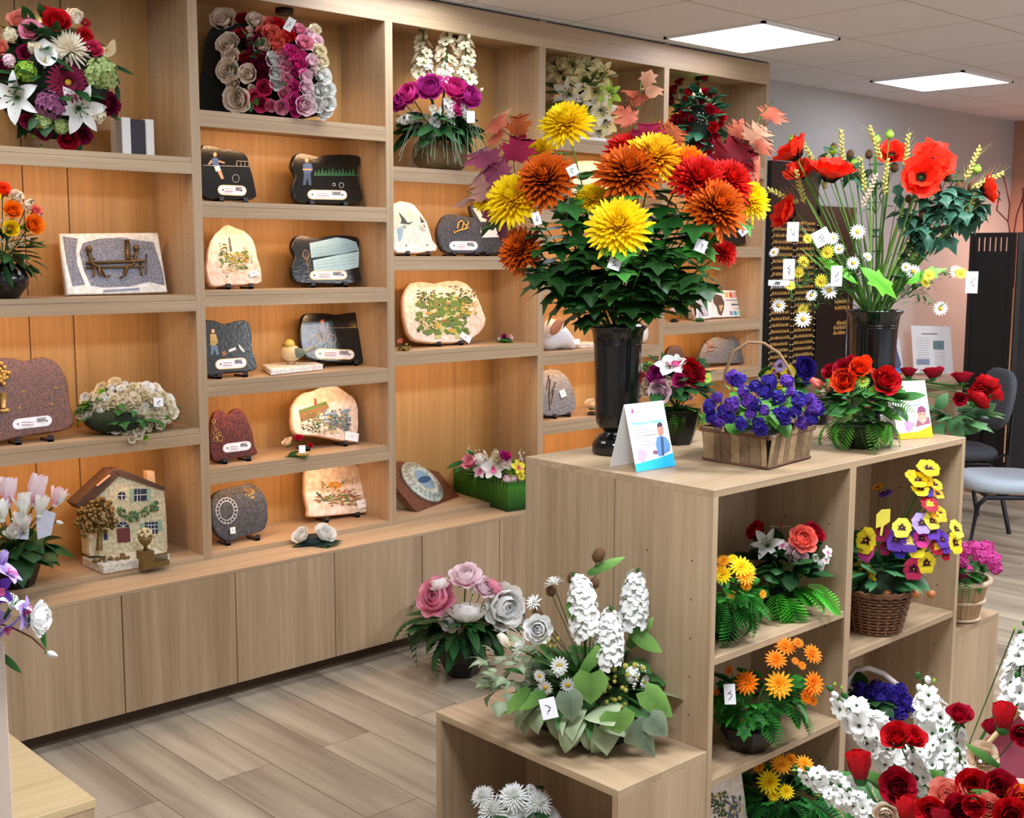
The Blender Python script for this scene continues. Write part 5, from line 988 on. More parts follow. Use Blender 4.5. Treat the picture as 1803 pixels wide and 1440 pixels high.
# --- 32 lilies top of bay 4
a=Arr('lily_cushion','tall cushion of cream lilies with long green leaves on a white tray','flower arrangement',base(1035,243,y4[0]+.012,.1),(1028,165,65,75),18)
m=M(); q=at(1045,250,'Y',.06); m.box((q.x-.13,.02,y4[0]+.001),(q.x+.16,.24,y4[0]+.016)); bevel(m.build('white_tray',WHITE,None,'flat white tray beneath the cream lily cushion on the top shelf',cat='tray'),.003)
a.b=a.b+V((0,0,.006)); a.leaves('lance 36 50 7;grass 8 80 5',('24401c','6c7c40'),C=a.P(1020,175,0),rad=(.1,.08,.12),fz=(-.6,.6)); a.off=.02
m=M(); m.ball(a.P(1028,190,0),.07,0,14,10,(1,.7,1.5)); m.build('foam_core',flat('24341c',.9,noise=.4),a.r)
a.flowers('''lily butter 985 125 57;lily butter 1008 112 55;lily butter 1035 118 60;lily butter 1060 128 57;lily cream 1000 165 62;lily butter 1030 145 62;lily lime 1072 165 52;lily butter 1050 160 60;lily cream 1020 180 52;lily cream 1060 195 57;lily butter 1066 215 55;lily cream 1055 232 47;lily butter 975 112 44;tulip cream 1045 178 34;lily butter 1040 205 44''',f=.5,cam=1)
# --- 36 red rose cascade
a=Arr('rose_cascade','upright spray of small red roses with green leaves, fifth bay top shelf','flower arrangement',base(1235,292,y5[0],.1),(1228,215,58,82),19)
a.leaves('round 80 24 10;ovate 40 26 9',('12402c','4c8c68'),C=a.P(1230,215,0),rad=(.12,.11,.2),fz=(-.9,.9),inner=.6)
m=M(); m.ball(a.P(1232,230,-.01),.1,0,14,10,(1,.8,1.5)); m.build('foam_core',flat('1c2a1c',.9,noise=.4),a.r)
sp=''; rg=random.Random(9)
for x,y,d in ((1197,146,16),(1226,152,12),(1243,164,18),(1212,166,18),(1253,168,16),(1186,160,20),(1206,174,14),(1232,182,14),(1249,195,20),(1260,196,12),(1206,202,20),(1192,212,20),(1270,206,18),(1200,218,16),(1254,224,20),(1268,218,12),(1209,232,22),(1256,242,20),(1196,256,22),(1212,262,18),(1234,250,16),(1224,268,20),(1280,250,16),(1246,268,16),(1186,236,14),(1218,210,12),(1240,140,12)): sp+='rose %s %d %d %d;'%('crimson' if rg.random()<.6 else 'red',x,y,d)
a.flowers(sp+'gyp pure 1222 178 20;gyp pure 1246 172 18;gyp pure 1214 240 20;gyp white 1236 210 20;gyp pure 1200 172 16;gyp pure 1260 260 20;rose burgundy 1182 180 18;rose burgundy 1180 165 16',f=.5)
# --- 59 floor peony pot
a=Arr('potted_peonies','pink and white peonies with dark fern leaves in a black pot on the floor','flower arrangement',base(814,1186,0),(818,1060,95,80),21)
a.pot(42,62,6,top=.95,bot=.66,mid=1.0); a.leaves('lance 90 62 10;fern 14 95 24;ovate 30 46 14',DG,C=a.b+V((0,0,.2)),rad=(.13,.13,.08),fz=(-.5,.5),droop=50)
a.flowers('''peony pinkw 820 1018 56 >0,.9 c.6;peony pink 772 1054 69 >-.5,.5 c.8;peony white 822 1086 65 c1 >0,.2;peony white 884 1066 80 >.5,.1 c.9;peony pinkw 852 1036 41 >.4,.6 c.6;peony white 776 1034 43 >-.3,.9;peony white 793 1093 37 >-.2,0 c1;bud white 832 1040 19 >0,1;peony pink 868 1036 37 >.6,.6;bud pure 852 1070 15''',stems=a.b+V((0,0,.12)))
# --- 57 hyacinth planter
a=Arr('hyacinth_planter','white hyacinths, thistles, ivy and grey-green leaves in a black trough','flower arrangement',base(1020,1300,.411),(1010,1150,140,150),22)
q0=at(935,1275,'Z',.412); q1=at(1052,1325,'Z',.412); u=(q1-q0); L_=u.length; u.normalize(); nn=V((-u.y,u.x,0)); T=Matrix.Translation(q0)@Matrix((u,nn,V((0,0,1)))).transposed().to_4x4()
m=M(); 
def trap(z,e): return [T@V((x,y,z)) for x,y in ((-e,-e),(L_+e,-e),(L_+e,.16+e),(-e,.16+e))]
for z0_,z1_,e0,e1 in ((0,.085,0,.018),(.085,.1,.022,.022)): m.prism(trap(z1_,e1),trap(z0_,e0))
m.build('trough',BLACK,a.r); cc=T@V((L_/2,.08,.11))
a.leaves('heart 16 70 40;ovate 40 56 18;lance 30 60 9',('1c3c1c','4c8040'),C=cc,rad=(.15,.15,.1),fz=(-.2,.8),inner=.4)
a.leaves('heart 22 62 36;lance 18 56 8',('7c8c6c','b4c49c'),C=cc+V((0,0,-.01)),rad=(.17,.16,.07),fz=(-.4,.3),inner=.8,name='variegated_leaves',droop=60)
a.leaves('ivy 46 32 18',('c8ccb0','5c7c50'),C=a.P(905,1190,.02),rad=(.1,.07,.09),fz=(-.6,.9),inner=.3,name='ivy_trail')
a.flowers('''hyacinth pure 1026 1065 112 >-.1,1;hyacinth pure 1117 1055 104 >.05,1;hyacinth pure 1073 1122 104 >.05,1;thistle bronze 1054 978 36 >.5,1 o0;thistle bronze 1008 1018 30 >.1,1 o0;thistle bronze 1047 1026 28 >0,1 o.02;thistle bronze 970 1040 28 >-.2,1 o.04;thistle bronze 946 1080 28 >-.2,1 o.06;
dusty white 975 1025 44 >-.2,1;dusty white 918 1140 54 >-.5,.6;peony white 950 1108 50 >-.2,.3 c1;tulip cream 888 1128 42 >-.6,.8;berries olive 966 1135 40 >0,1;berries olive 1105 1185 60 >.2,.8;berries olive 1085 1220 50 c1;berries olive 1062 1195 44 c1;stock pure 985 1180 40 >0,-.5 c1;daisy pure 985 1172 34;daisy pure 1000 1206 30;daisy pure 960 1210 30;daisy pure 972 1240 30;gyp white 1120 1190 40;daisy pure 1135 1200 26;daisy pure 950 1190 24;daisy pure 1145 1222 22;dusty white 940 1060 36;hydrangea white 1112 1188 30''',stems=cc,f=.55)
a.leafat('ovate 1035 1010 1100 980 16 0;ovate 1110 1110 1168 1150 26 .03;ovate 1105 1140 1150 1088 22 0;ovate 1020 1190 1075 1120 20 .12;heart 1040 1180 1040 1250 66 .14;heart 1085 1250 1092 1298 66 .16;heart 1130 1212 1192 1270 50 .1;ovate 960 1220 900 1250 24 .1;ovate 930 1210 886 1262 20 .1;ovate 1000 1060 1020 1110 16 .1',('4a7434','8cbc60'))
a.leafat('ivy 1115 1270 1160 1345 66 .12;heart 1140 1260 1180 1300 50 .12;heart 1000 1215 1008 1280 52 .16',('3c5848','94a488')); a.tag(966,1247,26,34,.18,.25)
# --- 58 white mums inside low cab
a=Arr('potted_chrysanthemums','white chrysanthemums inside the dark low cabinet in the foreground','flower arrangement',base(905,1560,.0385),(905,1440,90,60),23)
a.b=a.b; a.pot(46,80,8); a.leaves('lobed 40 34 22',DG,C=a.b+V((0,0,.17)),rad=(.09,.09,.06))
a.flowers('spider pure 866 1425 60;spider white 905 1400 56;spider pure 920 1436 60;spider white 950 1412 56;spider pure 848 1400 44;spider white 895 1450 50;pompom white 935 1388 20;spider white 972 1440 44',f=.5,up=.6)
# --- pots on the island top
a=Arr('potted_arrangement','mixed pot with white orchid, crimson peony and pink roses beside the tall vase','flower arrangement',base(1192,780,IH),(1185,680,65,70),24)
a.pot(43,60,7); a.leaves('ovate 40 40 13;lance 30 44 7',DG,C=a.b+V((0,0,.17)),rad=(.085,.085,.06)); a.leaves('fern 26 46 18',LG,C=a.b+V((0,0,.1)),rad=(.06,.06,.02),fz=(-.4,.3),name='fern_fringe',droop=70)
a.flowers('''stargazer white 1180 646 60 >0,.7 c.6;peony crimson 1218 660 44;peony red 1212 648 36;peony magenta 1158 662 36;rose blush 1164 688 40;rose hot 1195 670 26;orchid pure 1192 640 36;daisy lime 1244 664 24;hydrangea lime 1142 646 22;rose coral 1130 666 22;rose peach 1140 674 18;rose cream 1128 684 18;rosebud coral 1202 690 14;tulip cream 1172 666 22;rose peach 1138 690 18;orchid white 1128 652 26;bud pink 1186 674 14;orchid blush 1216 700 14''',stems=a.b+V((0,0,.1)))
a=Arr('potted_pansies','yellow and deep violet pansies standing behind the handled violet basket','potted plant',base(1372,742,IH),(1385,660,55,45),25)
a.pot(30,46,8); a.leaves('ovate 40 34 14',MG,C=a.b+V((0,0,.12)),rad=(.07,.07,.05)); a.flowers('pansy pansyy 1370 662 38;pansy lemon 1356 668 34;pansy pansyy 1388 656 30;peony violet 1416 648 40;pansy lilac 1374 644 24;pansy violet 1420 662 30;pansy pansyy 1378 676 30;pansy mauve 1365 650 18',stems=a.b+V((0,0,.08)))
# bark basket of violets
a=Arr('violet_basket','bark-strip basket of purple violets with a tall bent twig handle','flower basket',base(1332,826,IH),(1335,705,105,60),26)
q0=at(1240,808,'Z',IH+.002); q1=at(1351,826,'Z',IH+.002); q2=at(1424,806,'Z',IH+.002); q3=q0+(q2-q1); e0=(q1-q0); e1=(q2-q1); hb=.088; up=V((0,0,hb)); cen=(q0+q2)/2
m=M(); rg=random.Random(2)
for A_,B_ in ((q0,q1),(q1,q2),(q2,q3),(q3,q0)):
    d=B_-A_; L_=d.length; x=0; d.normalize(); o_=(A_+B_)/2-cen; o_.z=0; o_.normalize()
    while x<L_-.006:
        w=min(rg.uniform(.02,.038),L_-x); f_=[A_+d*(x+.001)+o_*.002,A_+d*(x+w-.001)+o_*.002]; h_=V((0,0,hb+rg.uniform(-.004,.004))); fo=o_*.012; m.prism([f_[0],f_[1],f_[1]+h_+fo,f_[0]+h_+fo],[f_[0]-o_*.003,f_[1]-o_*.003,f_[1]+h_+fo-o_*.003,f_[0]+h_+fo-o_*.003],int(rg.random()*2)); x+=w
m.build('bark_strips',[flat('a08460',.85,noise=.4,scale=70,bump=.6),flat('7c6448',.85,noise=.5,scale=70,bump=.6)],a.r)
m=M(); R4=[q0,q1,q2,q3,q0]
for zz,ex in ((.003,1.03),(hb-.008,1.1),(hb-.002,1.1)):
    for A_,B_ in zip(R4,R4[1:]): A2,B2=[cen+(p-cen)*ex+V((0,0,zz)) for p in (A_,B_)]; m.tube([A2,(A2+B2)/2+V((0,0,rg.uniform(-.003,.003))),B2],.0035,5)
m.build('twig_rims',TWIG,a.r); m=M(); m.prism([p+V((0,0,hb*.8)) for p in R4[:4]],R4[:4]); m.build('liner',flat('20180f',.9),a.r)
m=M(); h0=(q0+q1)/2*.5+(q0+q3)/2*.5; hA=(q0+q3)/2; hB=(q1+q2)/2
for s_ in (0,.005): m.tube([hA.lerp(hB,t)+V((0,0,hb+.02))*(1) + V((0,0,0)) if 0 else a.P(x,y,o+s_) for x,y,o,t in ((1272,760,.02,0),(1271,700,.02,0),(1277,655,.015,0),(1292,618,.01,0),(1318,602,.0,0),(1345,604,-.01,0),(1372,622,-.01,0),(1393,655,-.01,0),(1400,700,-.01,0),(1401,755,-.01,0))],.0042,6)
m.build('bent_handle',flat('8a6a48',.7,noise=.3),a.r,'bent twig handle')
a.leaves('heart 46 36 22;ovate 20 36 14',('285c20','5c9c3c'),C=cen+V((0,0,hb+.03)),rad=(.12,.12,.05),fz=(-.2,.9)); a.leaves('heart 20 30 19',('3c7c2c','6cac48'),C=cen+V((0,0,hb+.045))+a.n*.03,rad=(.13,.13,.07),fz=(0,.8),inner=.9,name='outer_leaves')
sp=''; rg=random.Random(12)
for x,y in ((1250,716),(1262,700),(1285,735),(1300,670),(1290,664),(1318,706),(1330,712),(1345,690),(1355,672),(1370,700),(1382,738),(1392,690),(1405,705),(1425,700),(1432,715),(1305,745),(1335,745),(1322,728),(1345,722),(1375,728),(1400,725),(1268,740),(1272,722),(1290,712),(1310,690),(1330,680),(1412,742),(1440,722),(1255,735),(1385,672),(1425,735),(1340,755)): sp+='violets %s %d %d %d;'%('violet' if rg.random()<.5 else 'purple',x,y,rg.uniform(19,29))
a.flowers(sp,f=.75)
# orange-red pot
a=Arr('potted_arrangement','black bowl of orange and red roses with green leaves, right end of the island top','flower arrangement',base(1513,787,IH),(1513,690,95,62),27)
a.pot(42,40,7,bot=.6,mid=.88); a.leaves('ovate 60 42 16;heart 18 34 20',MG,C=a.b+V((0,0,.13)),rad=(.11,.11,.055),fz=(-.2,.7)); a.leaves('fern 26 60 20',LG,C=a.b+V((0,0,.075)),rad=(.075,.075,.02),fz=(-.5,.2),name='fern_fringe',droop=75)
a.flowers('''tulip coral 1440 676 40 >-.7,.5;tulip salmon 1460 684 34 >-.3,.4 c.6;rose orangered 1488 672 42;rose crimson 1486 652 34;rose orangered 1514 650 38;rose crimson 1462 656 26;rose red 1556 672 50;tulip coral 1536 656 28;rose orangered 1560 662 32;gerbera salmon 1531 716 24;daisy lime 1520 672 24;tulip peach 1452 690 34 >-.6,-.2 c.6;rose crimson 1500 640 26;rose orangered 1524 638 22;bud peach 1545 700 12;hydrangea lime 1540 690 20''',stems=a.b+V((0,0,.07)))
a.leafat('fern 1560 700 1618 725 14 .06;fern 1565 745 1560 785 14 .08;ovate 1555 720 1590 740 12 .06',LG)
# red roses behind the card
a=Arr('rose_bunch','bunch of dark red roses leaning right behind the yellow-footed card','flower arrangement',V((1.28,-1.74,IH+.001)),(1680,700,80,50),28)
m=M(); k=a.k; m.lathe([(r*k,z*k) for r,z in ((18,0),(20,4),(20,30),(24,44),(26,46))],20,a.b); m.build('vase',BLACK,a.r)
a.leaves('ovate 22 44 18',('244c28','5c8c58'),C=a.P(1690,735,0),rad=(.1,.06,.05),fz=(-.2,.5)); a.leafat('ovate 1650 720 1668 692 18 .03;ovate 1690 760 1740 745 18 .03;ovate 1670 740 1700 770 22 .04;ovate 1655 745 1655 770 20 .03;ovate 1700 730 1690 760 26 .02',('2c5c30','6c9c68'))
a.flowers('rose crimson 1600 658 30 c1 >0,.6;rose crimson 1642 660 34 c1 >0,.6;rose crimson 1694 668 36 c1 >0,.6;peony red 1738 678 44 c1 >.2,.5;peony red 1718 706 46 c1 >.1,.1;rose red 1748 694 34 c1 >.4,.2;rose crimson 1690 702 24 c1;peony red 1726 690 40 c1;rosebud crimson 1655 652 18 >.2,1',stems=a.b+V((0,0,.12)),f=.2)
# --- island compartments
zL1=.6365; zL2=.329; zL3=.04; zR1=.508; zR2=.04
a=Arr('potted_chrysanthemums','yellow chrysanthemums in a small black pot, upper left compartment of the island','flower arrangement',base(1278,1122,zL1),(1288,1050,62,70),31)
a.pot(34,40,6); a.leaves('fern 30 60 26;lobed 30 26 18',('1c5c20','4ca444'),C=a.b+V((0,0,.1)),rad=(.07,.07,.05),fz=(-.5,.6),droop=60)
a.flowers('double amber 1273 988 30;double yellow 1272 1012 40;double amber 1268 1002 22;double yellow 1304 998 46;double amber 1312 1014 42;double yellow 1290 984 22;double amber 1288 1048 20;double amber 1343 1046 18;pompom amber 1314 1030 20;double yellow 1318 1002 28',stems=a.b+V((0,0,.06)),f=.6)
a=Arr('potted_arrangement','black bowl with a white lily and pink peonies, upper left compartment of the island','flower arrangement',base(1380,1078,zL1),(1385,985,80,70),32)
a.pot(42,38,7,bot=.55,mid=.85); a.leaves('ovate 60 38 14;lance 30 44 8',DG,C=a.b+V((0,0,.13)),rad=(.085,.085,.06)); a.leaves('fern 24 60 26',('2c8c1c','60cc40'),C=a.b+V((0,0,.065)),rad=(.07,.07,.02),fz=(-.4,.2),name='fern_fringe',droop=70)
a.flowers('''lily white 1350 958 62 >-.1,.5 c.8;peony red 1332 936 36 o0;stargazer ivory 1375 930 44 >0,1 o0;peony coral 1412 950 50;peony crimson 1430 934 30 o0;peony blush 1402 976 38;orchid pure 1456 972 24;orchid white 1454 986 18;daisy white 1436 982 16;orchid blush 1378 960 22;bud pure 1395 952 10;rose crimson 1440 944 24 o0;stock pure 1446 996 26 >.1,-1''',stems=a.b+V((0,0,.06)),f=.5); a.leafat('grass 1445 1030 1484 1085 7 .07;fern 1420 1030 1462 1038 10 .06',LG)
a=Arr('potted_daisies','large orange daisy-like blooms in a black pot, middle left compartment of the island','flower arrangement',base(1318,1316,zL2),(1350,1225,110,85),33)
a.pot(54,46,7,bot=.55,mid=.9); a.leaves('fern 40 60 24;lobed 50 30 20;lance 20 40 7',('14401a','3c9434'),C=a.b+V((.03,0,.12)),rad=(.11,.09,.06),fz=(-.5,.7))
a.flowers('''double orange 1315 1202 50;double amber 1371 1206 56;double orange 1366 1162 42;double orange 1382 1138 44;double orange 1430 1152 42;double orange 1432 1204 48;double orange 1420 1226 32;double orange 1400 1164 16;double orange 1412 1172 18;double orange 1284 1180 20;double orange 1308 1270 16;double orange 1432 1234 20;double orange 1292 1236 14;double orange 1262 1218 16;double orange 1405 1132 24;double orange 1424 1218 24''',stems=a.b+V((0,0,.07)),f=.5); a.tag(1285,1222,19,34,.12,.1)
a=Arr('potted_chrysanthemums','yellow chrysanthemums in feathery foliage, bottom left compartment of the island','flower arrangement',base(1370,1478,zL3),(1370,1400,80,75),34)
a.pot(48,60,7); a.leaves('fern 60 60 26;lobed 20 26 18',('10381a','2c7c2c'),C=a.b+V((0,0,.12)),rad=(.1,.1,.05),fz=(-.5,.5))
a.flowers('double yellow 1354 1376 48;double amber 1376 1346 42;double amber 1416 1346 38;double yellow 1384 1394 32;double yellow 1362 1400 26;double amber 1336 1350 26;pompom amber 1392 1336 24;double yellow 1440 1390 26',stems=a.b+V((0,0,.1)),f=.5)
# pansy wicker basket
a=Arr('pansy_basket','brown wicker basket of yellow, violet and pink pansies with a yellow plant label','flower basket',V((.999,-2.138,zR1+.001)),(1590,960,95,110),35)
m=M(); k=a.k; R0,R1,H_=43*k,60*k,74*k
for i in range(13):
    t=(i+.5)/13; r=R0+(R1-R0)*t
    m.tube([a.b+V((math.cos(q_)*(r+.0028*((j%2)*2-1)*(1 if i%2 else -1)),math.sin(q_)*(r+.0028*((j%2)*2-1)*(1 if i%2 else -1)),H_*t)) for j,q_ in enumerate([2*PI*j/40 for j in range(41)])],.0034,5)
for j in range(20): q_=2*PI*j/20; m.tube([a.b+V((math.cos(q_)*R0,math.sin(q_)*R0,0)),a.b+V((math.cos(q_)*R1,math.sin(q_)*R1,H_))],.003,4)
for s_ in (0,.006): m.tube([a.b+V((math.cos(q_)*(R1+.003),math.sin(q_)*(R1+.003),H_+s_+.003*math.sin(q_*20))) for q_ in [2*PI*j/60 for j in range(61)]],.005,5)
m.build('wicker_body',flat('6a4426',.7,noise=.35,scale=60),a.r); m=M(); m.lathe([(R0*.93,.002),(R1*.93,H_*.9)],24,a.b); m.build('liner',flat('1a120c',.9),a.r)
a.leaves('ovate 50 40 16;lance 24 50 8',('1c4a30','4c8454'),C=a.b+V((0,0,H_+.05)),rad=(.1,.1,.08),fz=(-.2,.9)); m=M(); m.ball(a.b+V((0,0,H_)),R1*.85,0,14,8,(1,1,.7)); m.build('moss',flat('1a2a16',.95,noise=.4),a.r)
a.flowers('''pansy pansyy 1527 952 48;pansy fuchsia 1526 968 43;pansy pansyy 1524 1010 56;pansy purple 1578 950 43;pansy pansyp 1600 952 43;pansy pansyy 1613 962 41;pansy hot 1622 948 34;pansy lilac 1622 922 41;pansy purple 1640 934 36;pansy lemon 1588 930 39;pansy lemon 1640 918 34;pansy pansyr 1648 962 31;pansy pansyy 1630 990 39;pansy raspberry 1608 1000 43;pansy yellow 1634 826 46;pansy yellow 1628 846 34;pansy yellow 1616 846 39 o.02;pansy yellow 1620 862 36;pansy yellow 1646 854 29;pansy amber 1650 870 26;pansy violet 1632 866 26;pansy pansyr 1636 888 36;pansy amber 1652 906 34;pansy lemon 1682 932 36;pansy pansyy 1680 956 39;pansy purple 1658 950 31;pansy crimson 1664 975 24;pansy amber 1606 838 29;pansy burgundy 1554 940 31;pansy burgundy 1560 965 26;pansy purple 1560 870 26 o-.05;pansy amber 1546 858 21 o-.05;pansy violet 1585 968 29;pansy purple 1664 962 26;pansy pansyy 1655 902 24''',stems=a.b+V((0,0,H_)),f=.5)
m=M(); q=[a.P(x,y,.08) for x,y in ((1542,930),(1543,906),(1552,897),(1568,896),(1567,918),(1556,926),(1553,943),(1549,943),(1551,927))]; m.prism(q,[p-a.n*.001 for p in q]); m.build('plant_label',flat('e8d850',.5),a.r,'yellow plastic plant label')
m=M()
for x in (1562,1640,1612): m.ball(a.P(x,1046,.075),.012,0,8,6)
m.build('wooden_beads',flat('a86434',.5),a.r)
# handled violet basket, lower right compartment
a=Arr('violet_basket','dark violet flowers in a basket with a broad whitish handle, lower right compartment','flower basket',V((1.04,-2.09,zR2+.001)),(1550,1240,60,45),36)
m=M(); k=a.k; m.lathe([(r,z) for r,z in ((.06,0),(.09,.2),(.095,.21),(.088,.21))],20,a.b); m.build('basket_body',flat('c4b8b0',.7,noise=.3,bump=.5),a.r)
m=M(); w=a.P(0,0,0)*0; pts=[(1492,1250),(1494,1196),(1506,1178),(1530,1176),(1556,1186),(1580,1206),(1600,1232),(1606,1262)]; 
for s_ in (-.014,-.005,.005,.014): m.tube([a.P(x,y,s_) for x,y in pts],.0085,6)
m.build('woven_handle',flat('dcd4d0',.6,noise=.2),a.r,'broad whitish handle')
a.leaves('heart 40 34 18',DG,C=a.b+V((0,0,.235)),rad=(.09,.09,.03)); sp=''
for i in range(22): x=1550+55*math.cos(i*2.4)*math.sqrt(i/22); y=1238+34*math.sin(i*2.4)*math.sqrt(i/22); sp+='violets violet %d %d %d;'%(x,y,26)
a.flowers(sp,f=.6)
# geranium basket right low cabinet
a=Arr('geranium_basket','pale slatted round basket of pink geranium on the low right-hand cabinet','flower basket',V((1.495,-2.145,.4415)),(1712,990,55,50),37)
m=M(); k=a.k; R0,R1,H_=34*k,50*k,74*k
for j in range(26):
    q_=2*PI*j/26; dq=2*PI/26*.46; m.prism([a.b+V((math.cos(q_+e)*r,math.sin(q_+e)*r,z)) for e,r,z in ((-dq,R0,0),(dq,R0,0),(dq,R1,H_),(-dq,R1,H_))],[a.b+V((math.cos(q_+e)*(r-.003),math.sin(q_+e)*(r-.003),z)) for e,r,z in ((-dq,R0,0),(dq,R0,0),(dq,R1,H_),(-dq,R1,H_))])
m.build('wood_slats',flat('b08c68',.7,noise=.3,scale=40),a.r)
m=M()
for t,w_ in ((.97,.009),(.5,.005),(.06,.004)): r=R0+(R1-R0)*t+.003; m.tube([a.b+V((math.cos(q_)*r,math.sin(q_)*r,H_*t)) for q_ in [2*PI*j/36 for j in range(37)]],w_,6)
m.build('hoops',flat('d0b898',.6,noise=.2),a.r); m=M(); m.lathe([(R0*.9,.002),(R1*.9,H_*.9)],20,a.b); m.build('liner',flat('1a140e',.9),a.r)
a.leaves('heart 40 32 20;fern 10 50 16',MG,C=a.b+V((0,0,H_+.02)),rad=(.07,.07,.04)); a.flowers('hydrangea fuchsia 1700 968 30;hydrangea fuchsia 1690 985 34;hydrangea fuchsia 1728 975 36;hydrangea fuchsia 1746 985 34;hydrangea hot 1698 1008 34;hydrangea fuchsia 1752 1000 26;hydrangea hot 1692 1022 24;hydrangea fuchsia 1715 962 24;hydrangea fuchsia 1738 964 26',f=.6)
# ================================================================ TALL VASES AND LOOSE STEMS
def tallvase(label,b,rpx,hpx):
    k=mpp(b); t=thing('tall_vase',label,'vase',b); m=M(); s_=rpx*k; h=hpx*k
    pr=[(.80,0),(.86,.01),(.86,.07),(.80,.10),(.62,.145),(.46,.165),(.46,.175),(.60,.20),(.72,.24),(.76,.32),(.80,.6),(.84,.85),(.9,.955),(1.02,.985),(1.04,1.0),(.98,1.0),(.86,.95),(.78,.7),(.7,.3),(.01,.25)]
    m.lathe([(r*s_,z*h) for r,z in pr],72,b,0,None,.012,24); m.build('vase_body',flat('0b0b0c',.12,spec=.6,noise=.05),t)
    m=M(); 
    for z_,r_ in ((.86,.853),(.88,.86)): m.tube([b+V((math.cos(q_)*r_*s_,math.sin(q_)*r_*s_,h*z_)) for q_ in [2*PI*j/48 for j in range(49)]],.0016,4)
    m.build('ribbed_band',flat('0b0b0c',.12,spec=.6),t); return k
def stem(name,label,cat,mouth,n,kind,col,x,y,d,off,group=None,leafs=0,lk='lobed',lc=('0e2c14','2f6a2c'),ax=None,tg=None,sr=.0022,seed=0,bend=.1,tx=None,extra=None,lsz=(.062,.03),t0=.3):
    rg=random.Random(int(x*7+y*13)+seed); P=onp(x,y,mouth+n*off,n); R=d/2*mpp(P)
    ang=math.atan2((P-mouth).dot(CR),(P-mouth).z); foot=mouth+V((0,0,-.16))-CR*(.02*math.sin(ang))+V((rg.uniform(-.012,.012),rg.uniform(-.012,.012),0)); lip=mouth+CR*(.035*math.sin(ang))+n*(.02 if off>0 else -.02)*min(1,abs(off)*6)+V((rg.uniform(-.01,.01),rg.uniform(-.01,.01),0))
    d0=(P-lip); mid=lip+d0*.5+V((0,0,bend*d0.length))*.5
    def B(t): return lip*(1-t)**2+mid*2*t*(1-t)+P*t*t
    A_=ax if ax is not None else (n*.75+(P-mid).normalized()*.75+V((0,0,.1))); A_=A_.normalized(); end=P-A_*R*.35
    t_=thing(name,label,cat,foot,group); m=M(); m.tube([foot,lip]+[B(t) for t in (.2,.4,.6,.8,.93)]+[end],[sr]*6+[sr*.9,sr*.9],5); m.build('stem',green('2c4c1c','5c8c34',0),t_)
    if kind:
        me=bloom_mesh(kind,col,rg.randint(0,1)); link(PARTN.get(kind,kind),me,t_,mat=Matrix.Translation(P)@(frame(A_)@Matrix.Rotation(rg.uniform(0,6.28),3,'Z')).to_4x4()@Matrix.Scale(R,4))
    if leafs:
        m=M()
        for i in range(leafs):
            t=t0+((.84 if kind else .97)-t0)*(i+rg.random())/leafs; a_=rg.uniform(0,6.28); dd=(d0.normalized()*.45+V((math.cos(a_),math.sin(a_),0))*.9+n*.25)
            leaf(m,B(t),dd,lsz[0]*rg.uniform(.7,1.25),lsz[1]*rg.uniform(.8,1.2),lk,None,rg.uniform(15,60),0,rg)
        m.build('leaves',green(*lc),t_)
    if extra: extra(t_,B,rg)
    if tg:
        q=onp(tg[0],tg[1],mouth+n*(off+.05 if tg[5:] == () else tg[5]),n); tag(q,n+V((0,0,.15)),tg[2]*mpp(P),tg[3]*mpp(P),t_,tg[4] if len(tg)>4 else 0)
        m=M(); c_=B(.7); m.tube([q+V((0,0,tg[3]*.45*mpp(P))),(q+c_)/2+V((0,0,.03)),c_],.0006,3); m.build('tag_string',TAG,t_)
    return t_
vb=at(1085,797,'Z',IH+.001); kk=tallvase('tall black ribbed vase at the left end of the island, full of chrysanthemums',vb,49,224)
n1=horiz(vb); mouth=vb+V((0,0,222*kk)); 
MUMS=[('yellow',996,212,84,.02,'single yellow chrysanthemum, topmost bloom in the left vase',None),
('yellow',900,346,92,.1,'big yellow chrysanthemum facing left, low on the left edge of the bouquet',(945,385,14,22,.3)),
('bronze',958,312,98,.12,'bronze chrysanthemum at upper left beside the yellow bloom',(1008,300,18,18,.5)),
('bronze',1108,298,104,.1,'large bronze chrysanthemum high in the middle of the bouquet',None),
('sun',1152,272,96,.06,'orange chrysanthemum with yellow tips at the top centre of the bouquet',None),
('orange',1208,288,84,.03,'plain orange chrysanthemum right of the yellow-tipped one',(1235,432,18,18,.4,.12)),
('rustred',1105,262,74,-.03,'red chrysanthemum peeping above the middle bronze bloom',None),
('rustred',1232,312,92,.08,'bright red chrysanthemum right of centre above the green leaves',None),
('rustred',1286,316,84,.02,'red chrysanthemum between the orange-bronze and yellow blooms on the right',None),
('yellow',1322,348,72,-.02,'yellow chrysanthemum at the far right edge of the bouquet',(1308,407,14,14,.7,.04)),
('bronze',1266,362,100,.12,'large bronze chrysanthemum low on the right side of the bouquet',(1234,433,20,22,-.35,.16)),
('yellow',1042,346,58,.04,'small half-hidden yellow chrysanthemum in the middle of the bouquet',(1048,378,24,30,.2,.06)),
('yellow',1090,394,98,.2,'yellow chrysanthemum nearest the viewer, front centre of the bouquet',(1083,462,22,26,-.3,.2)),
('bronze',1066,368,56,.04,'small bronze chrysanthemum tucked behind the front yellow bloom',None),
('bronze',914,438,76,.1,'lowest bronze chrysanthemum drooping on the left of the bouquet',None),
('rustred',1278,442,44,.03,'small ragged red chrysanthemum hanging lowest on the right',None),
('yellow',948,262,48,-.06,'small yellow chrysanthemum behind the purple maple leaves',None),
('yellow',850,352,36,-.02,'tiny yellow chrysanthemum at the far left tip of the bouquet',None)]
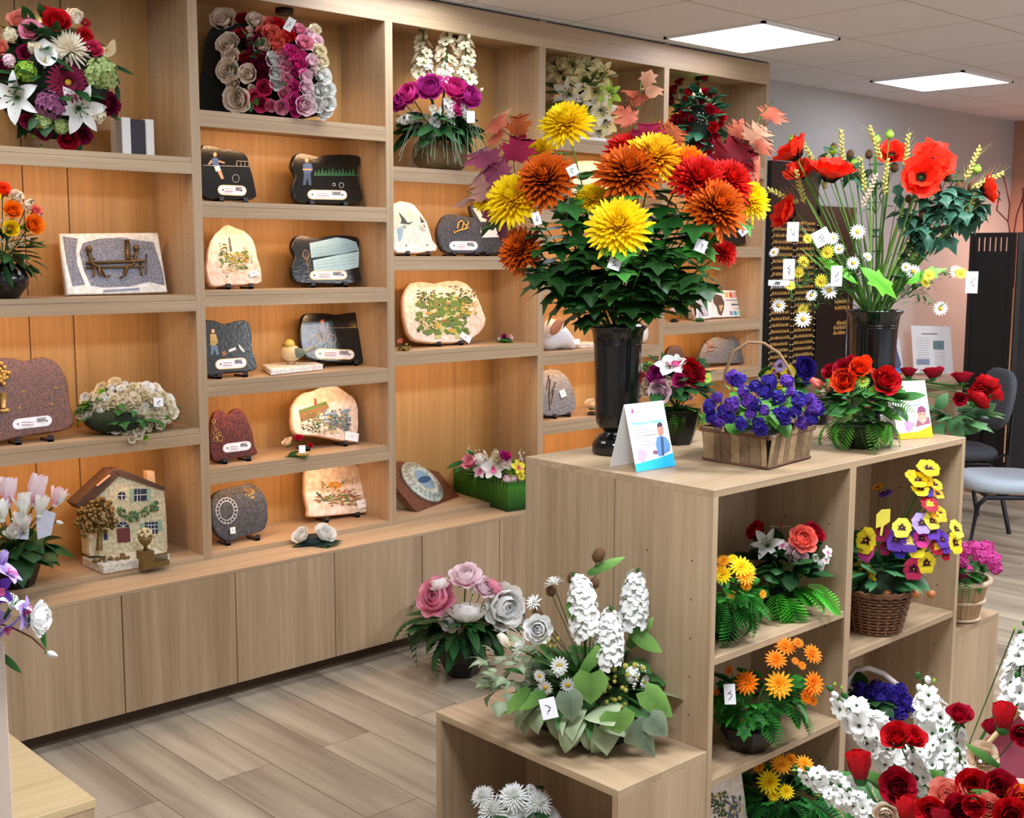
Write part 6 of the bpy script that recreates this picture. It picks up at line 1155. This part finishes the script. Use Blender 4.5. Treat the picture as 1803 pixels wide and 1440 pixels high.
for i,(c_,x,y,d,off,lab,tg) in enumerate(MUMS):
    stem('long_stemmed_chrysanthemum',lab,'flower',mouth,n1,'chrysanthemum',c_,x,y,d*1.17,off,'chrysanthemums in the left black vase',12,'lobed',tg=tg,lsz=(.09,.056),t0=.3,lc=('0c2812','2c6a2a') if i%3 else ('1c4c1c','56a044'))
def fleaf(spec,lc,kind='maple'):
    def f(t_,B,rg):
        for k_,(x,y,d,c) in enumerate(spec):
            P=onp(x,y,mouth+n1*rg.uniform(-.06,.02),n1); m=M(); s_=d*mpp(P); dr=(P-B(.75)); dr=(dr.normalized() if dr.length>.01 else V((0,0,1)))+V((rg.uniform(-.3,.3),rg.uniform(-.3,.3),.4)); a_=P-dr.normalized()*s_*.5; m.tube([B(.8),a_],.0012,4); c0,c1=c
            leaf(m,a_,dr,s_,s_*.62,kind,n1*1.2+V((rg.uniform(-.5,.5),rg.uniform(-.5,.5),.4)),rg.uniform(30,90),1,rg,.45); m.build('autumn_leaf',[TWIG,petal(c0,c1,.2,1.1,.3,.6)],t_)
    return f
MV=('5c2440','a8506c'); CRm=('6c1030','b02850'); RU=('7c2c14','c86834'); SAL=('9c3428','d07858'); PE=('a86c50','d8a484'); DR=('58101c','98202c'); DU=('8c5450','c89888')
for lab,x,y,off,sp,kd in (('autumn twig with orange and peach leaves rising at the left of the bouquet',885,185,-.08,[(872,212,44,SAL),(880,190,34,PE),(905,222,48,RU),(868,232,40,SAL)],'maple'),
('maple twig with big mauve leaves at the left behind the bronze bloom',868,268,-.06,[(852,262,66,MV),(905,258,62,CRm),(868,300,66,MV),(845,318,46,DU),(985,268,48,DU)],'maple'),
('thin oak twig with curled copper strips, tallest point of the bouquet',1130,130,-.08,[(1120,165,48,SAL),(1150,152,44,PE),(1138,138,36,PE),(1115,152,40,SAL)],'lobed'),
('maple twig with crimson and rust leaves above the red chrysanthemums',1148,205,-.1,[(1135,232,56,CRm),(1168,232,60,RU),(1108,200,48,SAL),(1172,262,54,RU),(1188,230,40,RU)],'maple'),
('maple twig with broad rusty red leaf standing right of the orange blooms',1290,245,-.08,[(1288,270,80,DR),(1262,300,60,MV),(1302,225,40,SAL)],'maple'),
('maple twig with salmon leaves reaching furthest right over the grey wall',1362,175,-.06,[(1366,192,50,SAL),(1335,230,56,PE),(1322,262,62,DR),(1348,296,46,SAL),(1338,320,40,DU),(1345,250,44,SAL)],'maple'),
('low maple twig with dusky pink leaves at the far left under the mauve leaves',822,335,-.05,[(815,340,46,DU),(862,365,70,MV),(850,332,46,DU),(905,400,60,MV)],'maple')):
    stem('autumn_branch',lab,'branch',mouth,n1,None,'',x,y,10,off,'autumn twigs in the left black vase',0,extra=fleaf(sp,None,kd),sr=.0016)
def vleaf(name,label,mouth_,n_,x,y,kind,cnt,lsz,lc,off=.06,t0=.2):
    stem(name,label,'leaf spray',mouth_,n_,None,'',x,y,10,off,None,cnt,kind,lc,lsz=lsz,t0=t0)
for i,(x,y,o,lab) in enumerate(((950,470,.12,'leafy green spray leaning lowest to the left out of the left vase'),(1010,420,.14,'dark green leaf spray left of the front yellow chrysanthemum'),(1180,430,.16,'dark green leaf spray right of the front yellow chrysanthemum'),(1250,480,.1,'green leaf spray leaning lowest to the right out of the left vase'),(1130,470,.2,'dark leaf spray hanging in front below the yellow chrysanthemum'),(1060,330,-.02,'bright green leaf spray between the bronze heads at the centre'),(1190,370,.04,'bright green leaf spray under the red chrysanthemum'),(985,385,.05,'mid green leaf spray under the upper left bronze chrysanthemum'),(1235,405,.06,'mid green leaf spray under the right-hand bronze chrysanthemum'),(1150,385,.02,'mid green leaf spray behind the front yellow chrysanthemum, to its right'))):
    vleaf('leaf_spray',lab,mouth,n1,x,y,'lobed',17,(.1,.06),('0c2410','2c5424') if i<5 else ('1c5018','4c9c3c'),o,.12)
m=None
# ---------------- poppies
vb2=at(1531,762,'Z',IH+.001); kk2=tallvase('tall black ribbed vase at the right end of the island, full of poppies',vb2,47,216)
n2=horiz(vb2); mo2=vb2+V((0,0,214*kk2)); UPv=V((0,0,1))
def S2(*a,**k): return stem(*a,**k)
for x,y,d,off,ax,lab,tg in ((1397,268,70,.06,CR*-.5+UPv*.55,'open red poppy highest on the left of the right vase',None),(1410,303,56,.0,CR*-.3+UPv*.6+n2*.5,'red poppy partly behind two others on the left of the right vase',None),
(1464,304,80,.12,CR*.1+UPv*.7+n2*.25,'wide red poppy seen from the side, left of centre in the right vase',None),(1570,272,52,-.05,UPv*.5+n2*.6,'small red poppy at the back centre of the right vase',None),
(1640,286,78,.06,CR*.3+UPv*.4+n2*.7,'upper poppy of the overlapping orange-red pair on the right',None),(1622,312,72,.12,CR*.1+UPv*.1+n2*1,'lower front poppy of the overlapping orange-red pair on the right',None),
(1738,334,56,.03,CR*.8+UPv*.2+n2*.3,'red poppy furthest right, against the pinkish wall',None),(1386,376,66,.06,CR*-.8+UPv*.4+n2*.2,'red poppy drooping low to the left beside the shelving',(1396,408,20,34,0,.1))):
    S2('long_stemmed_poppy',lab,'flower',mo2,n2,'poppy','poppy',x,y,d*1.1,off,group='red poppies in the right black vase',ax=ax,sr=.003,tg=tg)
for x,y,lab in ((1395,247,'green poppy pod on the far left above a red poppy'),(1466,266,'green poppy pod above the wide side-on poppy'),(1504,288,'green poppy pod right of the wide side-on poppy'),(1543,246,'green poppy pod left of the tallest pod'),(1566,237,'green poppy pod standing tallest in the right vase'),(1636,260,'green poppy pod rising behind the orange-red pair'),(1720,298,'green poppy pod on the far right beside wheat ears')):
    S2('poppy_pod',lab,'seed pod',mo2,n2,'pod','lime',x,y,20,.0,group='poppy pods in the right black vase',ax=UPv,sr=.002)
WH_=[(1482,256,-.1,1,'wheat ear rising tallest on the left of the right vase'),(1428,276,-.5,.8,'wheat ear bending left behind the top left poppy'),(1454,300,.05,1,'wheat ear standing in front of the wide poppy'),(1540,248,-.4,1,'wheat ear leaning left beside the pods at the centre'),(1597,264,.05,1,'wheat ear upright left of the orange-red pair'),(1560,308,.05,1,'wheat ear in front of the small back poppy'),(1518,304,-.2,1,'wheat ear just left of centre under the pods'),(1532,332,.4,1,'golden wheat ear leaning right at the centre'),(1408,326,-.3,1,'wheat ear leaning left below the left poppies'),(1376,344,-1,.45,'wheat ear bending down far left toward the shelving'),(1714,284,.4,1,'wheat ear on the right above the last pod'),(1742,316,1,.5,'long wheat ear stretching furthest right'),(1712,356,.4,.9,'wheat ear hanging lowest on the right')]
for x,y,ax,az,lab in WH_:
    S2('wheat_stalk',lab,'wheat',mo2,n2,'wheat','wheaty' if x!=1532 else 'peach',x,y,58,.03,group='wheat ears in the right black vase',ax=CR*ax+UPv*az,sr=.0014)
# grass blades and sea holly
def blades(t_,B,rg):
    m=M()
    for i in range(26):
        x=rg.uniform(1400,1665); y=rg.uniform(330,460); P=onp(x,y,mo2+n2*rg.uniform(-.06,.06),n2); a_=mo2+CR*rg.uniform(-.03,.03)+n2*rg.uniform(-.03,.03)-V((0,0,.03)); leaf(m,a_,P-a_,(P-a_).length,.0035,'grass',n2,rg.uniform(4,14),0,rg)
    m.build('grass_blades',green('3c6c24','8cb84c'),t_)
S2('grass_tuft','tuft of long green grass blades fanning out of the right vase','grass',mo2,n2,None,'',1500,380,10,0,extra=blades)
for x,y,o,lab,hd in ((1690,300,.0,'dark sea holly spray filling the right side of the right vase',((1668,310,28),(1690,330,30),(1712,330,28),(1695,350,24),(1650,330,24),(1625,380,22))),(1640,370,.02,'blue-green sea holly spray low on the right of the right vase',((1660,370,20),(1600,350,20))),(1540,275,-.06,'dark thistle heads among the pods at the centre of the right vase',((1497,272,22),(1530,272,22),(1575,295,24),(1468,258,18)))):
    def ex(t_,B,rg,hd=hd):
        for hx,hy,hd_ in hd:
            P=onp(hx,hy,mo2+n2*rg.uniform(-.04,.03),n2); link('thistle_head',bloom_mesh('thistle','bronze'),t_,mat=Matrix.Translation(P)@Matrix.Scale(hd_/2*mpp(P),4)); m=M(); m.tube([B(.6),P],.0012,4); m.build('twig',STEM,t_)
            m=M(); foliage(m,P-V((0,0,.04)),(.06,.05,.06),26 if x>1600 else 8,'ivy',.05,.024,rg,-1,.6,.2); m.build('spiny_leaves',green('1c4438','4c7c64'),t_)
    S2('sea_holly_spray',lab,'thistle',mo2,n2,None,'',x,y,10,o,leafs=24 if x>1600 else 8,lk='ivy',lc=('1c4438','4c7c64'),lsz=(.055,.025),t0=.3,extra=ex)
DS=[('daisy spray spreading left over the black board from the right vase',1400,480,[(1457,444,26,1),(1415,461,24,1),(1406,480,22,1),(1391,503,20,1),(1371,538,26,0),(1414,562,30,0),(1414,545,22,1),(1363,444,20,0),(1422,420,18,1),(1429,520,22,0)],[(1389,474,20,36,0),(1371,498,36,10,0)]),
('daisy spray at the front centre of the right vase with a white tag',1470,470,[(1510,408,28,0),(1502,463,24,0),(1446,495,26,1),(1460,511,32,0),(1466,420,24,0),(1477,438,20,0),(1527,452,18,0)],[(1473,486,19,36,0),(1447,418,30,28,.5)]),
('daisy spray spreading right across the wall from the right vase',1640,490,[(1608,478,26,0),(1636,484,22,1),(1630,497,20,1),(1683,478,24,0),(1692,481,22,1),(1656,543,26,0),(1595,470,18,0)],[(1711,497,20,38,0)])]
for lab,x,y,hs,tgs in DS:
    def ex(t_,B,rg,hs=hs,tgs=tgs):
        m=M(); mf=M()
        for hx,hy,hd_,c in hs:
            P=onp(hx,hy,mo2+n2*rg.uniform(.06,.12),n2); A_=n2+V((rg.uniform(-.5,.5),rg.uniform(-.5,.5),rg.uniform(0,.5))); link('daisy',bloom_mesh('daisy','lemon' if c else 'pure'),t_,mat=Matrix.Translation(P)@frame(A_).to_4x4()@Matrix.Scale(hd_/2*mpp(P),4)); m.tube([B(.35),(B(.6)+P)/2+V((0,0,.02)),P],.0008,4)
            for i in range(16): q=B(.4).lerp(P,rg.uniform(.15,.95))+rdir(rg)*.012; leaf(mf,q,rdir(rg,-.2,1),rg.uniform(.02,.045),.004,'fern' if i%2 else 'lance',None,30,0,rg)
        m.build('fine_stems',STEM,t_); mf.build('feathery_leaves',green('2c5428','5c9448'),t_)
        for tx,ty_,w_,h_,r_ in tgs: P=onp(tx,ty_,mo2+n2*.13,n2); tag(P,n2,w_*mpp(P),h_*mpp(P),t_,r_)
    S2('daisy_spray',lab,'daisies',mo2,n2,None,'',x,y,10,.08,extra=ex,sr=.0014)
for x,y,x2,y2,w,lab in ((1515,470,1590,520,34,'broad bright green leaf hanging in front of the right vase'),(1595,500,1665,462,26,'bright green lobed leaf at the right of the right vase'),(1510,500,1440,440,22,'green leaf blade at the left of the right vase')):
    A_=onp(x,y,mo2+n2*.09,n2); B_=onp(x2,y2,mo2+n2*.11,n2); t_=thing('loose_leaf',lab,'leaf',mo2); m=M(); m.tube([mo2-V((0,0,.05)),(mo2+A_)/2,A_],.0016,4); m.build('stalk',STEM,t_); m=M(); leaf(m,A_,B_-A_,(B_-A_).length,w*kk2*.6,'lobed',n2+V((0,0,.5)),20,0,random.Random(3)); m.build('leaf_blade',green('3c9418','84d048'),t_)
# ================================================================ FOREGROUND ARRANGEMENTS
# white stocks and red roses, lower right corner (stands on a low stool in front of the island)
fb=at(1640,1640,'Z',.42)
t=thing('low_stool','low oak stool mostly below the frame under the red and white flowers','stool',(fb.x,fb.y,0)); m=M(); m.box((fb.x-.2,fb.y-.2,.39),(fb.x+.2,fb.y+.2,.418)); bevel(m.build('stool_top',WX,t),.002)
for sx in (-1,1):
    for sy in (-1,1): m=M(); m.box((fb.x+sx*.17-.018,fb.y+sy*.17-.018,0),(fb.x+sx*.17+.018,fb.y+sy*.17+.018,.39)); m.build('leg',WV,t)
a=Arr('funeral_arrangement','large arrangement of white stocks with red and orange roses in the lower right corner','flower arrangement',V((fb.x,fb.y,.419)),(1640,1420,200,200),41)
m=M(); m.lathe([(.10,0),(.16,.06),(.17,.1),(.15,.1)],28,a.b); m.build('bowl',BLACK,a.r)
cc=a.b+V((0,0,.16)); a.leaves('ovate 60 70 26;lance 40 70 12',MG,C=cc,rad=(.17,.17,.1),fz=(-.2,.9)); 
a.flowers('''stock pure 1515 1265 150 >-.75,.7 o.1;stock pure 1610 1340 110 >-.1,1 o.14;stock pure 1475 1405 90 >-.9,.2 o.2;stock pure 1650 1345 120 >.1,1 o.1;stock pure 1640 1260 150 >-.25,1 o0;stock pure 1672 1310 130 >.3,.8 o.08;stock pure 1560 1330 120 >-.7,.6 o.1;stock pure 1450 1375 110 >-.9,.4 o.16;stock pure 1690 1370 110 >0,1 o.14;stock pure 1515 1418 100 >-.5,.5 o.22;
rosebud red 1512 1345 60 >-.1,1 o.18;rose red 1580 1300 52 >-.2,.7 c.6 o.2;rose red 1606 1302 44 >.3,.6 c.5 o.17;rose crimson 1580 1386 62 >.1,.5 c1 o.24;rosebud red 1598 1425 60 >.1,1 o.27;rose crimson 1690 1264 46 >.1,.9 c.4 o.1;rosebud red 1768 1258 56 >.1,1 o.1;rosebud crimson 1744 1280 34 >-.5,.8 o.08;
rose red 1712 1386 58 >0,.6 c.9 o.24;rose crimson 1756 1390 62 >.2,.5 c.9 o.24;rose orange 1798 1412 60 >.2,.4 c1 o.24;rose salmon 1668 1406 62 >0,.7 c.6 o.25;rose red 1640 1428 50 >-.2,.4 c1 o.3;rose crimson 1692 1430 60 >0,.4 c1 o.31;rose peach 1730 1335 54 >0,.6 c1 o.14;rose red 1780 1436 60 >0,.4 c1 o.3;rose crimson 1800 1290 40 c1 o.16;rose peach 1622 1425 36 c1 o.27;rose peachy 1560 1430 44 c1 o.27;rose salmon 1740 1425 50 >0,.5 c1 o.28;rosebud crimson 1655 1440 44 >0,1 o.33;rose red 1715 1415 40 c1 o.32''',stems=cc,f=.5,cam=.8); a.flowers('bud lime 1470 1204 12 >0,1 o.1;bud lime 1482 1210 12 >0,1 o.1;bud pure 1468 1222 14 >0,-1 o.1;bud lime 1632 1208 12 >0,1 o0;bud lime 1645 1198 14 >0,1 o0;bud lime 1398 1356 12 >-1,0 o.18;bud pure 1726 1341 16 c1 o.24')
a.leafat('ovate 1560 1390 1530 1360 22 .12;ovate 1600 1390 1660 1360 30 .14;ovate 1700 1420 1740 1395 28 .26;ovate 1720 1430 1765 1430 26 .28;ovate 1610 1400 1600 1440 26 .2;lance 1760 1350 1700 1310 12 .16;ovate 1660 1380 1640 1440 24 .16',('2c5c24','6ca850'))
m=M(); q=[a.P(x,y,.1) for x,y in ((1700,1362),(1738,1300),(1790,1255),(1830,1300),(1830,1372),(1760,1368))]; m.prism(q,[p-a.n*.002 for p in q]); m.build('ribbon',flat('b05068',.25,noise=.2),a.r,'pinkish satin ribbon')
m=M(); m.tube([a.P(x,y,.105) for x,y in ((1698,1364),(1722,1328),(1760,1286),(1795,1252))],.004,6); m.build('ribbon_edge',flat('dcc890',.4),a.r,'cream ribbon edge')
# second stocks arrangement at the right edge
a2=Arr('stock_spray','tall white stock flowers cut off by the right edge above the red rose buds','flower arrangement',V((fb.x,fb.y,.43)),(1800,1200,60,120),42)
a2.flowers('stock pure 1800 1150 110 >.15,1 o-.02;stock pure 1792 1225 130 >.1,1 o.0;stock pure 1800 1290 110 >.3,.8 o.03;bud lime 1786 1106 12 >0,1 o-.02',stems=cc,f=.4)
# violet and white silk flowers on the near left cabinet
lb=V((QN.x-.12,QN.y+.1,1.052)); a=Arr('flower_spray','violet and white silk blossoms with a drooping white bud at the left edge','flower arrangement',lb,(-30,1080,130,110),43)
m=M(); m.lathe([(.04,0),(.05,.05),(.045,.1)],20,a.b); m.build('pot',DKPOT,a.r)
a.leaves('ovate 30 60 18;lance 20 60 8',MG,C=a.b+V((0,0,.12)),rad=(.08,.08,.05))
k0=.02
a.flowers('''stargazer lilac 12 1010 68 c1 >.2,.2 o.06;stargazer lilac 40 1080 70 c1 >.3,0 o.08;stargazer lilac 8 1104 76 c1 >.2,-.2 o.08;lily pure 24 1062 73 c.8 >.3,.5 o.07;peony white 64 1090 59 c1 >.5,0 o.09;tulip lilac 2 985 49 >.4,.8 o.05;bud pure 92 1152 30 >1,-.3 o.08;bud lemon 2 972 16 o.05;stargazer purple -10 1040 76 c1 o.06;stargazer lilac -20 1090 81 c1 o.06''',f=.3)
m=M(); m.tube([a.P(-10,1095,.05),a.P(24,1106,.07),a.P(56,1122,.08),a.P(80,1144,.08)],.0014,5); m.tube([a.P(-10,1095,.05),a.b+V((0,0,.08))],.002,5); m.build('stems',TWIG,a.r)
a.leafat('lance 62 1068 84 1148 12 .08;ovate 0 1150 40 1186 12 .06',MG)

S.view_settings.view_transform='Standard'; S.view_settings.look='None'; S.view_settings.exposure=EXPO; S.view_settings.gamma=1; S.view_settings.use_curve_mapping=False
